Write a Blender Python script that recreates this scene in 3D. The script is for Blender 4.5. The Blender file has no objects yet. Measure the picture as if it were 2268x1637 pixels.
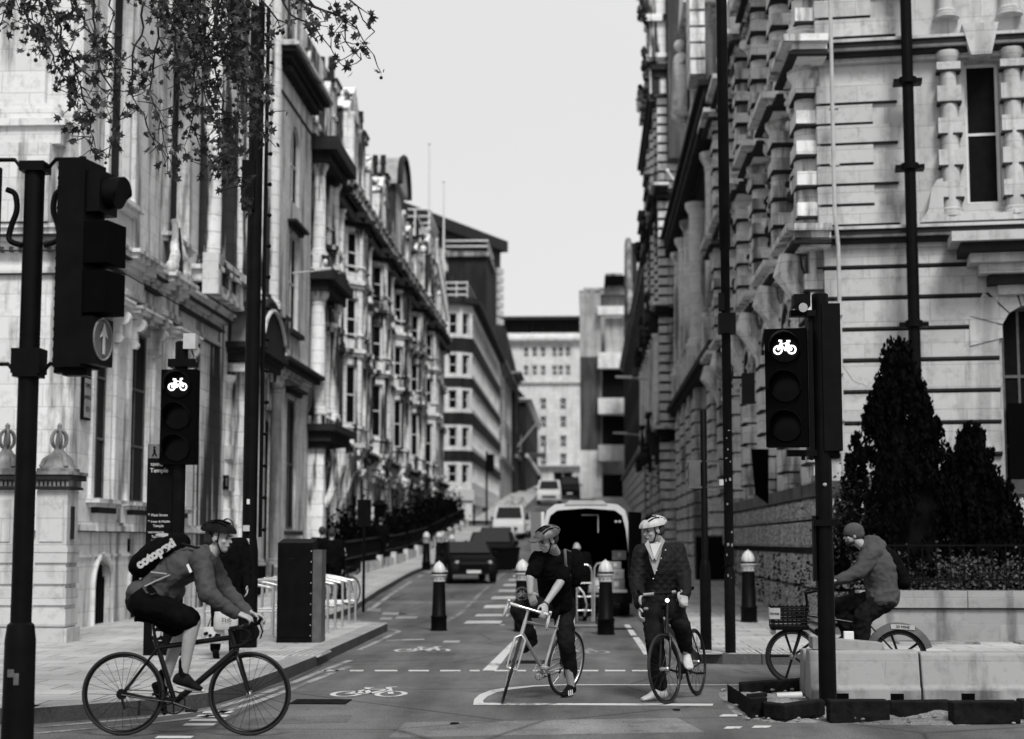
import bpy, bmesh, math, random
from mathutils import Vector, Matrix, noise
R = math.radians
random.seed(7)
SC = bpy.context.scene
COL = SC.collection
# ---------------------------------------------------------------- camera
F = 3600.0; PIT = R(6.04); YAW = R(2.579); EYE = 1.57
cd = bpy.data.cameras.new('camera'); cam = bpy.data.objects.new('camera', cd); COL.objects.link(cam)
cam.location = (0, 0, EYE); cam.rotation_euler = (R(90) + PIT, 0, YAW)
cd.sensor_width = 36; cd.lens = 36 * F / 2268; cd.clip_end = 2000; cd.clip_start = .1
cd.dof.use_dof = True; cd.dof.focus_distance = 16.0; cd.dof.aperture_fstop = 1.4
SC.camera = cam
# ---------------------------------------------------------------- sky and light (overcast, monochrome)
W = bpy.data.worlds.new('World'); SC.world = W; W.use_nodes = True
wn = W.node_tree; wn.nodes.clear()
def N(t, ty, **k):
    n = t.nodes.new(ty)
    for a, b in k.items(): setattr(n, a, b)
    return n
SUN_EL, SUN_ROT = R(50), R(164)
sky = N(wn, 'ShaderNodeTexSky', sky_type='NISHITA', sun_disc=False, sun_elevation=SUN_EL, sun_rotation=SUN_ROT)
bw = N(wn, 'ShaderNodeRGBToBW'); wn.links.new(sky.outputs[0], bw.inputs[0])
mul = N(wn, 'ShaderNodeMath', operation='MULTIPLY'); mul.inputs[1].default_value = 0.07; wn.links.new(bw.outputs[0], mul.inputs[0])
tc = N(wn, 'ShaderNodeTexCoord'); nz = N(wn, 'ShaderNodeTexNoise'); nz.inputs['Scale'].default_value = 1.6; nz.inputs['Detail'].default_value = 5
wn.links.new(tc.outputs['Generated'], nz.inputs['Vector'])
mr = N(wn, 'ShaderNodeMapRange'); mr.inputs[3].default_value = .335; mr.inputs[4].default_value = .395; wn.links.new(nz.outputs[0], mr.inputs[0])
sz = N(wn, 'ShaderNodeSeparateXYZ'); wn.links.new(tc.outputs['Generated'], sz.inputs[0])   # sky dimmed overhead, out of view, to cut ambient and raise contrast
mz = N(wn, 'ShaderNodeMapRange'); mz.interpolation_type = 'SMOOTHSTEP'; mz.inputs[1].default_value = .42; mz.inputs[2].default_value = .85; mz.inputs[3].default_value = 1; mz.inputs[4].default_value = .6; wn.links.new(sz.outputs[2], mz.inputs[0])
mm_ = N(wn, 'ShaderNodeMath', operation='MULTIPLY'); wn.links.new(mr.outputs[0], mm_.inputs[0]); wn.links.new(mz.outputs[0], mm_.inputs[1])
mx = N(wn, 'ShaderNodeMix'); mx.inputs[0].default_value = .9; wn.links.new(mul.outputs[0], mx.inputs[2]); wn.links.new(mm_.outputs[0], mx.inputs[3])
bg = N(wn, 'ShaderNodeBackground'); bg.inputs[1].default_value = 1.0; wn.links.new(mx.outputs[0], bg.inputs[0])
wo = N(wn, 'ShaderNodeOutputWorld'); wn.links.new(bg.outputs[0], wo.inputs[0])
sl = bpy.data.lights.new('sun', 'SUN'); sl.energy = 1.55; sl.angle = R(18); sl.color = (1, .995, .99)
so = bpy.data.objects.new('sun', sl); COL.objects.link(so)
so.rotation_euler = (R(40), 0, R(16))
SC.view_settings.view_transform = 'Standard'; SC.view_settings.look = 'None'; SC.view_settings.exposure = 1.15; SC.view_settings.gamma = 1
# ---------------------------------------------------------------- pixel rays (photo at 2268 wide) -> world points at a real distance
def ray(u, v):
    x = (u - 1134) / F; y = (818.5 - v) / F
    f = math.cos(PIT) - y * math.sin(PIT); z = math.sin(PIT) + y * math.cos(PIT)
    ca, sa = math.cos(YAW), math.sin(YAW)
    return (x * ca - f * sa, x * sa + f * ca, z, f)
def onX(u, v, X): r = ray(u, v); t = X / r[0]; return Vector((X, t * r[1], EYE + t * r[2]))
def onY(u, v, Y): r = ray(u, v); t = Y / r[1]; return Vector((t * r[0], Y, EYE + t * r[2]))
def onZ(u, v, Z=0): r = ray(u, v); t = (Z - EYE) / r[2]; return Vector((t * r[0], t * r[1], Z))
def onD(u, v, D): r = ray(u, v); t = D / r[3]; return Vector((t * r[0], t * r[1], EYE + t * r[2]))
HP = [(-50, 0), (36, 0), (42, .2), (50, .4), (63, .65), (73, 1.0), (86, 1.75), (98, 2.4), (134, 4.6), (180, 7.2), (260, 11), (400, 14), (900, 16)]
def gz(y):
    for (a, za), (b, zb) in zip(HP, HP[1:]):
        if y <= b: return za + (zb - za) * max(0, (y - a)) / (b - a) if y > a else za
    return HP[-1][1]
# ---------------------------------------------------------------- materials (all grey: the photograph is black and white)
MATS = {}
def newmat(name):
    m = bpy.data.materials.new(name); m.use_nodes = True; t = m.node_tree
    b = t.nodes['Principled BSDF']; return m, t, b
def g(v): return (v, v, v, 1)
def ramp(t, src, stops):
    r = N(t, 'ShaderNodeValToRGB'); t.links.new(src, r.inputs[0])
    e = r.color_ramp.elements
    while len(e) < len(stops): e.new(.5)
    for i, (p, c) in enumerate(stops): e[i].position = p; e[i].color = g(c)
    return r.outputs[0]
def mixm(t, a, b, fac=1.0, ty='MULTIPLY'):
    m = N(t, 'ShaderNodeMix', data_type='RGBA', blend_type=ty); m.inputs[0].default_value = fac
    t.links.new(a, m.inputs[6]); t.links.new(b, m.inputs[7]); return m.outputs[2]
def noise_tex(t, vec, scale, detail=4, rough=.55):
    n = N(t, 'ShaderNodeTexNoise'); n.inputs['Scale'].default_value = scale; n.inputs['Detail'].default_value = detail; n.inputs['Roughness'].default_value = rough
    if vec: t.links.new(vec, n.inputs['Vector'])
    return n.outputs[0]
def plain(name, c, rough=.6, metal=0, var=.15, vs=6, bump=0, bs=60, spec=.5, emit=0, obj=True):
    if name in MATS: return MATS[name]
    m, t, b = newmat(name)
    tcn = N(t, 'ShaderNodeTexCoord'); vec = tcn.outputs['Object']
    n = noise_tex(t, vec, vs)
    col = ramp(t, n, [(.3, c * (1 - var)), (.7, c * (1 + var))])
    t.links.new(col, b.inputs['Base Color'])
    b.inputs['Roughness'].default_value = rough; b.inputs['Metallic'].default_value = metal; b.inputs['Specular IOR Level'].default_value = spec
    if bump:
        n2 = noise_tex(t, vec, bs, 5); bp = N(t, 'ShaderNodeBump'); bp.inputs['Strength'].default_value = bump; bp.inputs['Distance'].default_value = .01
        t.links.new(n2, bp.inputs['Height']); t.links.new(bp.outputs[0], b.inputs['Normal'])
    if emit:
        b.inputs['Emission Color'].default_value = g(c); b.inputs['Emission Strength'].default_value = emit
    MATS[name] = m; return m
def stone(name, c, bwid=.95, bh=.38, mortar=.35, stain=.6, lo=.42, hi=.62, dark=.1, bump=.4, blocks=True, vermic=False, streak=.22):
    m, t, b = newmat(name)
    geo = N(t, 'ShaderNodeNewGeometry'); sp = N(t, 'ShaderNodeSeparateXYZ'); t.links.new(geo.outputs['Position'], sp.inputs[0])
    ad = N(t, 'ShaderNodeMath', operation='ADD'); t.links.new(sp.outputs[0], ad.inputs[0]); t.links.new(sp.outputs[1], ad.inputs[1])
    cb = N(t, 'ShaderNodeCombineXYZ'); t.links.new(ad.outputs[0], cb.inputs[0]); t.links.new(sp.outputs[2], cb.inputs[1])
    br = N(t, 'ShaderNodeTexBrick'); t.links.new(cb.outputs[0], br.inputs['Vector'])
    br.inputs['Scale'].default_value = 1; br.inputs['Brick Width'].default_value = bwid; br.inputs['Row Height'].default_value = bh
    br.inputs['Mortar Size'].default_value = .008 if bh > .2 else .006; br.inputs['Mortar Smooth'].default_value = .3
    br.inputs['Color1'].default_value = g(c * 1.06); br.inputs['Color2'].default_value = g(c * .9); br.inputs['Mortar'].default_value = g(c * mortar if blocks else c)
    col = br.outputs['Color']
    # soot streaks with their own shape
    mp = N(t, 'ShaderNodeMapping'); t.links.new(geo.outputs['Position'], mp.inputs[0]); mp.inputs['Scale'].default_value = (1.7, 1.7, streak)
    s1 = noise_tex(t, mp.outputs[0], 1.3, 6, .6)
    r1 = ramp(t, s1, [(lo, dark), (hi, 1)])
    col = mixm(t, col, r1, stain)
    s2 = noise_tex(t, geo.outputs['Position'], 5.5, 8, .7)
    r2 = ramp(t, s2, [(.32, .55), (.5, 1.0)]); col = mixm(t, col, r2, .6)
    h = br.outputs['Fac']
    bp = N(t, 'ShaderNodeBump'); bp.inputs['Strength'].default_value = bump; bp.inputs['Distance'].default_value = .02; bp.invert = True
    if vermic:
        vo = N(t, 'ShaderNodeTexVoronoi', feature='DISTANCE_TO_EDGE'); vo.inputs['Scale'].default_value = 13
        mp2 = N(t, 'ShaderNodeMapping'); t.links.new(geo.outputs['Position'], mp2.inputs[0]); mp2.inputs['Scale'].default_value = (1, 1, .7)
        nn = noise_tex(t, geo.outputs['Position'], 9, 2); 
        va = N(t, 'ShaderNodeVectorMath', operation='ADD'); t.links.new(mp2.outputs[0], va.inputs[0])
        cc = N(t, 'ShaderNodeCombineXYZ')
        for i in range(3): t.links.new(nn, cc.inputs[i])
        sc = N(t, 'ShaderNodeVectorMath', operation='SCALE'); sc.inputs['Scale'].default_value = .12; t.links.new(cc.outputs[0], sc.inputs[0]); t.links.new(sc.outputs[0], va.inputs[1])
        t.links.new(va.outputs[0], vo.inputs['Vector'])
        rv = ramp(t, vo.outputs['Distance'], [(.08, 1.0), (.16, .05)]); col = mixm(t, col, rv, .9)
        t.links.new(vo.outputs['Distance'], bp.inputs['Height']); bp.inputs['Strength'].default_value = 1; bp.inputs['Distance'].default_value = .05
    else:
        mm = N(t, 'ShaderNodeMath', operation='MULTIPLY_ADD'); t.links.new(s2, mm.inputs[0]); mm.inputs[1].default_value = -.5; t.links.new(h, mm.inputs[2])
        t.links.new(mm.outputs[0], bp.inputs['Height'])
    t.links.new(bp.outputs[0], b.inputs['Normal']); t.links.new(col, b.inputs['Base Color']); b.inputs['Roughness'].default_value = .85; b.inputs['Specular IOR Level'].default_value = .2
    MATS[name] = m; return m
def ground_mat(name, c, slab=None, crack=.5, grain=1.0, rough=.85, stains=.5, bump=.3):
    m, t, b = newmat(name)
    geo = N(t, 'ShaderNodeNewGeometry'); P = geo.outputs['Position']
    n1 = noise_tex(t, P, .55, 6, .6); col = ramp(t, n1, [(.3, c * (1 - .45 * stains)), (.7, c * (1 + .25 * stains))])
    n2 = noise_tex(t, P, 48, 4, .85); r2 = ramp(t, n2, [(.36, 1 - .62 * grain), (.66, 1 + .35 * grain)]); col = mixm(t, col, r2, 1)
    n3 = noise_tex(t, P, 3.2, 7, .75); r3 = ramp(t, n3, [(.36, .45), (.48, 1)]); col = mixm(t, col, r3, crack)
    bp = N(t, 'ShaderNodeBump'); bp.inputs['Strength'].default_value = bump; bp.inputs['Distance'].default_value = .01
    if slab:
        br = N(t, 'ShaderNodeTexBrick'); t.links.new(P, br.inputs['Vector']); br.inputs['Scale'].default_value = 1
        br.inputs['Brick Width'].default_value = slab[0]; br.inputs['Row Height'].default_value = slab[1]; br.inputs['Mortar Size'].default_value = .009
        br.inputs['Color1'].default_value = g(1); br.inputs['Color2'].default_value = g(.78); br.inputs['Mortar'].default_value = g(.22)
        col = mixm(t, col, br.outputs['Color'], 1)
    else:
        # faint worn wheel tracks and tar patches
        mp = N(t, 'ShaderNodeMapping'); t.links.new(P, mp.inputs[0]); mp.inputs['Scale'].default_value = (1.0, .12, 1)
        n4 = noise_tex(t, mp.outputs[0], 1.1, 4); r4 = ramp(t, n4, [(.35, .55), (.6, 1.15)]); col = mixm(t, col, r4, 1)
        vo = N(t, 'ShaderNodeTexVoronoi', feature='DISTANCE_TO_EDGE'); vo.inputs['Scale'].default_value = .33; t.links.new(P, vo.inputs['Vector'])
        nd = noise_tex(t, P, 3, 3); r5 = ramp(t, vo.outputs['Distance'], [(.0, .3), (.010, 1)]); col = mixm(t, col, r5, .8)
    t.links.new(n2, bp.inputs['Height']); t.links.new(bp.outputs[0], b.inputs['Normal'])
    t.links.new(col, b.inputs['Base Color']); b.inputs['Roughness'].default_value = rough; b.inputs['Specular IOR Level'].default_value = .25
    MATS[name] = m; return m
M = {}
M['stoneA'] = stone('pale ashlar', .64, stain=.75, lo=.40, hi=.49, dark=.2, mortar=.72)
M['stoneDirty'] = stone('streaked stone', .74, stain=.98, lo=.465, hi=.53, dark=.02, streak=.1)
M['stoneRow'] = stone('row stone', .82, stain=.97, lo=.455, hi=.53, dark=.02, streak=.16)
M['stoneR'] = stone('right ashlar', .50, stain=.5, lo=.36, hi=.5, dark=.3, mortar=.75)
M['stoneV'] = stone('lightened streaked right stone', .76, stain=.8, lo=.38, hi=.5, dark=.08, mortar=.6, streak=.2)  # lighter copy of the right ashlar, missing sunlight put into the colour
M['stoneDark'] = stone('dark moulding', .03, stain=.6, lo=.4, hi=.7, dark=.3, blocks=False)  # dark stone for cornices, mouldings and strips under ledges and courses
M['stoneMid'] = stone('grimy moulding', .3, stain=.8, lo=.4, hi=.6, dark=.15, blocks=False)
M['stoneGroove'] = stone('dark groove', .035, stain=.3, blocks=False)  # dark stone for thin strips under mouldings and for joints
M['verm'] = stone('vermiculated stone', .75, bwid=.8, bh=.5, stain=.3, vermic=True)
M['brickDark'] = stone('dark brick', .022, bwid=.22, bh=.075, stain=.6, mortar=1.8)
M['brickMid'] = stone('mid brick', .09, bwid=.22, bh=.075, stain=.6, mortar=1.4)
M['render'] = stone('pale render', .7, stain=.4, lo=.35, hi=.5, dark=.4, blocks=False)
M['farstone'] = stone('far pale stone', .6, bwid=1.2, bh=.6, stain=.4, lo=.35, hi=.55, dark=.4)
M['conc'] = stone('rough concrete', .42, stain=.6, blocks=False, lo=.35, hi=.6, dark=.3)
M['slate'] = stone('slate', .04, bwid=.3, bh=.2, stain=.5)
M['lead'] = plain('lead sheet', .3, .5, var=.3, vs=3)
M['asphalt'] = ground_mat('asphalt', .155, stains=.7, crack=.45)
M['paving'] = ground_mat('paving', .52, slab=(.75, .55), stains=.6, crack=.45, grain=.35)
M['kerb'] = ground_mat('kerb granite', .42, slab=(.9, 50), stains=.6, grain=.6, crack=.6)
M['kerbface'] = ground_mat('kerb face', .085, slab=(.9, 50), stains=.6, grain=.6, crack=.6)  # kerb granite again, shade of the upright face put into the colour
M['sand'] = ground_mat('sand', .33, slab=None, stains=.9, grain=1, crack=.9, bump=1)
def worn(name, c):
    m, t, b = newmat(name); geo = N(t, 'ShaderNodeNewGeometry')
    n = noise_tex(t, geo.outputs['Position'], 14, 8, .75); n2 = noise_tex(t, geo.outputs['Position'], 1.2, 3)
    ad = N(t, 'ShaderNodeMath', operation='ADD'); t.links.new(n, ad.inputs[0]); t.links.new(n2, ad.inputs[1])
    col = ramp(t, ad.outputs[0], [(.80, .14), (.9, c)] if c > .4 else [(.9, .12), (1.06, c)])
    t.links.new(col, b.inputs['Base Color']); b.inputs['Roughness'].default_value = .8; MATS[name] = m; return m
M['paint'] = worn('road paint', .52); M['paintfaint'] = worn('worn road paint', .3)
M['black'] = plain('black paint', .003, .5, var=.4, spec=.07)
M['blackmatt'] = plain('matt black', .002, .8, spec=.03)
M['grey'] = plain('grey metal', .09, .5, metal=.3, var=.3)
M['steel'] = plain('brushed steel', .62, .3, metal=.9, var=.1)
M['chrome'] = plain('chrome', .8, .18, metal=1)
M['white'] = plain('white paint', .6, .4, var=.06)
M['whitedull'] = plain('dull white paint', .42, .5, var=.12)
M['sash'] = plain('sash paint', .6, .5)
M['glass'] = plain('dark glass', .008, .12, var=.3, spec=.5)
M['glassdull'] = plain('dull glass', .006, .5, var=.3, spec=.04)
M['glassmid'] = plain('grey glass', .07, .4, var=.8, vs=1.2, spec=.15)
M['lit'] = plain('lit white', .95, .5, emit=.9, var=0)
M['lens'] = plain('dark lens', .004, .3, var=.2, spec=.1)
M['rubber'] = plain('tyre rubber', .005, .75, var=.3)
M['skin'] = plain('skin', .30, .5, var=.08, vs=20)
M['hair'] = plain('dark hair', .02, .7, var=.4, vs=90, bump=.6, bs=120)
M['hairlight'] = plain('light hair', .35, .7, var=.4, vs=90)
M['cloth_black'] = plain('black cloth', .003, .9, var=.4, vs=14, bump=1, bs=14, spec=.05)
M['cloth_jacket'] = plain('mid grey jacket', .047, .75, var=.2, vs=7, bump=.8, bs=11, spec=.25)
M['cloth_hoodie'] = plain('grey hoodie', .062, .95, var=.15, vs=9, bump=.8, bs=12, spec=.1)
M['cloth_beanie'] = plain('knitted beanie', .06, .95, var=.3, vs=60, bump=1, bs=140)
M['cloth_dark'] = plain('dark trousers', .006, .85, var=.6, vs=12, bump=1, bs=13, spec=.12)
M['cloth_light'] = plain('pale sweater', .3, .9, var=.1, vs=12, bump=.5)
M['cloth_white'] = plain('white tshirt', .5, .9, var=.08)
M['shoe_white'] = plain('white trainer', .45, .6, var=.12, vs=30)
M['shoe_black'] = plain('black trainer', .004, .7, spec=.1)
M['frame_black'] = plain('black frame paint', .004, .3, spec=.3)
M['frame_silver'] = plain('silver frame paint', .40, .3, metal=.5, var=.15)
M['tape'] = plain('pale bar tape', .5, .6, var=.15, vs=50)
M['leaf'] = plain('leaf', .014, .6, var=.6, vs=3)
M['leafdark'] = plain('conifer foliage', .003, .9, var=.7, vs=4, spec=.03)
M['leafmid'] = plain('ivy foliage', .05, .7, var=.8, vs=6)
M['bark'] = plain('bark', .008, .9, var=.4, bump=.6)
M['card'] = plain('cardboard', .3, .85, var=.2)
M['kerbdark'] = plain('dark kerb stone', .007, .9, var=.7, vs=9, bump=1, bs=30, spec=.08)
M['barrier'] = stone('barrier concrete', .29, stain=.85, lo=.38, hi=.5, dark=.4, blocks=False)
def quilt():
    m, t, b = newmat('quilted jacket'); tcn = N(t, 'ShaderNodeTexCoord')
    mp = N(t, 'ShaderNodeMapping'); t.links.new(tcn.outputs['Object'], mp.inputs[0]); mp.inputs['Rotation'].default_value = (0, R(45), 0)
    br = N(t, 'ShaderNodeTexWave', wave_type='BANDS', bands_direction='X'); br.inputs['Scale'].default_value = 5; br.inputs['Distortion'].default_value = 1
    br2 = N(t, 'ShaderNodeTexWave', wave_type='BANDS', bands_direction='Z'); br2.inputs['Scale'].default_value = 5; br2.inputs['Distortion'].default_value = 1
    t.links.new(mp.outputs[0], br.inputs['Vector']); t.links.new(mp.outputs[0], br2.inputs['Vector'])
    mn = N(t, 'ShaderNodeMath', operation='MINIMUM'); t.links.new(br.outputs['Fac'], mn.inputs[0]); t.links.new(br2.outputs['Fac'], mn.inputs[1])
    bp = N(t, 'ShaderNodeBump'); bp.inputs['Strength'].default_value = .4; bp.inputs['Distance'].default_value = .015
    t.links.new(mn.outputs[0], bp.inputs['Height']); t.links.new(bp.outputs[0], b.inputs['Normal'])
    b.inputs['Base Color'].default_value = g(.005); b.inputs['Roughness'].default_value = .7; b.inputs['Specular IOR Level'].default_value = .2; return m
M['quilt'] = quilt()
# ---------------------------------------------------------------- mesh builder
class Fr:
    """wall frame: a along the wall, o outward, z up"""
    def __init__(s, p0, p1):
        s.p = Vector((p0[0], p0[1])); d = Vector((p1[0], p1[1])) - s.p; s.L = d.length; s.d = d.normalized(); s.n = Vector((s.d.y, -s.d.x))
    def __call__(s, a, o, z): q = s.p + s.d * a + s.n * o; return Vector((q.x, q.y, z))
import numpy as np
def pieces(mb):
    """split a builder into its far-apart pieces so that each becomes a part of its own"""
    st = sorted(set(mb.st)); k = len(st)
    if k < 2 or k > 3000: return [mb]
    V = np.array([tuple(q) for q in mb.v]); ends = st[1:] + [len(V)]
    lo = np.array([V[a:b].min(0) for a, b in zip(st, ends)]); hi = np.array([V[a:b].max(0) for a, b in zip(st, ends)]); size = (hi - lo).max(1)
    lab = -np.ones(k, int); c = 0
    for i in range(k):
        if lab[i] >= 0: continue
        todo = [i]; lab[i] = c
        while todo:
            j = todo.pop(); gap = np.maximum(0, np.maximum(lo[j] - hi, lo - hi[j])); near = (np.sqrt((gap ** 2).sum(1)) <= np.maximum(.02, .49 * np.maximum(size[j], size))) & (lab < 0)
            for q in np.nonzero(near)[0]: lab[q] = c; todo.append(q)
        c += 1
    if c < 2 or c > 60: return [mb]
    own = np.zeros(len(V), int)
    for i, (a, b) in enumerate(zip(st, ends)): own[a:b] = lab[i]
    out = []
    for q in range(c):
        ix = np.nonzero(own == q)[0]; mp = {int(o): n for n, o in enumerate(ix)}; m = MB(); m.v = [mb.v[int(o)] for o in ix]; m.f = [tuple(mp[w] for w in f) for f in mb.f if own[f[0]] == q]; out.append(m)
    return out
def crv(pts, k=5):
    """smooth a polyline (Catmull-Rom)"""
    P = [Vector(p) for p in pts]; out = []
    for i in range(len(P) - 1):
        a, b, c, d = P[max(i - 1, 0)], P[i], P[i + 1], P[min(i + 2, len(P) - 1)]
        for j in range(k): t = j / k; out.append(.5 * ((2 * b) + (c - a) * t + (2 * a - 5 * b + 4 * c - d) * t * t + (3 * b - a - 3 * c + d) * t ** 3))
    return out + [P[-1]]
class MB:
    def __init__(s): s.v = []; s.f = []; s.st = []
    def add(s, vs, fs):
        k = len(s.v); s.st.append(k); s.v += [Vector(q) for q in vs]; s.f += [tuple(i + k for i in f) for f in fs]; return s
    def hexa(s, c):  # 8 corners: bottom 4 ccw, top 4
        return s.add(c, [(0, 3, 2, 1), (4, 5, 6, 7), (0, 1, 5, 4), (1, 2, 6, 5), (2, 3, 7, 6), (3, 0, 4, 7)])
    def box(s, x0, x1, y0, y1, z0, z1):
        j = lambda: random.uniform(-.0008, .0008)
        x0 += j(); x1 += j(); y0 += j(); y1 += j(); z0 += j(); z1 += j()
        return s.hexa([(x0, y0, z0), (x1, y0, z0), (x1, y1, z0), (x0, y1, z0), (x0, y0, z1), (x1, y0, z1), (x1, y1, z1), (x0, y1, z1)])
    def fb(s, fr, a0, a1, o0, o1, z0, z1):
        j = lambda: random.uniform(-.0018, .0018)   # never two faces on exactly one plane
        a0 += j(); a1 += j(); o0 += j(); o1 += j(); z0 += j(); z1 += j()
        return s.hexa([fr(a0, o0, z0), fr(a1, o0, z0), fr(a1, o1, z0), fr(a0, o1, z0), fr(a0, o0, z1), fr(a1, o0, z1), fr(a1, o1, z1), fr(a0, o1, z1)])
    def obox(s, c, ax, ay, az):  # centre and half axes
        c, ax, ay, az = Vector(c), Vector(ax), Vector(ay), Vector(az)
        return s.hexa([c - ax - ay - az, c + ax - ay - az, c + ax + ay - az, c - ax + ay - az, c - ax - ay + az, c + ax - ay + az, c + ax + ay + az, c - ax + ay + az])
    def prism(s, poly, vec):
        n = len(poly); vec = Vector(vec); a = [Vector(p) for p in poly]; b = [p + vec for p in a]
        return s.add(a + b, [tuple(range(n - 1, -1, -1)), tuple(range(n, 2 * n))] + [(i, (i + 1) % n, n + (i + 1) % n, n + i) for i in range(n)])
    def rings(s, rs, caps=True, closed=False):
        n = len(rs[0]); k = len(s.v); s.st.append(k)
        for r in rs: s.v += [Vector(q) for q in r]
        m = len(rs)
        for j in range(m if closed else m - 1):
            j2 = (j + 1) % m
            for i in range(n): s.f.append((k + j * n + i, k + j * n + (i + 1) % n, k + j2 * n + (i + 1) % n, k + j2 * n + i))
        if caps and not closed: s.f.append(tuple(k + i for i in range(n - 1, -1, -1))); s.f.append(tuple(k + (m - 1) * n + i for i in range(n)))
        return s
    def tube(s, pts, r, n=8, closed=False):
        pts = [Vector(p) for p in pts]; m = len(pts); rr = r if isinstance(r, (list, tuple)) else [r] * m
        rs = []; up = None
        for i, p in enumerate(pts):
            if closed: t = (pts[(i + 1) % m] - pts[i - 1])
            else: t = (pts[min(i + 1, m - 1)] - pts[max(i - 1, 0)])
            if t.length < 1e-9: t = Vector((0, 0, 1))
            t.normalize()
            if up is None: up = Vector((0, 0, 1)) if abs(t.z) < .9 else Vector((1, 0, 0))
            a = t.cross(up)
            if a.length < 1e-6: a = t.cross(Vector((1, 0, .1)))
            a.normalize(); b = a.cross(t); up = b
            rs.append([p + (a * math.cos(2 * math.pi * k / n) + b * math.sin(2 * math.pi * k / n)) * rr[i] for k in range(n)])
        return s.rings(rs, True, closed)
    def lathe(s, c, prof, n=12, axis=(0, 0, 1)):
        c = Vector(c); ax = Vector(axis).normalized(); a = ax.cross(Vector((1, 0, 0)) if abs(ax.x) < .9 else Vector((0, 1, 0))).normalized(); b = ax.cross(a)
        return s.rings([[c + ax * h + (a * math.cos(2 * math.pi * k / n) + b * math.sin(2 * math.pi * k / n)) * max(r, 1e-4) for k in range(n)] for r, h in prof])
    def sph(s, c, r, n=12, m=8, R3=None):
        c = Vector(c); r = (r, r, r) if not isinstance(r, (tuple, list)) else r; rs = []
        R3 = R3 or Matrix.Identity(3)
        for j in range(m + 1):
            th = math.pi * (j / m) ; th = min(max(th, .02), math.pi - .02)
            rs.append([c + R3 @ Vector((r[0] * math.sin(th) * math.cos(2 * math.pi * k / n), r[1] * math.sin(th) * math.sin(2 * math.pi * k / n), r[2] * math.cos(th))) for k in range(n)])
        return s.rings(rs)
    def cap(s, p1, r1, p2, r2, n=12):
        p1, p2 = Vector(p1), Vector(p2); t = (p2 - p1); L = t.length; t = t.normalized() if L > 1e-6 else Vector((0, 0, 1))
        prof = [(r1 * math.cos(a), r1 * math.sin(a)) for a in [R(x) for x in (-85, -60, -30, 0)]] + [(r2 * math.cos(a), L + r2 * math.sin(a)) for a in [R(x) for x in (0, 30, 60, 85)]]
        return s.lathe(p1, prof, n, t)
    def quad(s, *p): return s.add(p, [tuple(range(len(p)))])
    def build(s, name, mat, parent=None, smooth=None, label=None, bevel=0):
        me = bpy.data.meshes.new(name); me.from_pydata([tuple(q) for q in s.v], [], s.f)
        bm = bmesh.new(); bm.from_mesh(me); bmesh.ops.recalc_face_normals(bm, faces=bm.faces); bm.to_mesh(me); bm.free()
        if smooth:
            for p in me.polygons: p.use_smooth = True
            me.set_sharp_from_angle(angle=R(smooth))
        o = bpy.data.objects.new(name, me); COL.objects.link(o); me.materials.append(mat)
        if parent: o.parent = parent
        if label: o['label'] = label
        if bevel:
            bv = o.modifiers.new('bevel', 'BEVEL'); bv.width = bevel; bv.segments = 2; bv.limit_method = 'ANGLE'
        return o
def PT(mb, name, mat, root, smooth=None, split=True, **k):
    """build a part of root from world coordinates"""
    bpy.context.view_layer.update()
    inv = root.matrix_world.inverted() if root.parent is None else (root.parent.matrix_world @ root.matrix_parent_inverse @ root.matrix_basis).inverted()
    first = None
    for p in (pieces(mb) if split else [mb]):
        o = p.build(name, M[mat] if isinstance(mat, str) else mat, root, smooth, **k); o.matrix_parent_inverse = inv
        first = first or o
    return first
def tag(o, label=None, cat=None, group=None, kind=None):
    if label: o['label'] = label
    if cat: o['category'] = cat
    if group: o['group'] = group
    if kind: o['kind'] = kind
    return o
def thing(name, label, cat, loc=(0, 0, 0), rz=0, group=None):
    o = bpy.data.objects.new(name, None); COL.objects.link(o); o.location = loc; o.rotation_euler = (0, 0, rz); o.empty_display_size = .2
    return tag(o, label, cat, group)
def copy_tree(o, parent=None):
    c = o.copy(); COL.objects.link(c); c.parent = parent
    for ch in [q for q in bpy.data.objects if q.parent == o]: copy_tree(ch, c)
    return c
def text(name, s, size, mtx, mat, parent, ext=.002, align='CENTER', bold=0):
    cu = bpy.data.curves.new('t', 'FONT'); cu.body = s; cu.size = size; cu.extrude = ext; cu.align_x = align; cu.align_y = 'CENTER'; cu.offset = bold
    o = bpy.data.objects.new('t', cu); COL.objects.link(o); bpy.context.view_layer.update()
    dg = bpy.context.evaluated_depsgraph_get(); me = bpy.data.meshes.new_from_object(o.evaluated_get(dg))
    bpy.data.objects.remove(o); me.transform(mtx); me.materials.clear(); me.materials.append(mat)
    q = bpy.data.objects.new(name, me); COL.objects.link(q)
    if parent: q.parent = parent
    return q
def basis(o, x, y):  # matrix whose local x,y axes are the given vectors
    x = Vector(x).normalized(); y = Vector(y).normalized(); z = x.cross(y)
    return Matrix(((x.x, y.x, z.x, o[0]), (x.y, y.y, z.y, o[1]), (x.z, y.z, z.z, o[2]), (0, 0, 0, 1)))
CAMR = Vector((math.cos(YAW), math.sin(YAW), 0)); CAMF = Vector((-math.sin(YAW), math.cos(YAW), 0))
def facing(p): return basis(p, CAMR, (0, 0, 1))
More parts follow.
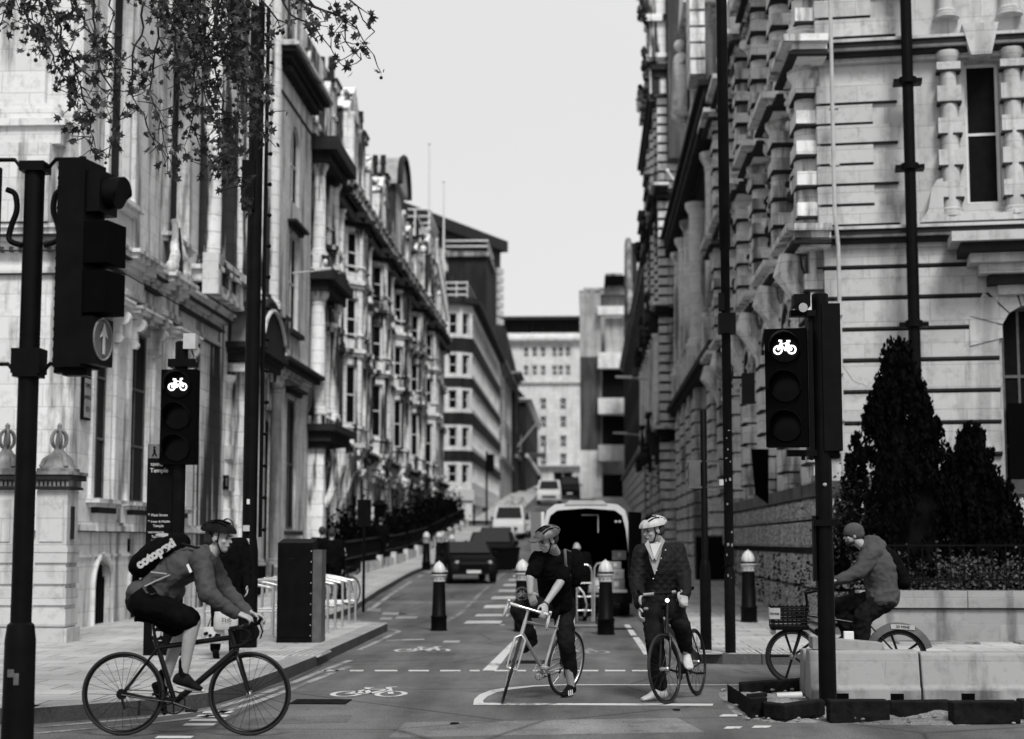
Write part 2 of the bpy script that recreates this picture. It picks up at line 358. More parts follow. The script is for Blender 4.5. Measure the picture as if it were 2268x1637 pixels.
# ---------------------------------------------------------------- architecture helpers
def wall(mb, fr, a0, a1, z0, z1, ops=(), depth=.3, arch=()):
    us = sorted({a0, a1} | {q for o in ops for q in o[:2] if a0 < q < a1}); zs = sorted({z0, z1} | {q for o in ops for q in o[2:4] if z0 < q < z1})
    ins = lambda a, z: any(o[0] < a < o[1] and o[2] < z < o[3] for o in ops)
    for i in range(len(us) - 1):
        for j in range(len(zs) - 1):
            if not ins((us[i] + us[i + 1]) / 2, (zs[j] + zs[j + 1]) / 2):
                mb.quad(fr(us[i], 0, zs[j]), fr(us[i + 1], 0, zs[j]), fr(us[i + 1], 0, zs[j + 1]), fr(us[i], 0, zs[j + 1]))
    for o in ops:
        A, B, C, D = o[:4]; d = depth
        for p, q in (((A, C), (A, D)), ((B, C), (B, D)), ((A, C), (B, C)), ((A, D), (B, D))):
            mb.quad(fr(p[0], 0, p[1]), fr(q[0], 0, q[1]), fr(q[0], -d, q[1]), fr(p[0], -d, p[1]))
        if len(o) > 4 and o[4]:  # round head: fill the spandrels
            r = (B - A) / 2; cx = (A + B) / 2; sp = D - r; n = 10
            for sgn in (-1, 1):
                pts = [(cx + sgn * r * math.cos(t), sp + r * math.sin(t)) for t in [math.pi / 2 * k / n for k in range(n + 1)]]
                poly = pts + [(cx + sgn * r, D)] if False else pts + [(cx, D), (cx + sgn * r, D)]
                pl = [fr(cx + sgn * r, .0, D)] + [fr(p[0], .0, p[1]) for p in pts]
                k0 = len(mb.v); mb.st.append(k0); mb.v += pl
                for q in range(1, len(pl) - 1): mb.f.append((k0, k0 + q, k0 + q + 1))
                for q in range(n): mb.quad(fr(pts[q][0], 0, pts[q][1]), fr(pts[q + 1][0], 0, pts[q + 1][1]), fr(pts[q + 1][0], -d, pts[q + 1][1]), fr(pts[q][0], -d, pts[q][1]))
def window(root, fr, a0, a1, z0, z1, depth=.25, bars=(1, 2), th=.07, fm='sash', gm='glassdull', name='window'):
    o = -depth; mb = MB(); e = .004
    mb.fb(fr, a0 + e, a0 + th, o - .05, o, z0 + e, z1 - e).fb(fr, a1 - th, a1 - e, o - .05, o, z0 + e, z1 - e)
    mb.fb(fr, a0 + th, a1 - th, o - .052, o - .002, z0 + e, z0 + th).fb(fr, a0 + th, a1 - th, o - .052, o - .002, z1 - th, z1 - e)
    for i in range(1, bars[0]): x = a0 + (a1 - a0) * i / bars[0]; mb.fb(fr, x - th * .35, x + th * .35, o - .046, o - .006, z0 + th, z1 - th)
    for i in range(1, bars[1]): z = z0 + (z1 - z0) * i / bars[1]; mb.fb(fr, a0 + th, a1 - th, o - .044, o - .004, z - th * .4, z + th * .4)
    w = mb.build(name, M[fm], root)
    MB().quad(fr(a0, o - .03, z0), fr(a1, o - .03, z0), fr(a1, o - .03, z1), fr(a0, o - .03, z1)).build('pane', M[gm], w)
    return w
def mould(mb, fr, a0, a1, z, steps, ret=True, o0=-.05):
    for h, p in steps:
        e = p if ret else 0
        mb.fb(fr, a0 - e, a1 + e, o0, p, z, z + h); z += h
    return z
DARK = None
def courses(mb, fr, a0, a1, z0, z1, h, gap, proj, ops=(), ch=.0):
    z = z0
    while z < z1 - .05:
        zt = min(z + h - gap, z1); segs = [(a0, a1)]
        for o in ops:
            if o[2] < zt and o[3] > z:
                ns = []
                for s0, s1 in segs:
                    if o[1] <= s0 or o[0] >= s1: ns.append((s0, s1)); continue
                    if o[0] > s0: ns.append((s0, o[0]))
                    if o[1] < s1: ns.append((o[1], s1))
                segs = ns
        for s0, s1 in segs:
            if s1 - s0 > .05:
                mb.fb(fr, s0, s1, -.02, proj, z, zt)
                if DARK is not None: DARK.fb(fr, s0 - .004, s1 + .004, -.02, proj + .004, z - .012, z + .028)  # dark strip along the lower edge of each course block
        z += h
def column(mb, fr, a, o, z0, z1, r, n=14, cap=True):
    c = fr(a, o, 0); H = z1 - z0
    prof = [(r * 1.45, z0), (r * 1.45, z0 + r * .4), (r * 1.2, z0 + r * .5), (r * 1.25, z0 + r * .8), (r * 1.02, z0 + r), (r, z0 + H * .35), (r * .86, z1 - r * 1.7)]
    prof += [(r * .95, z1 - r * 1.6), (r * .95, z1 - r * 1.45), (r * .9, z1 - r * 1.3), (r * 1.35, z1 - r * .45), (r * 1.35, z1)] if cap else [(r * .9, z1)]
    mb.lathe((c.x, c.y, 0), prof, n)
def balustrade(mb, fr, a0, a1, o, z0, h=.8, step=.22):
    mb.fb(fr, a0, a1, o - .12, o + .12, z0, z0 + .1).fb(fr, a0, a1, o - .13, o + .13, z0 + h - .12, z0 + h)
    n = max(1, int((a1 - a0) / step))
    for i in range(n):
        a = a0 + (i + .5) * (a1 - a0) / n; c = fr(a, o, 0)
        mb.lathe((c.x, c.y, 0), [(.05, z0 + .1), (.07, z0 + .25), (.035, z0 + .45), (.035, z0 + h - .2), (.06, z0 + h - .12)], 6)
def arcpts(fr, a, o, z, r, t0, t1, n=16):
    return [fr(a + r * math.cos(R(t0 + (t1 - t0) * k / n)), o, z + r * math.sin(R(t0 + (t1 - t0) * k / n))) for k in range(n + 1)]
def scroll(mb, fr, a, o, z, s):
    """carved stone lump: bunch of small rounded leaves and volutes"""
    for k in range(6):
        c = fr(a + random.uniform(-s, s) * .6, o + random.uniform(0, s) * .5, z + random.uniform(-s, s))
        mb.sph(c, (s * random.uniform(.25, .5), s * random.uniform(.25, .5), s * random.uniform(.3, .6)), 7, 5)
# ================================================================ ground, road, pavements
def strip(name, xf0, xf1, y0, y1, dz, mat, kind='structure', step=4, nx=1):
    mb = MB(); ys = [y0]
    while ys[-1] < y1 - .01: ys.append(min(y1, ys[-1] + step))
    rows = [[Vector((xf0 + (xf1 - xf0) * i / nx, y, gz(y) + dz)) for i in range(nx + 1)] for y in ys]
    for r0, r1 in zip(rows, rows[1:]):
        for i in range(nx): mb.quad(r0[i], r0[i + 1], r1[i + 1], r1[i])
    o = mb.build(name, mat); o['kind'] = kind; return o
strip('ground', -420, 420, -40, 900, -.4, M['conc'], step=4)
strip('road', -60, 40, -12, 300, 0, M['asphalt'], step=2)
PH = .13
def slab(name, poly, dz, mat, hill=True):
    """pavement sheet from a plan polygon (kept in strips so that it follows the hill)"""
    mb = MB(); mb.add([(x, y, (gz(y) if hill else 0) + dz) for x, y in poly], [tuple(range(len(poly)))])
    o = mb.build(name, mat); o['kind'] = 'structure'; return o
# near left pavement, kerb line measured from the photograph
K = [onZ(u, v) for u, v in ((-60, 1612), (68, 1604), (232, 1591), (340, 1583), (458, 1567), (558, 1535), (640, 1503), (700, 1477), (740, 1456), (800, 1427), (858, 1398))]
K = [(p.x, p.y) for p in K]; K[0] = (K[1][0] - 8, K[1][1] - .2)
tip = K[-1]
back = [(tip[0] - .05, tip[1] + .35), (-5.02, 30.6)]
slab('pavement', K + back + [(-5.15, 36), (-13, 36), (-30, 36), (-30, K[1][1])], PH, M['paving'])
# long left pavement up the hill
def hillpave(name, edge, x1, y0, y1):
    mb = MB(); y = y0
    while y < y1:
        yn = min(y + 3, y1); e0, e1 = edge(y), edge(yn)
        mb.quad((e0, y, gz(y) + PH), (e1, yn, gz(yn) + PH), (x1, yn, gz(yn) + PH), (x1, y, gz(y) + PH)); y = yn
    o = mb.build(name, M['paving']); o['kind'] = 'structure'
LE = lambda y: -5.15 - min(.55, max(0, (y - 36) * .03)) if y < 98 else -4.6
hillpave('pavement', LE, -13, 36.002, 97); hillpave('pavement', LE, -40, 104, 290)
RE = lambda y: 1.45 if y < 60 else 1.45 - (y - 60) * .008
hillpave('pavement', RE, 14, 21.25, 290)
def kerb(name, path, hill=True, w=.15, mat='kerb'):
    """kerb stones along a path: pale top, same granite on the face with shade put into its colour"""
    mt, mf = MB(), MB()
    for (x0, y0), (x1, y1) in zip(path, path[1:]):
        d = Vector((x1 - x0, y1 - y0)); n = int(max(1, d.length / .9)); nn = Vector((d.y, -d.x)).normalized()
        for i in range(n):
            a = Vector((x0, y0)) + d * (i / n); b = Vector((x0, y0)) + d * ((i + 1) / n)
            za, zb = gz(a.y), gz(b.y); a2, b2 = a - nn * w, b - nn * w
            mt.quad((a.x, a.y, za + PH + .006), (b.x, b.y, zb + PH + .006), (b2.x, b2.y, zb + PH + .006), (a2.x, a2.y, za + PH + .006))
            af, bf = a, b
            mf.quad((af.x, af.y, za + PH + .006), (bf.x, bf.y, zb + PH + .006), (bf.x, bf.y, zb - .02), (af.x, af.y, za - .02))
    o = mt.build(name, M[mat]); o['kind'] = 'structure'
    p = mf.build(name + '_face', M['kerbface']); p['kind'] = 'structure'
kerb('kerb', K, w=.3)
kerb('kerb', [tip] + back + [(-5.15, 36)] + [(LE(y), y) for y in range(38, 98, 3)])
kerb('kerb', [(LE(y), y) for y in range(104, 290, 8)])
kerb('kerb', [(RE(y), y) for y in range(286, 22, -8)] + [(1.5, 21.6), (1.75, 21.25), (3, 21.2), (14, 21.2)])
# tactile paving on the nose of the right pavement and by the cabinet
tm = MB()
for i in range(22):
    tm.box(1.95 + i * .075, 1.985 + i * .075, 21.45, 22.3, PH - .01, PH + .008)
for i in range(16): tm.box(-4.6 + i * .08, -4.56 + i * .08, 20.6, 21.6, PH - .01, PH + .008)
o = tm.build('tactile_paving', M['paving']); o['kind'] = 'structure'
# ---- painted markings
def mark(name, polys, mat='paint', dz=.004):
    mb = MB()
    for p in polys: mb.add([(x, y, gz(y) + dz) for x, y in p], [tuple(range(len(p)))])
    o = mb.build(name, M[mat]); o['kind'] = 'structure'; return o
def line(p, q, w):
    p, q = Vector(p), Vector(q); n = Vector((q.y - p.y, -(q.x - p.x))).normalized() * w / 2
    return [tuple(p - n), tuple(p + n), tuple(q + n), tuple(q - n)]
def gp(u, v): p = onZ(u, v); return (p.x, p.y)
def poly_line(pts, w):
    out = []
    for a, b in zip(pts, pts[1:]): out.append(line(a, b, w))
    return out
# cycle box: near line, rounded left end, far line
mark('road_marking', [[gp(1048, 1562), gp(1052, 1557.5), gp(1580, 1559.5), gp(1578, 1564)]])
cur = [(1048, 1562), (1050, 1550), (1062, 1539), (1085, 1530), (1120, 1524), (1180, 1519), (1250, 1516.5)]
cuin = [(1072, 1562), (1070, 1552), (1080, 1543), (1100, 1534.5), (1132, 1528), (1185, 1521.5), (1250, 1518.2)]
mark('road_marking', [[gp(*a), gp(*b), gp(*d), gp(*c)] for a, b, c, d in zip(cur, cur[1:], cuin, cuin[1:])], dz=.0045)
mark('road_marking', [[gp(1250, 1516.5), gp(1700, 1517), gp(1700, 1518.4), gp(1250, 1518.2)]], dz=.004)
mark('road_marking', [[gp(a, 1484.6), gp(b, 1484.6), gp(b, 1487.6), gp(a, 1487.6)] for a, b in ((1095, 1165), (1180, 1255), (1265, 1325), (1340, 1385), (1400, 1440), (718, 750), (775, 805), (830, 880), (905, 950), (975, 1020), (1040, 1062))])
mark('road_marking', [[gp(1068, 1486), gp(1098, 1486), gp(1148, 1420), gp(1136, 1420)]], dz=.005)
mark('road_marking', [line(gp(1388, 1384), gp(1404, 1408), .1), line(gp(1408, 1412), gp(1434, 1450), .1)], 'paint')
# double lines sweeping past the left kerb
for off, v0 in ((0, 0), (1, 0)):
    pts = [gp(u, v + off * 13) for u, v in ((80, 1612), (330, 1590), (460, 1574), (560, 1545), (640, 1516), (700, 1492), (775, 1463))]
    mark('road_marking', poly_line(pts, .09), 'paintfaint', .004 + off * .0)
mark('road_marking', poly_line([gp(795, 1440), gp(850, 1415), gp(885, 1398), gp(862, 1394)], .08), 'paintfaint')
mark('road_marking', [[gp(855, 1417.5), gp(940, 1415), gp(940, 1418), gp(855, 1420)]], 'paintfaint')
for a in ((455, 1575, 520), (440, 1584, 510), (425, 1593, 500), (412, 1603, 480), (1600, 1583, 1640), (1672, 1608, 1710), (350, 1631, 430), (1610, 1610, 1645)):
    mark('road_marking', [[gp(a[0], a[1]), gp(a[2], a[1]), gp(a[2] - 8, a[1] + 5), gp(a[0] - 8, a[1] + 5)]], 'paint')
# centre dashes of the far cycle crossing and worn lettering
for i in range(9):
    y = 31.5 + i * 3.0
    mark('road_marking', [[(-2.35, y), (-1.65, y + .1), (-1.65, y + 1.1), (-2.35, y + 1.0)]], 'paint')
for i in range(34):
    y = 31 + i * .8; mark('road_marking', [line((-2.75, y), (-2.75, y + .5), .1)], 'paintfaint') if i % 1 == 0 else None
mark('road_marking', poly_line([(LE(y) + .3, y) for y in (36.5, 42, 48, 54, 60)], .12), 'paintfaint')
mark('road_marking', [[gp(a, v), gp(b, v), gp(b - 3, v + 5), gp(a - 6, v + 5)] for a, b, v in ((815, 845, 1352), (850, 885, 1357), (845, 870, 1368), (880, 925, 1366), (985, 1020, 1419))], 'paintfaint')
def bike_mark(cx, cy, w, h, mat):
    """bicycle pictogram lying on the road; w across the view, h along the road"""
    t = .06; P = lambda a, b: (cx + a * w, cy + b * h); out = []
    for s in (-.31, .31):
        ring = [P(s + .19 * math.cos(2 * math.pi * k / 20), -.25 + .25 * math.sin(2 * math.pi * k / 20)) for k in range(21)]
        out += poly_line(ring, t)
    for a, b in (((-.31, -.25), (-.1, .2)), ((-.1, .2), (.18, .2)), ((.18, .2), (0, -.22)), ((0, -.22), (-.13, .2)), ((0, -.22), (-.31, -.25)), ((.31, -.25), (.15, .42)), ((.15, .42), (.27, .45)), ((-.2, .38), (-.06, .38)), ((-.13, .38), (-.12, .2))):
        out.append(line(P(*a), P(*b), t))
    return mark('bicycle_marking', out, mat, .0052)
p = gp(825, 1532); bike_mark(p[0], p[1], .74, 1.15, 'paint')
p = gp(940, 1438); bike_mark(p[0], p[1], .76, 1.25, 'paint')
p = gp(1285, 1442); bike_mark(p[0], p[1], .8, 1.25, 'paintfaint')
# manhole and tar patches
mh = MB(); c = gp(870, 1360); mh.lathe((c[0], c[1], 0), [(.01, .003), (.32, .003), (.32, .0031)], 24); mh.build('manhole_cover', M['kerbdark'])['kind'] = 'structure'
def patch(label_pts, c):
    mb = MB(); mb.add([(x, y, gz(y) + .002) for x, y in label_pts], [tuple(range(len(label_pts)))]); o = mb.build('road_patch', c); o['kind'] = 'structure'
M['tar'] = ground_mat('fresh tar', .125, stains=.8, crack=.6); M['oldtar'] = ground_mat('old tar', .25, stains=.8, crack=.7)
patch([gp(700, 1452), gp(1010, 1447), gp(1000, 1462), gp(690, 1470)], M['tar']); patch([gp(1180, 1352), gp(1420, 1352), gp(1440, 1376), gp(1170, 1376)], M['tar'])
patch([gp(900, 1600), gp(1500, 1590), gp(1560, 1622), gp(860, 1634)], M['oldtar']); patch([gp(1290, 1400), gp(1400, 1399), gp(1410, 1412), gp(1292, 1414)], M['tar']); patch([gp(560, 1590), gp(780, 1584), gp(770, 1600), gp(540, 1606)], M['tar'])
patch([gp(810, 1343), gp(1420, 1343), gp(1425, 1346), gp(806, 1346)], M['oldtar'])
for (u, v, w_, h_) in ((1330, 1395, .6, .5), (1120, 1470, .5, .5), (640, 1560, .55, .45)):
    c = gp(u, v); mb = MB(); mb.box(c[0], c[0] + w_, c[1], c[1] + h_, .002, .008)
    for k in range(5): mb.box(c[0] + .05 + k * w_ * .18, c[0] + .09 + k * w_ * .18, c[1] + .05, c[1] + h_ - .05, .006, .011)
    o = mb.build('drain_cover', M['kerbdark']); o['kind'] = 'structure'
# fallen leaves and litter on the road
for i, (u, v, s) in enumerate(((1112, 1385, .08), (1005, 1604, .06), (1500, 1574, .05), (510, 1440, .09))):
    c = gp(u, v); q = MB(); q.prism([(c[0] + s * math.cos(t) * random.uniform(.5, 1), c[1] + s * .8 * math.sin(t), .005 + (PH if u == 510 else 0)) for t in [k * 1.05 for k in range(6)]], (0, 0, .008))
    tag(q.build('litter', M['whitedull'] if i in (0, 3) else M['cloth_dark']), ['pale crumpled scrap lying on the road behind the pavement nose', 'small dark scrap on the road at the very front', 'small dark scrap on the road below the right waiting cyclist', 'crumpled paper on the left pavement near the kerb'][i], 'litter')
# ================================================================ LEFT: corner stone building (front at Y 26.6, street face at X -8.5)
B = thing('stone_building', 'pale ashlar corner building on the left with arched basement lights and a street name plate', 'building', (-8.5, 26.6, 0))
B_ = B
# (children keep world coordinates: parent inverse undoes the empty's offset)
def win(root, fr, *a, **k):
    w = window(root, fr, *a, **k); w.matrix_parent_inverse = Matrix.Translation(root.location).inverted(); return w
XA = -8.5; fs = Fr((XA, 26.6), (XA, 60)); ff = Fr((-26, 26.6), (XA, 26.6))
# NB street frame: a = Y-26.6, outward must be +X
if fs.n.x < 0: fs = Fr((XA, 26.6), (XA, 60)); fs.n = -fs.n
aw = lambda y: y - 26.6
tall = [(27.75, 28.75), (29.95, 31.35), (32.9, 34.0)]
ops = [(aw(a), aw(b), 2.3, 5.55) for a, b in tall] + [(aw(a), aw(b), -.1, 1.28, True) for a, b in ((27.9, 28.9), (30.1, 31.2), (33, 34))]
ops += [(aw(a), aw(b), 7.9 if i else 8.0, 11.6 if i else 13) for i, (a, b) in enumerate(((28.1, 29.5), (32.2, 33.8)))]
ops += [(aw(a), aw(b), 13.2, 16) for a, b in ((28.1, 29.5), (32.2, 33.8))]
mb = MB(); wall(mb, fs, 0, aw(35), -.3, 18, ops, .38); PT(mb, 'wall', 'stoneA', B)
mb = MB(); wall(mb, fs, aw(35), aw(42.5), -.3, 18, [(aw(35.6), aw(36.3), 7.2, 12), (aw(38.2), aw(39), 7.6, 12.5), (aw(40.2), aw(41), 7.6, 12.5)], .4); PT(mb, 'wall', 'stoneDirty', B)
mb = MB(); wall(mb, ff, 0, ff.L, -.3, 18, [(8.3, 9.6, 7.9, 12), (12.2, 13.3, 2.3, 5.4)], .35); PT(mb, 'wall', 'stoneA', B)
MB().box(-26, XA - .4, 27.1, 60, -.3, 17.9).build('core', M['stoneDirty'], B).matrix_parent_inverse = Matrix.Translation(B.location).inverted()
for i, (a, b) in enumerate(tall):
    win(B, fs, aw(a), aw(b), 2.3, 5.55, .1, (2, 3), .05, 'grey', 'glassdull')
for a, b in ((27.9, 28.9), (30.1, 31.2), (33, 34)): win(B, fs, aw(a), aw(b), -.1, 1.28, .08, (6, 1), .03, 'black', 'glassdull', 'basement_window')
for a, b, c, d in ((28.1, 29.5, 8, 13), (32.2, 33.8, 7.9, 11.6), (28.1, 29.5, 13.2, 16), (32.2, 33.8, 13.2, 16), (35.6, 36.3, 7.2, 12), (38.2, 39, 7.6, 12.5), (40.2, 41, 7.6, 12.5)):
    win(B, fs, aw(a), aw(b), c, d, .14, (2, 2), .08)
win(B, ff, 8.3, 9.6, 7.9, 12, .3); win(B, ff, 12.2, 13.3, 2.3, 5.4, .3)
# mouldings
m1, m2, m3 = MB(), MB(), MB()
for fr, a0, a1 in ((fs, 0, aw(37)), (ff, 0, ff.L)):
    mould(m1, fr, a0, a1, 6.05, [(.1, .06), (.34, .02), (.08, .1), (.1, .2), (.1, .3), (.07, .36)])
    mould(m1, fr, a0, a1, 1.75, [(.1, .1), (.06, .06)]); mould(m1, fr, a0, a1, 1.3, [(.05, .03)])
    mould(m3, fr, a0, a1, 6.4, [(.028, .16)]); mould(m3, fr, a0, a1, 6.64, [(.03, .315)]); mould(m3, fr, a0, a1, 6.02, [(.03, .075)]); mould(m3, fr, a0, a1, 1.73, [(.02, .105)])
    n = int((a1 - a0) / .2)
for i in range(100):  # dentils on the front
    a = 17.4 - i * .16
    if a > 0: m1.fb(ff, a, a + .08, .0, .12, 6.4, 6.5)
# corner giant pilaster on the front above the cornice
m1.fb(ff, 15.5, 16.9, -.02, .14, 6.9, 17.9); mould(m1, ff, 15.45, 16.95, 8.2, [(.3, .3), (.12, .38), (.2, .25), (.1, .2)])
m1.fb(ff, 15.3, 17.1, -.02, .4, 6.86, 8.2)
# hoods, sills and consoles on the street face
for i, (a, b) in enumerate(tall):
    A_, B2 = aw(a), aw(b)
    mould(m1, fs, A_ - .12, B2 + .12, 5.72, [(.08, .16), (.08, .26), (.05, .3)])
    mould(m1, fs, A_ - .1, B2 + .1, 2.16, [(.07, .16), (.07, .24)]); m1.fb(fs, A_ - .02, B2 + .02, -.02, .12, 1.75, 2.1); m2.fb(fs, A_ - .04, B2 + .04, .0, .135, 2.06, 2.16)
    for s in (A_ - .14, B2 + .02):
        m1.fb(fs, s, s + .12, -.02, .14, 5.15, 5.72)
        c = fs(s + .06, .17, 5.6); m1.lathe(c, [(.01, -.07), (.13, -.07), (.13, .07), (.01, .07)], 14, (0, 1, 0)); m1.lathe(fs(s + .06, .1, 5.22), [(.01, -.06), (.07, -.06), (.07, .06), (.01, .06)], 12, (0, 1, 0))
    for s in (A_ - .25, B2 + .1): m1.fb(fs, s, s + .15, -.02, .06, 2.3, 6.05)
for y in (29.1, 31.7):  # breaks in the cornice and scrolled pediments above
    mould(m1, fs, aw(y), aw(y + .9), 6.05, [(.1, .2), (.34, .16), (.08, .24), (.1, .34), (.1, .44), (.07, .5)], o0=-.02)
m1.fb(fs, aw(31.6), aw(32.7), 0, .42, 6.84, 6.95)
for y0, y1, y2 in ((31.65, 31.85, 32.05), (32.65, 32.45, 32.25)):
    m1.tube(crv([fs(aw(y0), .3, 7.0), fs(aw(y0) + (y1 - y0) * .2, .34, 7.25), fs(aw(y1), .28, 7.45), fs(aw(y2), .24, 7.85), fs(aw(y2) + (y2 - y1) * .2, .2, 8.05)]), [.11] * 6 + [.09] * 6 + [.07] * 9, 8); m1.sph(fs(aw(y0), .3, 7.02), .14, 10, 7)
m2.prism([fs(aw(31.8), .12, 6.95), fs(aw(32.5), .12, 6.95), fs(aw(32.3), .12, 7.6), fs(aw(32.15), .12, 7.9), fs(aw(32.0), .12, 7.6)], Vector((.2, 0, 0)))
for y in (28.0, 32.15):  # upper window surrounds
    mould(m1, fs, aw(y), aw(y + 1.75), 11.75 if y > 30 else 13.0, [(.1, .1), (.1, .22), (.06, .3)]); mould(m1, fs, aw(y), aw(y + 1.75), 7.62, [(.1, .12), (.08, .2)])
    mould(m1, fs, aw(y), aw(y + 1.75), 16.2, [(.1, .1), (.1, .22), (.06, .3)])
    for q in (-.06, 1.65): m1.fb(fs, aw(y + q), aw(y + q + .15), -.02, .08, 7.8, 16.2)
# arched basement reveals: raised rims
for a, b in ((27.9, 28.9), (30.1, 31.2), (33, 34)):
    cx, r = aw((a + b) / 2), (b - a) / 2 + .06; z = 1.28 - (b - a) / 2
    m1.tube([fs(cx - r, .03, -.1), fs(cx - r, .03, z)] + list(reversed(arcpts(fs, cx, .03, z, r, 0, 180))) + [fs(cx + r, .03, z), fs(cx + r, .03, -.1)], .05, 6)
PT(m1, 'moulding', 'stoneA', B, 40); PT(m2, 'dark_moulding', 'stoneDark', B); PT(m3, 'cornice_groove', 'stoneGroove', B)
# engaged column range (dark streaked) with balustrade
m = MB()
for y in (35.15, 36.7, 37.9, 39.3, 40.6, 41.9): column(m, fs, aw(y), .22, 7.6, 17.8, .26, cap=False)
mould(m, fs, aw(35), aw(42.4), 7.2, [(.25, .5), (.1, .6)]); mould(m, fs, aw(37), aw(42.4), 12.4, [(.12, .1)])
PT(m, 'column', 'stoneDirty', B, 40)
m = MB(); balustrade(m, fs, aw(34.6), aw(37.2), .45, 6.9, .85); m.fb(fs, aw(34.4), aw(34.75), .25, .6, 6.9, 7.8); m.fb(fs, aw(36.7), aw(37.2), .2, .55, 6.9, 7.55)
m.fb(fs, aw(36.65), aw(37.25), .15, .6, 7.55, 7.65); PT(m, 'balustrade', 'stoneA', B, 40)
# small square vents
m = MB()
for y in (30.0, 31.6, 32.8): m.fb(fs, aw(y), aw(y + .14), -.01, .012, 1.38, 1.62)
PT(m, 'vent', 'blackmatt', B)
# street name plate on the front corner
fp = Fr((0, 0), (1, 0)); c = fs(aw(27.15), .05, 0)
pm = MB(); pm.fb(fs, aw(26.95), aw(27.35), .0, .06, 3.62, 4.78); pl = PT(pm, 'name_plate', 'black', B)
pm = MB(); pm.fb(fs, aw(26.985), aw(27.315), .05, .067, 3.66, 4.32); pm.fb(fs, aw(26.985), aw(27.315), .05, .067, 4.36, 4.74); x = pm.build('plate_face', M['stoneMid'], pl)
pm = MB(); pm.fb(fs, aw(27.04), aw(27.26), .066, .069, 4.40, 4.70); pm.build('crest', M['black'], pl)
pm = MB(); pm.fb(fs, aw(27.08), aw(27.22), .068, .071, 4.43, 4.6); pm.fb(fs, aw(27.11), aw(27.19), .068, .071, 4.61, 4.67); pm.build('crest_shield', M['whitedull'], pl)
for s, z, sz in (('TEMPLE', 4.2, .105), ('AVENUE', 4.0, .10), ('EC4', 3.8, .12)):
    text('lettering', s, sz, basis((XA + .07, 27.15, z), (0, 1, 0), (0, 0, 1)), M['black'], pl)
# ---------------------------------------------------------------- entrance porch, N°1
P_ = thing('entrance_porch', 'stone entrance porch with curved roof, columns and a black number one plate', 'porch', (-8.5, 38, 0))
X1 = -7.98; YP = 38.3; fq = Fr((-9.35, YP), (X1, YP)); fst = Fr((X1, YP), (X1, 41.6)); fst.n = Vector((1, 0))
m = MB(); m.box(-8.52, X1, YP + .3, 38.75, 0, 5.9); m.box(-8.52, X1, 41.1, 41.6, 0, 5.9)
m.box(-8.52, X1 - .02, YP + .3, 41.6, 4.9, 5.9); m.box(-9.4, -8.5, YP + .35, 39, 0, 5.9); PT(m, 'wall', 'stoneDirty', P_)
for x in (-9.15, -8.56):
    m = MB(); column(m, fq, x + 9.35, .1, 2.0, 5.5, .19)
    for z in (2.0, 2.75, 3.5): c = fq(x + 9.35, .1, 0); m.box(c.x - .22, c.x + .22, c.y - .22, c.y + .22, z, z + .33)
    m.box(x - .28, x + .28, 37.9, 38.5, 0, 1.98); PT(m, 'column', 'stoneA', P_, 40)
for y in (38.9, 41.0): m = MB(); column(m, fst, y - YP, .12, 1.0, 5.6, .15); PT(m, 'column', 'stoneMid', P_, 40)
m = MB(); mould(m, fq, 0, 1.37, 5.6, [(.2, .14)]); PT(m, 'architrave', 'stoneA', P_)
m = MB(); mould(m, fq, 0, 1.37, 5.85, [(.18, .22), (.12, .3), (.14, .45)]); mould(m, fst, 0, 3.3, 5.85, [(.18, .1), (.12, .16), (.14, .25)]); PT(m, 'entablature', 'stoneDark', P_)
m = MB(); n = 14; rs = []
for x in (-9.5, X1 + .1): rs.append([(x, 39.95 - 1.5 * math.cos(math.pi * k / n), 6.25 + 1.2 * math.sin(math.pi * k / n)) for k in range(n + 1)])
m.rings(rs, caps=True); PT(m, 'roof', 'lead', P_, 50)
m = MB(); pa = [Vector((X1 + .14, 39.95 - 1.55 * math.cos(math.pi * k / n), 6.25 + 1.25 * math.sin(math.pi * k / n))) for k in range(n + 1)]; m.tube(pa, .1, 8)
m.prism([p + Vector((.02, 0, -.0)) for p in pa], (.05, 0, 0)); PT(m, 'arch', 'stoneDark', P_, 50)
m = MB(); m.tube([p + Vector((.12, 0, -.22)) for p in pa[2:-2]], .05, 6); PT(m, 'arch_rim', 'stoneA', P_, 50)
for s in ((-8.56, 37.85, 2.95), ):
    m = MB(); m.box(s[0] - .2, s[0] + .2, s[1] + .0, s[1] + .07, s[2] - .17, s[2] + .17); q = PT(m, 'number_plate', 'black', P_)
    text('lettering', 'N\u00ba1', .27, basis((s[0], s[1] - .004, s[2]), (1, 0, 0), (0, 0, 1)), M['stoneMid'], q)
m = MB(); m.box(-8.2, X1 - .04, 39.3, 40.8, .0, 4.6); PT(m, 'door_recess', 'blackmatt', P_)
# ---------------------------------------------------------------- corner pavilion (front face + street face, Y 42.4-47.2)
C_ = thing('pavilion_building', 'tall narrow stone pavilion with round-headed upper window and heavy dark cornice', 'building', (-8.1, 42.4, 0))
X2 = -8.12; f1 = Fr((-9.6, 42.4), (X2, 42.4)); f2 = Fr((X2, 42.4), (X2, 47.3))
if f2.n.x < 0: f2.n = -f2.n
aq = lambda y: y - 42.4
ops = [(1.5, 3.0, 1.9, 5.5), (1.5, 2.9, 7.4, 10.1), (1.5, 2.9, 11.0, 13.2, True)]
m = MB(); wall(m, f2, 0, 4.9, 0, 14.6, ops, .3); wall(m, f1, 0, f1.L, 0, 14.6); m.box(-9.6, X2 - .35, 42.8, 47.3, 0, 14.55); PT(m, 'wall', 'stoneA', C_)
for i, o in enumerate(ops): win(C_, f2, *o[:4], .07, (2, 2), .07, 'sash' if i else 'grey')
m = MB(); s = MB()
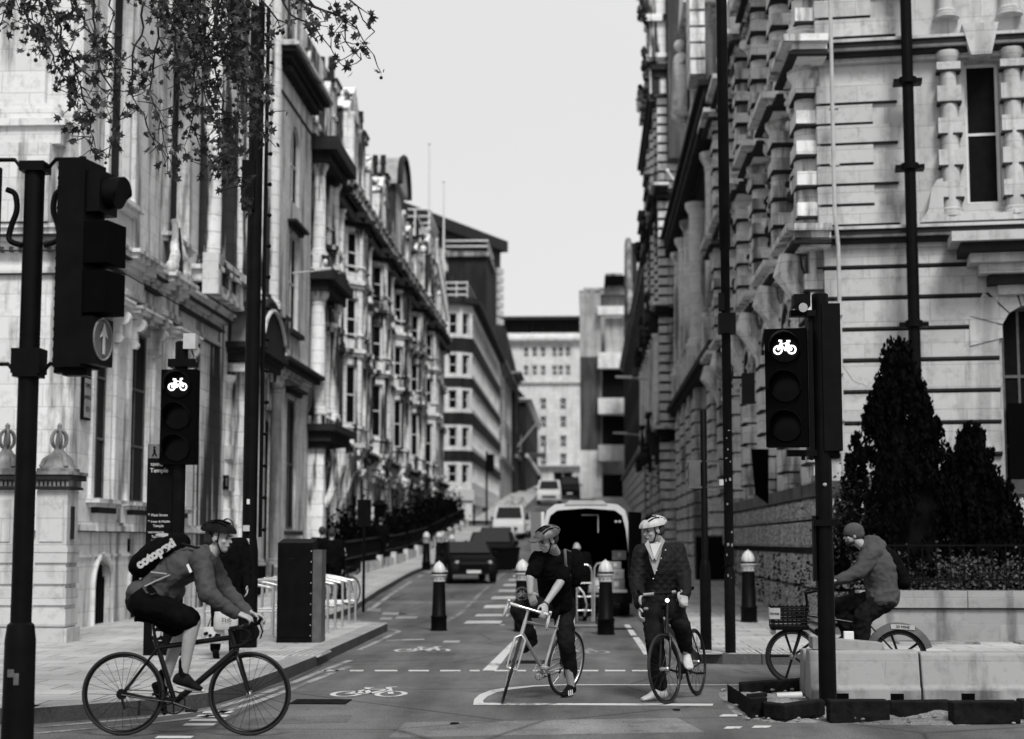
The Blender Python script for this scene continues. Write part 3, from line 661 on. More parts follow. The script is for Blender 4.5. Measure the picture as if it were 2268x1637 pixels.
for fr, L in ((f1, f1.L), (f2, 4.9)):
    mould(m, fr, 0, L, .9, [(.12, .14), (.08, .08)]); mould(m, fr, 0, L, .0, [(.5, .12)])
    mould(m, fr, 0, L, 5.95, [(.1, .08), (.12, .16)]); mould(s, fr, 0, L, 6.17, [(.14, .3), (.1, .42)]); mould(m, fr, 0, L, 6.41, [(.08, .3)])
    mould(s, fr, 0, L, 13.6, [(.06, .04)]); mould(s, fr, 0, L, 14.35, [(.12, .12), (.14, .3), (.14, .46)]); mould(m, fr, 0, L, 14.75, [(.1, .56), (.08, .4)])
    for i in range(int(L / .3)): s.fb(fr, i * .3 + .05, i * .3 + .18, 0, .25, 14.2, 14.36)
for o in ops[:2]: mould(s, f2, o[0] - .1, o[1] + .1, o[3] + .1, [(.1, .12), (.08, .25)]); mould(s, f2, o[0] - .05, o[1] + .05, o[2] - .16, [(.12, .18)])
PT(m, 'moulding', 'stoneA', C_); PT(s, 'dark_cornice', 'stoneDark', C_)
# attic above
m = MB(); X3 = -8.45; f3 = Fr((X3, 42.9), (X3, 47.3)); f3.n = Vector((1, 0)) ; wall(m, f3, 0, 4.4, 14.9, 20.5, [(.9, 1.7, 15.8, 18.6), (2.6, 3.4, 15.8, 18.6)], .3); m.box(-9.6, X3 - .35, 42.9, 47.3, 14.9, 20.5); m.box(-9.6, X3, 42.88, 43, 14.9, 20.5)
for y in (.2, 2.0, 3.8): m.fb(f3, y, y + .35, -.02, .14, 14.9, 19.6)
mould(m, f3, 0, 4.4, 19.6, [(.15, .2), (.2, .4)]); PT(m, 'attic', 'stoneDirty', C_)
for a in (.9, 2.6): win(C_, f3, a, a + .8, 15.8, 18.6, .08)
m = MB(); m.box(X2 + .0, X2 + .14, 43.1, 43.35, 6.75, 7.5); PT(m, 'alarm_box', 'grey', C_)
# street lamp arm on the pavilion
L_ = thing('wall_lamp', 'pale street lamp on a horizontal wall bracket beside the round-headed window on the left', 'street lamp', (X2, 45, 9))
m = MB(); m.tube([(X2, 44.4, 9.0), (X2 + .7, 44.6, 9.1)], .022); PT(m, 'bracket', 'whitedull', L_, 40)
m = MB(); m.prism([(X2 + .6, 44.5, 9.08), (X2 + 1.05, 44.5, 9.13), (X2 + 1.08, 44.5, 9.18), (X2 + .6, 44.5, 9.17)], (0, .2, 0)); PT(m, 'lamp_head', 'white', L_)
# ================================================================ LEFT row of ornate houses Y 47.3 - 97.5
def lf(x, y0, y1): f = Fr((x, y0), (x, y1)); f.n = Vector((1, 0)); return f
def house(y0, L, idx, label, roofstyle, bay=True, tone='stoneRow'):
    H = thing('terrace_house', label, 'building', (-8.5, y0, 0), 0, 'ornate stone houses along the left side')
    X = -8.5; f = lf(X, y0, y0 + L); zb = gz(y0)
    ops = []; c = L / 2; w = []
    G = 4.9
    ba, bb = c - 1.15, c + 1.15
    # ground floor windows
    for a in (.55, 2.05, L - 2.9, L - 1.45):
        if a + .85 < L: w.append((a, a + .85, zb + 1.2, 4.0, True))
    for z0, z1 in ((5.5, 7.9), (8.4, 10.3), (10.9, 12.7)):
        for a in (.35, L - 1.15): w.append((a, a + .8, z0, z1))
    m = MB(); wall(m, f, 0, L, -.4, 13.6, w, .28); PT(m, 'wall', tone, H)
    for i, o in enumerate(w): win(H, f, *o[:4], .09, (2, 2), .07)
    s = MB(); k = MB()
    mould(k, f, 0, L, 4.5, [(.1, .1), (.12, .2)], False); mould(s, f, 0, L, 4.72, [(.16, .34)], False); mould(k, f, 0, L, 4.88, [(.08, .4)], False)
    for z in (8.05, 10.5): mould(k, f, 0, L, z, [(.12, .12), (.1, .2)], False)
    mould(s, f, 0, L, 13.1, [(.15, .12), (.18, .25), (.2, .38)], False); mould(k, f, 0, L, 13.63, [(.1, .5), (.08, .4)], False)
    for i in range(int(L / .35)): s.fb(f, i * .35 + .08, i * .35 + .24, 0, .4, 12.85, 13.1)
    # pilasters between houses, rusticated
    for z in [x * .42 + zb for x in range(int((4.4 - zb) / .42))]: k.fb(f, -.2, .25, -.02, .16, z, z + .36)
    for z in (5.0, 8.2, 10.7):
        column(k, f, .05, .16, z, z + (2.95 if z < 6 else 2.2), .15, 10); s.fb(f, -.2, .3, -.02, .36, z + (2.95 if z < 6 else 2.2), z + (3.15 if z < 6 else 2.42))
    for o in w:
        if o[2] > 5: mould(k, f, o[0] - .08, o[1] + .08, o[3] + .04, [(.08, .1), (.1, .2)]); mould(k, f, o[0] - .08, o[1] + .08, o[2] - .14, [(.1, .18)])
    PT(k, 'moulding', tone, H, 40); PT(s, 'dark_moulding', 'stoneDark', H)
    if bay:  # canted bay, three storeys
        d = .55; pl = [(ba - .3, 0), (ba + .35, d), (bb - .35, d), (bb + .3, 0)]
        P = lambda a, o: (X + o, y0 + a)
        m = MB(); s2 = MB(); k2 = MB(); wins = []
        for j, (p, q) in enumerate(zip(pl, pl[1:])):
            fr = Fr(P(*p), P(*q)); mid = Vector(P((p[0] + q[0]) / 2, (p[1] + q[1]) / 2 + .1)); 
            if (mid - fr.p).dot(fr.n) < 0: fr.n = -fr.n
            if fr.n.x <= 0 and j == 1: fr.n = Vector((1, 0))
            Lw = fr.L; oo = []
            for z0, z1 in ((5.7, 7.8), (8.7, 10.2), (11.1, 12.6)):
                e = .16 if j != 1 else .3
                oo.append((e, Lw - e, z0, z1))
            wall(m, fr, 0, Lw, 4.9, 13.2, oo, .16); wins += [(fr, o) for o in oo]
            for z in (4.75, 8.1, 10.55): mould(k2, fr, -.02, Lw + .02, z, [(.12, .08), (.14, .16)]); mould(k2, fr, -.02, Lw + .02, z + .75 if z > 5 else z + .8, [(.06, .06)])
            mould(s2, fr, -.05, Lw + .05, 12.75, [(.14, .14), (.16, .3)])
        PT(m, 'bay_wall', tone, H)
        for fr, o in wins: win(H, fr, *o, .12, (1, 2), .07, name='bay_window')
        # corbel under the bay
        for q, z in ((.55, 4.6), (.45, 4.4), (.3, 4.15), (.15, 3.9)): k2.fb(f, ba + .1, bb - .1, 0, q, z, z + .2)
        for q in range(5): scroll(k2, f, ba + q * .5, .4, 4.2, .25)
        PT(k2, 'bay_moulding', tone, H, 40); s2.fb(f, ba - .2, bb + .2, 0, .7, 13.05, 13.25); PT(s2, 'bay_cornice', 'stoneDark', H)
    # attic, dormers, roof, chimneys
    r = MB(); r.prism([(X - .2, y0 + .0, 13.8), (X - .2, y0, 14.6), (X - 2.6, y0, 17.2), (X - 7, y0, 17.2), (X - 7, y0, 13.8)], (0, L, 0)); PT(r, 'roof', 'slate', H)
    k = MB(); k.fb(f, 0, L, -.15, .12, 13.8, 14.5); mould(k, f, 0, L, 14.5, [(.1, .22)], False)
    if roofstyle == 0:
        for a in (1.2, L - 2.2): k.fb(f, a, a + 1.0, -1.8, .0, 14.5, 16.2); k.prism([f(a - .1, .05, 16.2), f(a + 1.1, .05, 16.2), f(a + .5, .05, 16.9)], (-2, 0, 0))
    elif roofstyle == 1:
        k.fb(f, c - 1.5, c + 1.5, -2.5, .05, 14.5, 17.0)
        k.prism([f(c - 1.6, .12, 17.0), f(c + 1.6, .12, 17.0), f(c, .12, 18.2)], (-2.5, 0, 0)); column(k, f, c - 1.3, .15, 14.6, 16.9, .14, 8); column(k, f, c + 1.3, .15, 14.6, 16.9, .14, 8)
    PT(k, 'attic', tone, H, 40)
    ch = MB(); ch.box(X - 1.2, X - .05, y0 - .45, y0 + .45, 13.8, 17.3); ch.box(X - 1.3, X + .05, y0 - .55, y0 + .55, 17.0, 17.25); ch.box(X - 1.25, X, y0 - .5, y0 + .5, 16.0, 16.12)
    cs = PT(ch, 'chimney', 'stoneDirty', H); cp = MB()
    for q in (-.9, -.55, -.2): cp.lathe((X + q, y0, 17.3), [(.12, 0), (.1, .5), (.14, .55), (.12, .7), (.12, .95)], 8)
    cp.box(X - 1.35, X + .1, y0 - .6, y0 + .6, 17.25, 17.34); x = cp.build('chimney_pot', M['stoneDark'], cs)
    return H, f
hl = ['first ornate house after the pavilion, its pillared stone portico reaching over the pavement',
      'ornate house with stacked canted bays, second after the pavilion',
      'third ornate house after the pavilion, behind the footpath name board',
      'ornate house in the middle of the left row, with the domed dormer on its roof',
      'fifth ornate house after the pavilion, above the parked dark car',
      'ornate house one before the gap leading to the banded building',
      'last ornate house of the left row, at the side street corner']
y = 47.3; HS = []
Ls = [7.2, 7.2, 7.2, 7.2, 7.2, 7.2, 7.0]
for i, L in enumerate(Ls):
    HS.append(house(y, L, i, hl[i], 1 if i in (1, 5) else 0, bay=i < 6)); y += L
# gable end wall of last house and portico of the first
H0, f0 = HS[0]
m = MB(); s = MB(); k = MB()
pf = lf(-7.95, 47.6, 51)
for y_ in (47.9, 50.6):
    k.box(-8.25, -7.70, y_ - .28, y_ + .28, .1, 4.3)
    column(k, pf, y_ - 47.6, -.02, 5.3, 9.0, .24, 14); column(k, pf, y_ - 47.6, -.02, 10.1, 12.9, .2, 14)
    k.sph((-7.97, y_, 5.4), .2)
k.box(-8.5, -7.80, 47.6, 47.8, .1, 4.3)
for z, h, e in ((4.3, .2, .05), (4.5, .3, .2), (4.8, .2, .38)): s.box(-8.5, -7.65 + e, 47.5 - e, 51 + e, z, z + h)
for z, h, e in ((9.0, .3, .1), (9.3, .3, .3), (12.9, .3, .1), (13.2, .4, .35)): s.box(-8.5, -7.70 + e, 47.5 - e, 51 + e, z, z + h)
k.box(-8.10, -7.80, 47.6, 50.9, 5.0, 5.3); k.box(-8.10, -7.85, 47.6, 50.9, 9.6, 10.1); k.box(-8.5, -7.90, 47.6, 50.9, 9.58, 9.7)
for q in range(8): scroll(k, pf, .3 + q * .4, .1, 9.75, .2)
for y_ in (48.0, 50.5): k.tube([(-7.70, y_, 2.6), (-7.45, y_, 3.2), (-7.30, y_, 3.9), (-7.35, y_, 4.3)], [.08, .14, .2, .24], 8)
PT(k, 'portico', 'stoneRow', H0, 40); PT(s, 'portico_entablature', 'stoneDark', H0)
# domed dormer on the fourth
H3, f3_ = HS[3]
m = MB(); a = .6; m.fb(f3_, a, a + 3.2, -2.4, .2, 14.5, 17.1); PT(m, 'dormer', 'stoneRow', H3)
m = MB(); n = 12; m.rings([[(x, 68.9 + .6 + 1.6 - 1.85 * math.cos(math.pi * k / n), 17.1 + 1.5 * math.sin(math.pi * k / n)) for k in range(n + 1)] for x in (-10.9, -8.05)]); PT(m, 'dormer_roof', 'lead', H3, 50)
m = MB(); m.tube([(-8.0, 68.9 + 2.2 - 1.85 * math.cos(math.pi * k / n), 17.1 + 1.5 * math.sin(math.pi * k / n)) for k in range(n + 1)], .14, 6); PT(m, 'dormer_arch', 'stoneDark', H3, 50)
H6, f6 = HS[6]
m = MB(); m.box(-14, -8.5, 97.3, 97.5, 0, 14.4); PT(m, 'gable_wall', 'stoneRow', H6)
m = MB(); m.box(-14, -8.9, 90, 97, 14.4, 17.6); m.box(-12, -8.9, 91, 96.5, 17.6, 19.4); PT(m, 'roof_plant_room', 'farstone', H6)
# rooftop rails and stair frame
m = MB()
for z in (17.9, 18.3, 18.7): m.tube([(-8.8, 83, z), (-8.8, 97, z)], .05, 5)
for y_ in range(83, 98, 2): m.tube([(-8.8, y_, 17.3), (-8.8, y_, 18.7)], .05, 5)
for z in (19.6, 20.0, 20.4): m.tube([(-11.5, 90.9, z), (-8.8, 90.9, z)], .05, 5); m.tube([(-8.8, 90.9, z), (-8.8, 96.4, z - .3)], .05, 5)
for i in range(9): q = i / 8; m.tube([(-8.3, 90 + 7 * q, 17.2 - 2.4 * q), (-8.3, 90 + 7 * q, 18.5 - 2.4 * q)], .05, 5)
m.tube([(-8.3, 90, 18.5), (-8.3, 97, 16.1)], .07, 5); m.tube([(-8.3, 90, 17.2), (-8.3, 97, 14.8)], .07, 5)
PT(m, 'roof_rail', 'white', H6)
for i, (u, v0, v1) in enumerate(((951, 318, 640), (983, 402, 640))):
    p0, p1 = onY(u, v1, 95 + i * 6), onY(u, v0, 95 + i * 6)
    m = MB(); m.tube([p0 + Vector((0, 0, -5)), p1], [.12, .04], 8); m.sph(p1, .09, 8, 6)
    tag(m.build('mast', M['white'], smooth=50), 'thin white mast, the %s of the two above the left roofs' % ('taller' if i == 0 else 'shorter and right hand one'), 'mast')
# ---------------------------------------------------------------- railings, hedges along the row
m = MB()
for i in range(1, 12):
    y0 = 47.6 + i * 4.1; m.box(-7.25, -7.0, y0, y0 + 3.9, gz(y0) - .1, gz(y0 + 3.9) + .42); m.box(-7.3, -6.95, y0 + 3.85, y0 + 4.15, gz(y0) - .1, gz(y0 + 3.9) + .6)
tag(m.build('plinth_wall', M['stoneA']), 'low stepped stone wall with small piers under the hedge on the left pavement', 'wall')
m = MB()
for i in range(300):
    y0 = 48 + i * .16; m.box(-7.14, -7.12, y0, y0 + .02, gz(y0) + .3, gz(y0) + 1.25)
for z in (.7, 1.2):
    m.tube([(-7.12, y, gz(y) + z) for y in range(48, 97, 4)], .03, 5)
tag(m.build('railing', M['black']), 'long black iron railing running in front of the left houses', 'railing')
def leafcloud(mb, pts, s, n_each, spread, tri=False):
    for p, sp in pts:
        for _ in range(n_each):
            c = Vector(p) + Vector((random.gauss(0, sp[0]), random.gauss(0, sp[1]), random.gauss(0, sp[2])))
            a = Vector((random.uniform(-1, 1), random.uniform(-1, 1), random.uniform(-.6, 1))).normalized(); b = a.cross(Vector((random.uniform(-1, 1), random.uniform(-1, 1), random.uniform(-1, 1)))).normalized()
            q = s * random.uniform(.6, 1.4); mb.quad(c - a * q, c - b * q * .6, c + a * q, c + b * q * .6)
hl_ = ['clipped dark hedge nearest the pavilion behind the black railing', 'dark hedge in the middle of the railing', 'round-topped tall dark bush standing above the railing hedge', 'loose dark planting toward the side street corner']
for i, (ya, yb, h, rr) in enumerate(((48.2, 60, 1.7, .35), (60.3, 72, 1.75, .4), (73, 76, 2.7, .7), (76.5, 95, 1.9, .5))):
    H = thing('hedge' if i != 2 else 'bush', hl_[i], 'hedge', (-7.7, ya, 0), 0, None)
    m = MB(); pts = []
    y = ya
    while y < yb: pts.append(((-7.75, y, gz(y) + .5 + h * .5 - .4), (rr * .7, .25, h * .3))); y += .5
    leafcloud(m, pts, .08, 190, 1)
    for y in [ya + q for q in range(1, int(yb - ya))]: m.box(-8.0, -7.5, y - .5, y + .5, gz(y) + .1, gz(y) + h * .6)
    PT(m, 'foliage', 'leafdark', H)

# ---------------------------------------------------------------- gate piers with finials at the far left
for i, (u, lab) in enumerate(((106, 'carved stone gate pier with an open orb finial, beside the nearest signal pole'), (-12, 'second gate pier with an orb finial, cut by the left picture edge'))):
    b = onZ(u, 1424, PH); c = thing('gate_pier', lab, 'pier', (b.x, b.y, PH), 0, 'stone gate piers'); bpy.context.view_layer.update(); X, Y = b.x, b.y; c.scale = (.84, 1, .94)
    m = MB(); m.box(X - .27, X + .27, Y, Y + .5, PH, 2.45)
    for k in range(4): m.box(X - .3, X + .3, Y - .03, Y + .53, PH + .25 + k * .32, PH + .5 + k * .32)
    m.box(X - .34, X + .34, Y - .06, Y + .55, PH, PH + .22); m.box(X - .31, X + .31, Y - .04, Y + .54, 1.5, 1.56); m.box(X - .2, X + .2, Y - .02, Y, 1.66, 2.3); PT(m, 'shaft', 'stoneR', c)
    m = MB(); m.box(X - .33, X + .33, Y - .08, Y + .56, 2.46, 2.5); m.box(X - .37, X + .37, Y - .12, Y + .6, 2.6, 2.68); m.box(X + .275, X + .29, Y + .15, Y + .3, 1.7, 2.2); PT(m, 'dark_moulding', 'stoneDark', c)
    m = MB()
    for k in range(9): m.box(X - .33 + k * .075, X - .29 + k * .075, Y - .09, Y - .04, 2.5, 2.58)
    m.box(X - .3, X + .3, Y - .04, Y + .54, 2.5, 2.6); m.box(X - .39, X + .39, Y - .14, Y + .62, 2.68, 2.73)
    m.lathe((X, Y + .24, 0), [(.36, 2.73), (.36, 2.78), (.3, 2.8), (.2, 2.95), (.12, 3.02), (.08, 3.08), (.08, 3.12)], 12)
    for k in range(4): a = k * 1.57 + .78; m.tube([(X + .3 * math.cos(a), Y + .24 + .3 * math.sin(a), 2.8), (X + .26 * math.cos(a), Y + .24 + .26 * math.sin(a), 2.9), (X + .12 * math.cos(a), Y + .24 + .12 * math.sin(a), 3.0)], [.05, .04, .03], 6)
    for a in (0, 1.05, 2.1): m.tube([(X + .14 * math.cos(q) * math.cos(a), Y + .24 + .14 * math.cos(q) * math.sin(a), 3.24 + .15 * math.sin(q)) for q in [2 * math.pi * k / 16 for k in range(16)]], .025, 6, closed=True)
    m.lathe((X, Y + .24, 0), [(.05, 3.08), (.07, 3.2), (.04, 3.4), (.045, 3.46), (.001, 3.5)], 8); PT(m, 'finial', 'stoneMid', c, 40)
    for ch in c.children: ch.matrix_parent_inverse = Matrix.Translation(c.location).inverted()
b = onZ(84, 1424, PH)
c = thing('stair_rail', 'short black iron rail with a sloping stone coping between the gate piers', 'railing', (b.x, b.y, PH)); bpy.context.view_layer.update()
m = MB()
for k in range(7): x = b.x - .85 + k * .09; m.tube([(x, b.y + .25, .9 + k * .05), (x, b.y + .25, 1.55 + k * .06)], .012, 5)
m.tube([(b.x - .9, b.y + .25, 1.5), (b.x - .2, b.y + .25, 1.95)], .02, 5); PT(m, 'rail', 'black', c)
m = MB(); m.prism([(b.x - 1.2, b.y + .15, PH), (b.x - .1, b.y + .15, PH), (b.x - .1, b.y + .15, 1.15), (b.x - .5, b.y + .15, .75), (b.x - 1.2, b.y + .15, .6)], (0, .25, 0)); PT(m, 'coping', 'stoneA', c)
# ================================================================ far buildings
def grid_windows(root, fr, xs, ws, zs, h, dep=.2, bars=(2, 2), fm='sash', gm='glassdull', th=.09):
    for x in xs:
        for z in zs: win(root, fr, x, x + ws, z, z + h, dep, bars, th, fm, gm)
# banded building with rounded corner, Y 104-139
Bb = thing('banded_building', 'mid-rise block with white window bands between dark brick bands and a rounded corner', 'building', (-7.4, 104, 2))
ffb = Fr((-13, 104), (-8.0, 104)); fsb = lf(-7.3, 104.7, 139)
levels = [(5.2, 6.6), (7.5, 9.0), (9.95, 11.4), (12.2, 13.7), (14.8, 16.4)]
fco = Fr((-8.0, 104), (-7.3, 104.7)); fco.n = Vector((.707, -.707))
opsf = [(a, a + .62, z0, z1) for a in (.4, 1.15, 2.0, 2.75, 3.5, 4.25) for z0, z1 in levels]
frames = [(ffb, ffb.L, [(a, a + .55, z0 + .12, z1 - .12) for a in (1.1, 1.75, 2.75, 3.4, 4.2) for z0, z1 in levels]),
          (fco, fco.L, [(.15, .75, z0 + .12, z1 - .12) for z0, z1 in levels]),
          (fsb, 34.3, [(a * 2.3 + .4, a * 2.3 + 2.3, z0 + .2, z1 - .1) for a in range(14) for z0, z1 in levels])]
m = MB(); 
for fr, L, o in frames: wall(m, fr, 0, L, 1, 17.2, o, .2)
PT(m, 'wall', 'render', Bb)
for fr, L, o in frames:
    for q in o: win(Bb, fr, *q, .15, (1 if q[1] - q[0] < 1 else 3, 2 if q[1] - q[0] < 1 else 1), .07, 'white', 'glassdull')
m = MB()
for fr, L, o in frames:
    for (a, b), (c, d) in zip(levels, levels[1:]): m.fb(fr, -.02, L + .02, 0, .07, b + .12, c - .12)
    m.fb(fr, -.02, L + .02, 0, .07, 1.5, 1.6)
PT(m, 'brick_band', 'brickDark', Bb)
m = MB(); 
for fr, L, o in frames: m.fb(fr, -.1, L + .1, 0, .5, 16.9, 17.25)
m.box(-20, -7.7, 104.2, 139, 17.0, 17.22); PT(m, 'eaves', 'stoneDark', Bb)
m = MB(); m.box(-22, -13, 104, 139, 0, 17); m.box(-12.6, -7.75, 104.3, 139, 1, 16.9); m.box(-14, -9, 108, 136, 17.25, 19.6); PT(m, 'core', 'brickDark', Bb)
m = MB(); m.fb(ffb, 1, 5, 0, .15, 4.2, 4.9); m.fb(fco, -.05, 1.05, 0, .15, 4.2, 4.9); m.fb(fsb, 0, 34, 0, .15, 4.0, 4.6); PT(m, 'shop_fascia', 'white', Bb)
m = MB(); m.fb(ffb, 1.2, 3.2, 0, .05, 2.4, 3.9); m.fb(fsb, 3, 10, 0, .05, 2.4, 3.9); PT(m, 'shop_window', 'whitedull', Bb)
m = MB(); m.fb(ffb, 3.5, 4.8, 0, .06, 2, 4.1); 
for q in range(6): m.fb(fsb, 11 + q * 3.6, 13 + q * 3.6, 0, .05, 2.6, 4); 
PT(m, 'door', 'blackmatt', Bb)
m = MB()
for z in (17.5, 17.9, 18.3): m.tube([(-12.5, 104.2, z), (-7.6, 104.2, z), (-7.5, 112, z)], .05, 5)
for i in range(8): m.tube([(-12.5 + i * .7, 104.2, 17.2), (-12.5 + i * .7, 104.2, 18.4)], .04, 5)
PT(m, 'roof_rail', 'white', Bb)
# big block behind with dark flat roof edge (turned to the street)
D_ = thing('office_block', 'tall modern block behind the left roofs, ribbed pale walls under a dark roof edge', 'building', (-16.6, 170, 8))
pa, pb = onY(925, 470, 168), onY(1106, 538, 190); 
fd = Fr((-30, 157), (-16.4, 168)); f5 = Fr((pa.x - 4, 163), (pb.x, 190)); 
if f5.n.y > 0: f5.n = -f5.n
ztop = 37
m = MB(); m.fb(f5, 0, f5.L, -12, 0, 5, ztop - 3); PT(m, 'wall', 'farstone', D_)
m = MB(); m.fb(f5, -.5, f5.L + .5, -12.5, .9, ztop - 1.3, ztop); m.fb(f5, -.2, f5.L + .1, -12, .1, ztop - 3.2, ztop - 1.3); m.fb(f5, f5.L - 6.5, f5.L - .9, -11, .06, 12, ztop - 3); PT(m, 'roof_edge', 'stoneDark', D_)
m = MB()
for z in (31, 28.4, 26, 23.5): m.fb(f5, 0, f5.L - 6.6, 0, .25, z, z + .35)
PT(m, 'rib', 'grey', D_)
m = MB()
for z in range(8, 34): m.fb(f5, f5.L - .9, f5.L + .6, -1, .3, z, z + .7)
PT(m, 'stair_louvre', 'whitedull', D_)
# plant room with rail in front of it
D2 = thing('roof_pavilion', 'small dark rooftop block with white rail, in front of the tall modern block', 'building', (-9, 120, 19))
m = MB(); m.box(-12, -8.6, 141, 150, 5, 26.5); PT(m, 'wall', 'brickDark', D2); m = MB(); m.box(-12.4, -8.3, 140.6, 150.4, 26.5, 26.9); PT(m, 'roof_edge', 'stoneMid', D2)
m = MB()
for z in (27.4, 27.9): m.tube([(-12.2, 140.8, z), (-8.5, 140.8, z), (-8.5, 150, z)], .07, 5)
PT(m, 'rail', 'white', D2)
# dark brick buildings stepping up the hill on the left
for i, (y0, y1, x, zt, lab, mt) in enumerate(((140, 163, -7.4, 17.0, 'pale narrow building next to the banded block up the hill', 'stoneDirty'), (164, 171, -7.0, 18.5, 'dark gabled brick building up the hill on the left', 'brickDark'), (171.5, 214, -6.25, 16.5, 'farthest dark brick building on the left with a white string course', 'brickDark'))):
    H = thing('brick_building' if i else 'stone_house', lab, 'building', (x, y0, gz(y0))); f = lf(x, y0, y1); zb = gz(y0); L = y1 - y0
    ops = [(a * 3.2 + .8, a * 3.2 + 2.2, z, z + 2) for a in range(int((L + .5) / 3.2)) for z in [zb + 4.3 + 3.4 * q for q in range(int((zt - zb - 5) / 3.4))]]
    fr = Fr((x - 5, y0), (x, y0)); o2 = [(a, a + .9, z, z + 1.9) for a in (2.0, 3.6) for z in [zb + 4.3 + 3.4 * q for q in range(int((zt - zb - 5) / 3.4))]]
    m = MB(); wall(m, f, 0, L, zb - 1, zt, ops, .2); wall(m, fr, 0, 5, zb - 1, zt, o2, .2); m.box(x - 12, x - .4, y0 + .4, y1, zb - 1, zt - .1); PT(m, 'wall', mt, H)
    for o in ops: win(H, f, *o, .15, (2, 2), .1)
    for o in o2: win(H, fr, *o, .15, (2, 2), .08)
    m = MB(); mould(m, f, 0, L, zt - .3, [(.3, .3), (.2, .6)]); mould(m, f, 0, L, zb + 3.7, [(.35, .25)]); mould(m, fr, 0, 5, zt - .3, [(.3, .3), (.2, .6)]); PT(m, 'cornice', 'render' if i == 2 else 'stoneMid', H)
    m = MB(); m.prism([(x, y0, zt + .2), (x - 1.2, y0, zt + (5 if i == 1 else 1.6)), (x - 9, y0, zt + (5 if i == 1 else 1.6)), (x - 9, y0, zt + .2)], (0, L, 0)); PT(m, 'roof', 'slate', H)
    if i == 2:
        m = MB(); m.fb(f, 8, 14, 0, 1.8, zb + 4.4, zb + 4.6); 
        for q in range(20): m.fb(f, 8 + q * .3, 8.05 + q * .3, 1.7, 1.78, zb + 4.6, zb + 5.8)
        m.fb(f, 8, 14, 1.68, 1.8, zb + 5.8, zb + 5.95); PT(m, 'balcony', 'grey', H)
    if i == 1:
        m = MB(); m.tube([(x, y0 + 4, zb + 5), (x + 2.2, y0 + 3, zb + 7.6)], .09, 6); PT(m, 'flagpole', 'whitedull', H)
# pale building closing the view
E_ = thing('pale_building', 'pale stone building closing the end of the street, with a dark colonnade on its roof', 'building', (-5, 216, 9))
fe = Fr((-14, 216), (1.5, 216)); z0 = 8
us = (1156, 1184, 1218, 1232, 1250, 1266) 
cols = [(onY(u, 900, 216).x + 14) for u in (1165, 1184, 1203, 1228, 1242, 1258)]; ops = []
for zr in (26.1, 23.6): ops += [(c - .35, c + .35, zr, zr + 1.4) for c in cols]
for zr in (19.0, 16.6, 14.0, 11.6): ops += [(c - .42, c + .42, zr, zr + 1.6) for c in (cols[2], cols[4] + .3, cols[0] - .4)]
ops.append((cols[3] - .2, cols[5] + .6, 8, 10.8)); ops.append((cols[1] - .2, cols[1] + .9, 8, 10.4))
zt = 28.0
m = MB(); wall(m, fe, 0, fe.L, 6, zt, ops, .3); m.box(-14, 1.5, 216.6, 228, 6, zt - .05); PT(m, 'wall', 'farstone', E_)
for o in ops: win(E_, fe, *o, .2, (2, 2), .1)
m = MB(); mould(m, fe, 0, fe.L, 22.6, [(.3, .4)]); mould(m, fe, 0, fe.L, zt, [(.3, .6), (.3, .9)]); mould(m, fe, 0, fe.L, 11.2, [(.3, .5), (.2, .8)]); PT(m, 'cornice', 'farstone', E_)
m = MB(); m.prism([fe(0, 0, zt + .5), fe(0, -1.2, zt + 1.5), fe(0, -8, zt + 1.5), fe(0, -8, zt + .6)], (15.5, 0, 0)); PT(m, 'sloped_roof', 'farstone', E_)
m = MB(); m.fb(fe, .6, 15, -8, -1.4, zt + 1.5, zt + 1.65); m.fb(fe, 0, 15.5, -8, -1.2, zt + 3.4, zt + 3.8); m.fb(fe, 1, 15, -7, -3.0, zt + 1.65, zt + 3.4)
for q in range(22): m.fb(fe, .7 + q * .68, .85 + q * .68, -2.6, -2.4, zt + 1.6, zt + 3.4)
PT(m, 'roof_colonnade', 'stoneDark', E_)
# right: concrete office with stacked balconies
G_ = thing('concrete_building', 'pale modern concrete building far up on the right with stacked box balconies', 'building', (-.3, 150, 6))
m = MB(); m.box(-.45, 1.5, 150, 175, 4, 24.6); m.box(-.1, 5, 152, 175, 4, 25.4); PT(m, 'wall', 'conc', G_)
m = MB(); m.box(-.43, 1.46, 149.94, 150, 10.0, 18.6); PT(m, 'brick_panel', 'brickMid', G_)
m = MB(); m.box(-.47, 1.52, 149.85, 150, 4, 9.9); PT(m, 'base_panel', 'render', G_)
m = MB()
for z in (17.4, 13.2, 8.9): m.box(1.2, 4.2, 148.6, 150.1, z, z + 1.45)
m.box(1.2, 4.3, 148.9, 150.1, 22.4, 23.2); PT(m, 'balcony', 'render', G_)
m = MB()
for z in (14.7, 10.4, 5): m.box(1.6, 4.4, 149.9, 150.0, z, z + 2.7); 
PT(m, 'balcony_recess', 'glassdull', G_)
m = MB(); m.box(1.9, 3.6, 149.85, 149.9, 19.0, 22.2); PT(m, 'blind', 'conc', G_)
m = MB(); m.box(-.5, 4, 151, 170, 24.6, 25.0); m.box(2, 3.6, 151, 160, 25.0, 26.6); PT(m, 'roof_block', 'stoneMid', G_)
m = MB(); m.box(1.9, 3.9, 150.4, 158, 25.4, 26.3); PT(m, 'roof_sign', 'blackmatt', G_)
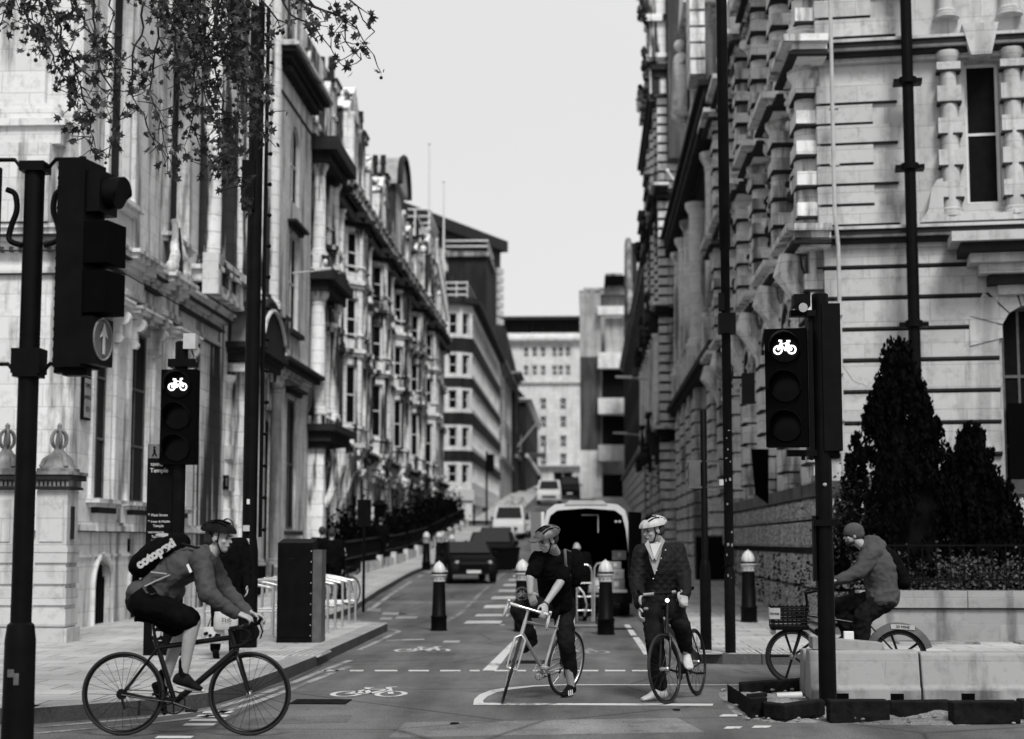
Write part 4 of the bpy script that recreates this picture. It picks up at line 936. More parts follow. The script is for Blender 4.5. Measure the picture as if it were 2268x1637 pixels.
# dark brick building right, Y 112-146
K_ = thing('gabled_building', 'dark brick building with shaped gable far up on the right', 'building', (3.5, 112, 4))
def rt(x, y0, y1): f = Fr((x, y0), (x, y1)); f.n = Vector((-1, 0)); return f
f = rt(3.5, 90, 146); fr = Fr((3.5, 90), (9, 90)); z0 = gz(90)
ops = [(a * 3 + .6, a * 3 + 1.9, z, z + 2.2) for a in range(18) for z in (7.5, 11, 14.2)]
m = MB(); wall(m, f, 0, 56, z0 - 1, 17, ops, .25); m.box(3.7, 12, 90, 146, z0 - 1, 17); m.box(3.3, 9, 89.98, 90.4, z0 - 1, 17); m.prism([(3.3, 112, 17), (3.3, 124, 17), (3.3, 121, 20), (3.3, 119, 23.2), (3.3, 117, 23.2), (3.3, 115, 20)], (.5, 0, 0)); PT(m, 'wall', 'brickDark', K_)
for o in ops: win(K_, f, *o, .2, (2, 2), .08)
m = MB(); mould(m, f, 0, 56, 16.8, [(.3, .2), (.2, .4)]); mould(m, f, 0, 56, 7.0, [(.2, .3)]); m.tube([(3.2, 112, 17.2), (3.2, 115, 20.2), (3.2, 117, 23.4), (3.2, 119, 23.4), (3.2, 121, 20.2), (3.2, 124, 17.2)], .22, 6); PT(m, 'trim', 'stoneMid', K_)
m = MB(); courses(m, f, 0, 56, z0 - 1, 6.8, .6, .12, .15, ()); courses(m, fr, 0, 4, z0 - 1, 6.8, .6, .12, .15, ()); PT(m, 'stone_base', 'stoneR', K_)
# ================================================================ RIGHT buildings
def rfx(a): return a
# third: banded pier building Y 70-111
T_ = thing('banded_pier_building', 'stone building with striped piers, dark oriel balconies and a tall brick chimney', 'building', (4.0, 68, .8))
XR = 3.6; f = rt(XR, 70, 88); fr = Fr((XR, 70), (6.5, 70)); 
ops = [(a * 4 + 1.2, a * 4 + 2.6, z, z + h, ar) for a in range(4) for z, h, ar in ((2.6, 3.0, True), (7.2, 3.2, False), (12.6, 2.8, False), (17.2, 2.6, True))]
m = MB(); wall(m, f, 0, 18, 0, 22, ops, .35); m.box(XR + .4, 12, 70, 88, 0, 22); m.box(XR, 6.5, 69.98, 70.4, 0, 22); PT(m, 'wall', 'stoneDirty', T_)
for o in ops: win(T_, f, *o[:4], .3, (2, 2), .1)
m = MB(); s = MB(); DARK = s
for a in range(5):
    A = a * 4 - .2
    courses(m, f, A, A + .75, 0, 21.5, .42, .09, .38); courses(m, f, A + .75, A + 1.3, 0, 5.8, .42, .09, .14)
    column(m, f, A + 1.0, .42, 6.6, 10.6, .2, 8); column(m, f, A + 3.1, .42, 6.6, 10.6, .2, 8)
courses(m, fr, 0, 1.0, 0, 21.5, .42, .09, .12)
for z in (5.9, 11.2, 16.4):
    mould(s, f, -.2, 18, z, [(.2, .4), (.22, .55)]); mould(s, fr, 0, 1.2, z, [(.2, .2), (.22, .45)]); mould(m, f, -.4, 18, z + .44, [(.12, .7)])
mould(s, f, -.2, 18, 21.5, [(.2, .35), (.3, .5), (.2, .65)]); mould(s, fr, 0, 1.2, 21.5, [(.2, .2), (.4, .5), (.3, .7)])
for a in (2, 10):   # oriels / carved balconies
    for q, (o, z) in enumerate(((.5, 10.2), (.75, 10.7), (.95, 11.2), (.5, 5.0), (.7, 5.4), (.9, 5.9), (.4, 15.6), (.6, 16.0), (.8, 16.5))): s.fb(f, a - .9, a + 1.1, 0, o, z, z + .5)
    for z in (11.9, 6.6, 17.2):
        balustrade(s, f, a - 1, a + 1.2, .8, z - .2, .8, .25)
        for q in range(5): scroll(s, f, a + random.uniform(-.9, 1), .9, z - 1.3, .3)
DARK = None
PT(m, 'moulding', 'stoneV', T_, 40); PT(s, 'dark_moulding', 'stoneDark', T_, 40)
m = MB(); fa_ = rt(XR, 70, 80); wall(m, fa_, 0, 10, 22, 29, [(a, a + 1.2, 23.2, 26.4) for a in (1.2, 4.2, 7.2)], .3); m.box(XR + .35, 9, 70, 80, 22, 29); m.box(XR, 9, 69.97, 70.4, 22, 29)
for a in (.2, 3.0, 6, 9): courses(m, fa_, a, a + .7, 22, 28.6, .42, .09, .45)
for a in (1.8, 4.8, 7.8): m.prism([fa_(a - .9, 0, 26.7), fa_(a + .9, 0, 26.7), fa_(a, 0, 27.8)], (-.6, 0, 0))
mould(m, fa_, -.2, 10, 24.6 - 2.3, [(.2, .5), (.2, .8)]); mould(m, fa_, -.2, 10, 28.8, [(.3, .6), (.3, .9)])
for q in range(14): scroll(m, fa_, random.uniform(0, 9), .75, random.choice((22.9, 26.9, 29.5)), .35)
PT(m, 'attic', 'stoneDirty', T_, 40)
m = MB(); m.box(3.66, 6.5, 68.9, 69.95, 18, 34); PT(m, 'brick_chimney', 'brickMid', T_)
m = MB(); m.box(2.9, 3.6, 69.4, 70.6, 21.0, 31); 
for z in (22.4, 24.2, 26.2, 28.4): m.box(2.75, 3.64, 69.2, 70.8, z, z + .3)
m.sph((3.1, 69.6, 26), .4, 8, 6); PT(m, 'finial_pier', 'stoneDirty', T_, 40)
m = MB()
for z in (22.6, 24.6, 27.0): 
    for q in range(4): scroll(m, rt(3.0, 69, 72), .5, .2, z, .35)
PT(m, 'finial_carving', 'stoneDark', T_, 40)
p0, p1 = onY(1478, 378, 68), onY(1560, 490, 60); m = MB(); m.tube([p1, p0], [.05, .04], 6); m.sph(p0, .09, 8, 6)
tag(m.build('flagpole', M['white'], smooth=40), 'white flagpole leaning out over the street from the column building', 'flagpole')
# second: giant column building Y 46.5-68
U_ = thing('column_building', 'stone building with giant columns, overhanging black cornice and a turret with a statue niche', 'building', (4.1, 46.5, .3))
XC = 5.0; f = rt(XC, 47.6, 69.6)
ops = [(a * 2.7 + 1.6, a * 2.7 + 2.9, z, z + h, ar) for a in range(7) for z, h, ar in ((.9, 2.4, False), (4.2, 2.2, True), (8.9, 3.6, True))]
m = MB(); wall(m, f, 0, 22, 0, 14, ops, .4); m.box(XC + .45, 14, 47.6, 69.6, 0, 14); m.box(XC, 8, 47.5, 47.9, 0, 14); PT(m, 'wall', 'stoneR', U_)
for o in ops: win(U_, f, *o[:4], .34, (2, 2), .09)
m = MB(); s = MB(); DARK = s
courses(m, f, 0, 22, .6, 7.4, .46, .07, .12, ops); m.fb(f, 0, 22, -.02, .2, 0, .6)
for a in (1.9, 9.4, 12.6, 16.2, 19.4): m.fb(f, a - .55, a + .55, 0, 1.2, 0, 7.0); courses(m, f, a - .57, a + .57, .6, 6.6, .46, .08, 1.26)
for a in (1.9, 9.4, 12.6, 16.2, 19.4): column(m, f, a, .98, 8.35, 13.5, .33, 18)
for a in (1.9, 9.4, 12.6, 16.2, 19.4): m.fb(f, a - .5, a + .5, 0, 1.4, 7.35, 8.35)
for z, stp in ((6.9, [(.16, 1.35), (.2, 1.5)]), (13.5, [(.25, 1.0), (.25, 1.15), (.3, 1.35), (.3, 1.55), (.15, 1.7)])): mould(s, f, -.2, 22, z, stp)
for i in range(60): s.fb(f, i * .36, i * .36 + .16, 1.0, 1.55, 13.75, 14.0)
for a in (2.4, 5.1): 
    for z in (6.3, 7.8): scroll(m, f, a, .5, z, .45)
m.fb(f, 5.0, 10.4, 0, .5, 7.2, 8.0); balustrade(m, f, 5, 10.6, .55, 8.0, .9)
g_f = rt(XC - .75, 47.6, 69.6); g_ = g_f
DARK = s
# turret with statue niche
for z0, z1, r0 in ((14.75, 15.4, 1.0), (15.4, 19.2, .72), (19.2, 19.7, 1.05), (19.7, 23.5, .7), (23.5, 24.1, 1.1)):
    (s if r0 > .9 else m).fb(f, .9 - r0, .9 + r0, -r0 * .7, r0 * 1.25, z0, z1)
for z in [15.5 + .5 * q for q in range(7)]: m.fb(g_f, .05, 1.75, .6, 1.05, z, z + .42)
m.fb(g_f, 2.4, 4.9, .2, .9, 14.8, 18.4); s.fb(g_f, 2.6, 4.7, .88, .95, 15.2, 18.0)
m.prism([g_(2.1, 0, 18.4), g_(5.2, 0, 18.4), g_(3.65, 0, 19.8)], (-1.1, 0, 0))
m.cap(g_(3.4, 1.1, 15.4), .35, g_(3.4, 1.1, 16.9), .28); m.sph(g_(3.4, 1.15, 17.4), .2); m.cap(g_(3.1, 1.1, 16.8), .1, g_(4.1, 1.2, 16.2), .09); m.cap(g_(4.4, 1.1, 15.4), .3, g_(4.2, 1.1, 16.5), .2); m.sph(g_(4.2, 1.1, 16.8), .17)
m.box(XC + .6, 9, 49.5, 69, 14.75, 18)
PT(m, 'moulding', 'stoneV', U_, 40); PT(s, 'dark_cornice', 'stoneDark', U_, 40)
m = MB(); m.fb(f, 4.2, 7.5, .12, .2, 0, 4.6); PT(m, 'dark_door', 'blackmatt', U_)
DARK = None
# first: corner building
V_ = thing('rusticated_building', 'rusticated corner building on the right with worm-pattern base and thick black drainpipe', 'building', (4.1, 28, 0))
XV = 4.15; fs_ = rt(XV, 28.15, 47.4); fw = Fr((XV, 28.15), (17, 26.4))
if fw.n.y > 0: fw.n = -fw.n
av = lambda y: y - 28.15
px = lambda u: (fw.d.dot(Vector((onY(u, 600, 27.8).x, 27.8)) - fw.p))
ow = [(px(2148), px(2226), 7.35, 9.85), (px(2212), px(2330), 2.0, 5.55, True), (px(2148), px(2226), 11.2, 14)]
osd = [(a, a + 1.0, z, z + h, ar) for a in (1.4, 5.2, 9.0, 12.8, 16.4) for z, h, ar in ((3.2, 2.4, True), (7.4, 2.5, True), (10.8, 2.4, True))]
osd += [(a, a + .8, .5, 2.2) for a in (5.3, 9.1, 12.9)]
m = MB(); wall(m, fw, 0, fw.L, -.1, 17, ow, .3); m.box(XV + .5, 17, 29, 47.4, 0, 17); PT(m, 'wall', 'stoneR', V_); m = MB(); wall(m, fs_, 0, 19.2, -.1, 17, osd, .4); PT(m, 'street_wall', 'stoneV', V_)  # one stone, but the street side is painted lighter to look better lit
for i, o in enumerate(ow): win(V_, fw, *o[:4], .2, (1, 2) if i != 1 else (3, 3), .06, 'white' if i != 1 else 'grey', 'glassdull')
for o in osd: win(V_, fs_, *o[:4], .34, (2, 2), .08, 'grey')
m = MB(); s = MB(); v = MB(); gr = MB(); DARK = s
# street-side banded piers and paired half columns between the windows
for a in (.0, 3.6, 7.4, 11.2, 15, 18.4):
    w = .9
    m.fb(fs_, a, a + w, -.02, .22, 2.7, 6.6)
    courses(m, fs_, a - .02, a + w + .02, 2.9, 6.2, .5, .07, .32)
    courses(m, fs_, a, a + w, 7.2, 9.9, .55, .28, .42); column(m, fs_, a + w / 2, .16, 7.0, 9.95, .26, 12)
    courses(m, fs_, a, a + w, 10.7, 13.6, .55, .28, .40); column(m, fs_, a + w / 2, .16, 10.6, 13.7, .24, 12)
    m.tube([fs_(a + w / 2, .1, 5.4), fs_(a + w / 2, .3, 5.9), fs_(a + w / 2, .55, 6.3), fs_(a + w / 2, .5, 6.6)], [.15, .22, .28, .2], 8)
    for z in (6.6, 9.9, 13.6):
        mould(m, fs_, a - .1, a + w + .1, z, [(.12, .45), (.1, .55)]); mould(s, fs_, a - .1, a + w + .1, z + .02, [(.06, .6)])
        mould(m, fs_, a - .1, a + w + .1, z + .22, [(.12, .72)])
for z in (6.6, 9.9, 13.6):
    for fr, L, e in ((fs_, 19.2, 0), (fw, fw.L, 0)):
        mould(m, fr, 0, L, z, [(.08, .12)]); mould(s, fr, 0, L, z + .08, [(.09, .22)]); mould(m, fr, 0, L, z + .17, [(.045, .32)]); mould(s, fr, 0, L, z + .215, [(.08, .36)]); mould(m, fr, 0, L, z + .295, [(.05, .4)])
for q in range(26):   # carved swags and masks between the piers
    aa = random.choice((2.3, 6.0, 9.9, 13.6)) + random.uniform(-.5, .5); zz = random.choice((6.2, 6.9, 9.4, 10.3, 13.1)) + random.uniform(-.25, .25); scroll(m if q % 3 else s, fs_, aa, random.uniform(.1, .35), zz, random.uniform(.16, .3))
for a in (2.0, 5.6, 9.5, 13.2):   # arched hoods on small brackets over each bay
    m.tube([fs_(a + .2 + .75 * (1 - math.cos(math.pi * k / 8)) / 1.0 * .8, .25, 5.7 + .45 * math.sin(math.pi * k / 8)) for k in range(9)], .1, 6); s.tube([fs_(a + .2 + .75 * (1 - math.cos(math.pi * k / 8)) * .8, .3, 5.58 + .45 * math.sin(math.pi * k / 8)) for k in range(9)], .045, 5)
    m.prism([fs_(a + .1, 0, 10.0), fs_(a + 1.5, 0, 10.0), fs_(a + .8, 0, 10.75)], (-.45, 0, 0)); s.fb(fs_, a + .1, a + 1.5, 0, .5, 9.93, 10.0)
for o in osd[:15]:
    if o[2] > 3:
        mould(m, fs_, o[0] - .15, o[1] + .15, o[3] + .1, [(.1, .15), (.1, .28)])
        for q in range(3): scroll(m, fs_, o[0] + .5, .2, o[3] + .05, .2)
        if 7 < o[2] < 8:
            for q in range(4): scroll(m if q % 2 else s, fs_, o[0] + random.uniform(.1, .9), .2, random.uniform(7.0, 8.6), .2)
# rustication of the lower front and quoins above
ow2 = [(px(2206), px(2340), 1.9, 5.7)]
z = 3.05
courses(m, fw, .02, fw.L, 3.05, 6.6, .54, .05, .09, ow2); courses(m, fs_, 0, .0 + 1.4, 3.05, 6.6, .54, .05, .1)
gr.fb(fw, 0, fw.L, -.01, .01, 3.0, 6.6) if False else None
for lev, h in ((7.05, 2.85), (10.4, 3.2)):
    n = int(h / .36)
    for q in range(n): 
        L = 1.32 if q % 2 == 0 else .9
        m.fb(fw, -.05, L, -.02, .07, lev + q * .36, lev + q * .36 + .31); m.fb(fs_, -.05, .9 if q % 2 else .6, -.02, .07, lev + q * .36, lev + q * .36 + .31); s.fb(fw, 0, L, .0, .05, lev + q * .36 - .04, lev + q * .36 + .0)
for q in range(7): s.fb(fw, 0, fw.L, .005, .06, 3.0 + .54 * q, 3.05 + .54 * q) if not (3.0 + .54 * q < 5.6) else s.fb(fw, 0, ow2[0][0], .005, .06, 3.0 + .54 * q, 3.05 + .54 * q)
# voussoirs round the arch
cx = (ow[1][0] + ow[1][1]) / 2; r = (ow[1][1] - ow[1][0]) / 2; zc = ow[1][3] - r
for q in range(7):
    t = R(180 - q * 30); p = Vector((math.cos(t), math.sin(t))); a0, a1 = t - R(13.5), t + R(13.5)
    m.prism([fw(cx + r * math.cos(a0), 0, zc + r * math.sin(a0)), fw(cx + r * math.cos(a1), 0, zc + r * math.sin(a1)), fw(cx + (r + .55) * math.cos(a1), 0, zc + (r + .55) * math.sin(a1)), fw(cx + (r + .55) * math.cos(a0), 0, zc + (r + .55) * math.sin(a0))], Vector((fw.n.x, fw.n.y, 0)) * .11)
# oriel ledge on the right of the front
for q in range(6): (s if q in (1, 4) else m).fb(fw, px(2092) + .05 + (5 - q) * .16, fw.L, 0, .25 + q * .16, 5.72 + q * .16, 5.88 + q * .16)
# window surround: banded half columns, keystone
for u in (2112, 2252):
    column(m, fw, px(u), .1, 7.1, 10.0, .155, 16); courses(m, fw, px(u) - .2, px(u) + .2, 7.4, 9.8, .56, .26, .24)
    column(m, fw, px(u), .1, 10.6, 13.6, .155, 16)
m.prism([fw(px(2160), 0, 9.85), fw(px(2205), 0, 9.85), fw(px(2222), 0, 10.4), fw(px(2142), 0, 10.4)], Vector((fw.n.x, fw.n.y, 0)) * .42)
mould(m, fw, px(2095), px(2268), 7.0, [(.12, .3)])
m.prism([fw(px(2040), 0, 7.0), fw(px(2092), 0, 7.0), fw(px(2092), 0, 7.75), fw(px(2078), 0, 7.72), fw(px(2066), 0, 7.55), fw(px(2058), 0, 7.2)], Vector((fw.n.x, fw.n.y, 0)) * .3)
def part_by(mb, test):
    a, b = MB(), MB(); st = sorted(set(mb.st)) + [len(mb.v)]; own = []
    for i, j in zip(st, st[1:]):
        c = sum(mb.v[i:j], Vector()) / (j - i); t = a if test(c) else b; k = len(t.v); t.st.append(k); t.v += mb.v[i:j]; own.append((i, j, t, k))
    import bisect
    for f in mb.f: i, j, t, k = own[bisect.bisect_right(st, f[0]) - 1]; t.f.append(tuple(w - i + k for w in f))
    return a, b
m_s, m = part_by(m, lambda c: c.y > 28.45 and c.x < 4.9)  # street-side pieces split off for the stone with light put into its colour
PT(m, 'moulding', 'stoneR', V_, 40); PT(m_s, 'street_moulding', 'stoneV', V_, 40); PT(s, 'dark_moulding', 'stoneDark', V_, 40)
DARK = None
# vermiculated base
v = MB()
for fr, L, o in ((fw, fw.L, []), (fs_, 19.2, [])):
    for z0, z1, pr in ((1.97, 2.3, .14), (1.47, 1.92, .2)): v.fb(fr, -pr, L, -.02, pr, z0, z1)
for i in range(18):
    a = i * 1.07
    if i % 3 != 2:
        for z0, z1 in ((.78, 1.34), (.2, .72)): v.fb(fs_, a, a + .8, -.02, .22, z0, z1)
for i in range(12):
    for z0, z1 in ((.78, 1.34), (.2, .72)): v.fb(fw, i * 1.07, i * 1.07 + .9, -.02, .22, z0, z1)
PT(v, 'carved_base', 'verm', V_)
v = MB(); v.fb(fs_, -.16, 19.2, -.02, .16, 2.36, 2.6); v.fb(fw, -.16, fw.L, -.02, .16, 2.36, 2.6); PT(v, 'polished_band', 'glassmid', V_)
v = MB(); v.fb(fs_, 0, 19.2, -.01, .05, 0, 2.0); v.fb(fw, 0, 13, -.01, .05, 0, 2.0); PT(v, 'base_groove', 'stoneGroove', V_)
# pipes
m = MB(); a = px(2018)
m.lathe(fw(a, .55, 0), [(.1, 1), (.1, 6.5), (.095, 6.5), (.095, 7.0), (.095, 17)], 14)
for z in (3.2, 5.2, 7.9, 9.4, 11.6): m.lathe(fw(a, .55, 0), [(.11, z - .06), (.15, z - .04), (.15, z + .06), (.11, z + .08)], 14); m.fb(fw, a - .24, a + .24, .3, .6, z - .03, z + .04)
PT(m, 'drainpipe', 'black', V_, 40)
m = MB(); a = px(1851); m.tube([fw(a, .5, 17), fw(a, .5, 7.2), fw(a + .05, .42, 6.6), fw(a + .05, .42, 2.9), fw(a + .08, .42, 2.6), fw(a + .08, .42, .8)], .035, 8); 
for z in (3.6, 4.4, 5.4, 8, 9, 11): m.fb(fw, a - .06, a + .1, .35, .5, z, z + .04)
m.tube([fw(a + .05, .42, 4.6), fw(a + .25, .3, 4.3), fw(a + .5, .2, 4.2)], .012, 5); PT(m, 'conduit', 'whitedull', V_, 40)
# notice in the arched window
m = MB(); m.fb(fw, px(2222), px(2300), -.12, -.08, 2.1, 3.9); q = PT(m, 'window_screen', 'blackmatt', V_); m = MB(); m.fb(fw, px(2228), px(2252), -.08, -.07, 2.25, 2.6); m.build('notice', M['whitedull'], q)
# low window guards and hanging sign on the street side
m = MB(); p = fs_(4.4, .5, 3.4); m.prism([p, p + Vector((-.35, 0, 0)), p + Vector((-.28, 0, -.9)), p + Vector((-.02, 0, -1.1))], (0, .03, 0)); PT(m, 'furled_banner', 'blackmatt', V_)
# ================================================================ street furniture
GRP = None
def on(mb, name, mat, root, smooth=None, **k):  # part given in the root's own coordinates
    first = None
    for p in pieces(mb):
        o = p.build(name, M[mat] if isinstance(mat, str) else mat, root, smooth, **k); first = first or o
    return first
# ---- City bollards
def make_bollard():
    r = thing('bollard', '', 'bollard', group='black and white City bollards')
    m = MB(); m.lathe((0, 0, 0), [(.165, 0), (.165, .02), (.15, .03), (.15, .25), (.158, .26), (.158, .285), (.135, .31), (.115, .9), (.112, .96)], 12); on(m, 'shaft', 'black', r, 40)
    m = MB(); m.lathe((0, 0, 0), [(.112, .955), (.122, .96), (.122, 1.04), (.135, 1.06), (.15, 1.075), (.15, 1.10)], 16); on(m, 'collar', 'whitedull', r, 40)
    m = MB()
    for k in range(10):
        a = 2 * math.pi * k / 10; c = Vector((math.cos(a), math.sin(a), 0)) * .123; t = Vector((-math.sin(a), math.cos(a), 0))
        pts = [c + t * (.017 if q % 2 == 0 else .007) * math.sin(q * math.pi / 5) + Vector((0, 0, 1.005 + (.017 if q % 2 == 0 else .007) * math.cos(q * math.pi / 5))) for q in range(10)]
        m.prism(pts, c.normalized() * .003)
    on(m, 'star_band', 'black', r)
    m = MB(); m.lathe((0, 0, 0), [(.15, 1.10), (.155, 1.115), (.15, 1.13), (.12, 1.135)], 16); on(m, 'ring', 'black', r, 40)
    m = MB(); m.lathe((0, 0, 0), [(.10, 1.13), (.108, 1.17), (.10, 1.22), (.075, 1.28), (.035, 1.325), (.012, 1.345), (.012, 1.36), (.001, 1.362)], 18)
    for k in range(8): a = 2 * math.pi * k / 8; m.tube([(math.cos(a) * q, math.sin(a) * q, z) for q, z in ((.104, 1.14), (.111, 1.18), (.102, 1.23), (.075, 1.285), (.03, 1.335))], .008, 4)
    on(m, 'cap', 'white', r, 50)
    return r
bol = make_bollard()
BL = [(972, 1397, None, .93, 'bollard standing alone on the road left of the waiting cyclists'), (1157, 1399, None, .96, 'bollard with a round cycle plate, behind the left waiting cyclist'), (1342, 1406, None, .96, 'bollard between the hand truck and the right waiting cyclist'),
      (1659, 1378, None, .98, 'bollard on the right pavement in front of the worm-pattern stone'), (753, 1330, None, .98, 'bollard on the left pavement behind the cycle stands'), (944, 1268, 54.5, .98, 'bollard at the left kerb end beside the low barrow'),
      (972, 1250, 57, .95, 'bollard nearer the two beyond the kerb, left one'), (1000, 1243, 60, .95, 'bollard right behind the barrow, its pale cap above it'), (1322, 1290, 45, .9, None)]
for i, (u, v, Y, s, lab) in enumerate(BL):
    if lab is None: continue
    o = bol if i == 0 else copy_tree(bol)
    p = onZ(u, v) if Y is None else onY(u, v, Y)
    if Y is None and p.y > 36:
        for _ in range(8): p = onZ(u, v, gz(p.y) + PH)
    z = (PH if (p.x > 1.45 or p.x < -5) else 0) + gz(p.y)
    if PH and z > .05 and Y is None: p = onZ(u, v, z)
    o.location = (p.x, p.y, z); o.scale = (s, s, s * .97); o['label'] = lab
BCY = onZ(1157, 1399)
c = thing('cycle_plate', 'small round cycle sign plate fixed on the bollard behind the left waiting cyclist', 'sign', (BCY.x, BCY.y - .135, .66))
m = MB(); m.lathe((0, 0, 0), [(.001, 0), (.125, 0), (.125, .02), (.001, .02)], 24, (0, -1, 0)); m.box(-.1, .1, -.015, .0, -.38, -.12); on(m, 'disc', 'cloth_dark', c, 40)
def bike_sign(r, s, y, mat, at=(0, 0), thick=.018):
    m = MB(); P = lambda a, b: Vector((at[0] + a * s, y, at[1] + b * s))
    for q in (-.55, .55): m.tube([P(q + .36 * math.cos(2 * math.pi * k / 18), -.2 + .36 * math.sin(2 * math.pi * k / 18)) for k in range(18)], thick * .5, 5, closed=True)
    for pts in (((-.55, -.2), (-.25, .4), (.3, .4), (.0, -.2), (-.25, .4)), ((-.55, -.2), (0, -.2)), ((.55, -.2), (.3, .45), (.25, .65), (.5, .68)), ((0, -.2), (-.3, .58)), ((-.45, .6), (-.15, .6))):
        m.tube([P(*q) for q in pts], thick * .5, 5)
    return on(m, 'bicycle_symbol', mat, r)
bike_sign(c, .085, -.025, 'stoneMid', thick=.012)
m = MB(); m.tube([(.112 * math.cos(2 * math.pi * k / 24), -.022, .112 * math.sin(2 * math.pi * k / 24)) for k in range(24)], .005, 4, closed=True); on(m, 'rim', 'stoneMid', c)
# ---- utility cabinet
p = onZ(612, 1424, PH)
c = thing('utility_cabinet', 'tall black street cabinet with grey side and rivets, beside the cycle stands', 'cabinet', (p.x, p.y, PH), R(2))
m = MB(); m.box(0, .5, 0, .55, 0, 1.36); m.prism([(0, 0, 1.36), (0, .55, 1.36), (0, .55, 1.48), (0, 0, 1.42)], (.5, 0, 0)); on(m, 'body', 'black', c)
m = MB(); m.box(.505, .635, .02, .5, 0, 1.3); m.box(.5, .64, .015, .5, 1.3, 1.32); on(m, 'side_panel', 'grey', c)
m = MB()
for i in range(9): m.sph((.485, -.004, .1 + i * .15), .009, 6, 4)
m.sph((.2, -.004, 1.2), .008, 6, 4); m.sph((.24, -.004, 1.2), .008, 6, 4); on(m, 'rivet', 'steel', c)
m = MB(); m.box(.02, .47, -.01, 0, .08, 1.3); on(m, 'door', 'black', c)
# ---- cycle stands
HR = [(703, 1408, 1398), (725, 1400, 0), (742, 1392, 0), (758, 1386, 0), (773, 1381, 0), (787, 1377, 0), (680, 1418, 0)]
hr = None
st_lab = ['nearest of the steel stands, half hidden by the cabinet', 'cycle stand just right of the cabinet', 'third cycle stand from the cabinet', 'fourth cycle stand from the cabinet', 'next to last cycle stand of the row', 'last and farthest cycle stand of the row', 'first cycle stand, mostly left of the cabinet']
def make_stand():
    r = thing('cycle_stand', '', 'bike rack', group='steel cycle stands by the cabinet')
    m = MB(); pts = [(0, 0, 0), (0, 0, .74), (-.03, 0, .80)] + [(-.03 - 1.02 * k / 8, 0, .80 + .13 * math.sin(math.pi * .62 * k / 8)) for k in range(1, 9)] + [(-1.1, 0, .85), (-1.1, 0, 0)]
    m.tube(crv(pts, 3), .024, 8); on(m, 'hoop', 'steel', r, 50)
    m = MB(); m.tube([(0, 0, .42), (-1.1, 0, .42)], .018, 6); on(m, 'crossbar', 'steel', r, 50)
    m = MB(); m.lathe((0, 0, 0), [(.05, 0), (.05, .01)], 10); on(m, 'foot', 'steel', r); m = MB(); m.lathe((-1.1, 0, 0), [(.05, 0), (.05, .01)], 10); on(m, 'foot', 'steel', r); return r
sd = make_stand()
for i, (u, v, _) in enumerate(HR[:6] + [(604, 1410, 0), (628, 1402, 0)]):
    o = sd if i == 0 else copy_tree(sd); p = onZ(u, v + 2, PH); o.location = (p.x, p.y, PH); o.scale = (.95, .95, .92); o['label'] = (st_lab[:6] + ['cycle stand left of the cabinet, nearer the tall black column', 'cycle stand directly behind the left edge of the cabinet'])[i]
# ---- tall black column with step pegs
p = onZ(548, 1434, PH)
c = thing('camera_column', 'very tall black steel column with round step pegs, rising behind the passing cyclist', 'column', (p.x, p.y, PH))
m = MB(); m.lathe((0, 0, 0), [(.13, 0), (.13, .02), (.125, 1.3), (.1, 1.5), (.1, 9)], 14); on(m, 'shaft', 'black', c, 40)
m = MB(); m.tube([(.15, 0, 1.5), (.15, 0, 9)], .028, 6); on(m, 'cable_duct', 'black', c, 40)
for k in range(17): m = MB(); m.tube([(.15, 0, 1.6 + k * .44), (.2, 0, 1.6 + k * .44)], .02, 6); m.sph((.21, 0, 1.6 + k * .44), .032, 8, 5); on(m, 'step_peg', 'black', c, 40)
m = MB(); m.box(-.16, .02, -.16, -.05, 6.05, 6.76); on(m, 'equipment_box', 'black', c)
for k, z in enumerate((1.2, 1.02, .84)): m = MB(); m.box(-.06, .03, -.142, -.136, z + .38, z + .46); on(m, 'sticker', 'whitedull', c)
m = MB(); m.box(-.02, .02, -.11, -.105, 1.95, 2.02); on(m, 'sticker', 'white', c)
# ---- wayfinding sign
p = onZ(348, 1452, PH)
c = thing('wayfinding_sign', 'slim black pedestrian map pillar headed Temple with a white street map panel', 'sign', (p.x, p.y, PH), YAW); c.scale = (.9, .9, .92)
m = MB(); m.box(-.2, .2, 0, .1, .0, 2.72); on(m, 'panel', 'black', c)
m = MB(); m.box(-.2, .2, 0, .1, 2.723, 2.92); on(m, 'header', 'stoneMid', c)
m = MB(); P = lambda x, z: Vector((x - .12, -.006, z + 2.75)); m.sph(P(.015, .125), .016, 8, 6); m.prism([P(0, .1), P(.03, .1), P(.035, .05), P(.06, 0), P(.045, 0), P(.018, .04), P(0, 0), P(-.02, 0), P(.005, .05)], (0, -.004, 0)); on(m, 'walker_symbol', 'black', c)
I4 = lambda x, z: basis((x, -.003, z), (1, 0, 0), (0, 0, 1))
for s, x, z, sz, al in (('TEMPLE', -.16, 2.63, .055, 'LEFT'), ('Temple', -.16, 2.55, .085, 'LEFT'), ('\u2191', -.18, 1.93, .05, 'LEFT'), ('Fleet Street', -.13, 1.93, .05, 'LEFT'), ('\u2191', -.18, 1.84, .05, 'LEFT'), ('Inner & Middle', -.13, 1.84, .045, 'LEFT'), ('Temple', -.1, 1.78, .05, 'LEFT'), ('WESTMINSTER', -.17, 1.69, .035, 'LEFT'), ('Temple', -.12, 1.63, .05, 'LEFT'), ('Waterloo Bridge', -.12, 1.57, .05, 'LEFT'), ('THE CITY', .13, 1.47, .035, 'RIGHT'), ('\u2192', .18, 1.47, .035, 'RIGHT'), ('Blackfriars Bridge', .17, 1.41, .05, 'RIGHT'), ('Blackfriars', .17, 1.35, .05, 'RIGHT')):
    text('lettering', s, sz, I4(x, z), M['white'], c, align=al)
m = MB(); m.box(-.18, .18, -.004, 0, .72, 1.26); mp = on(m, 'map', 'whitedull', c); m = MB(); rr = random.Random(3)
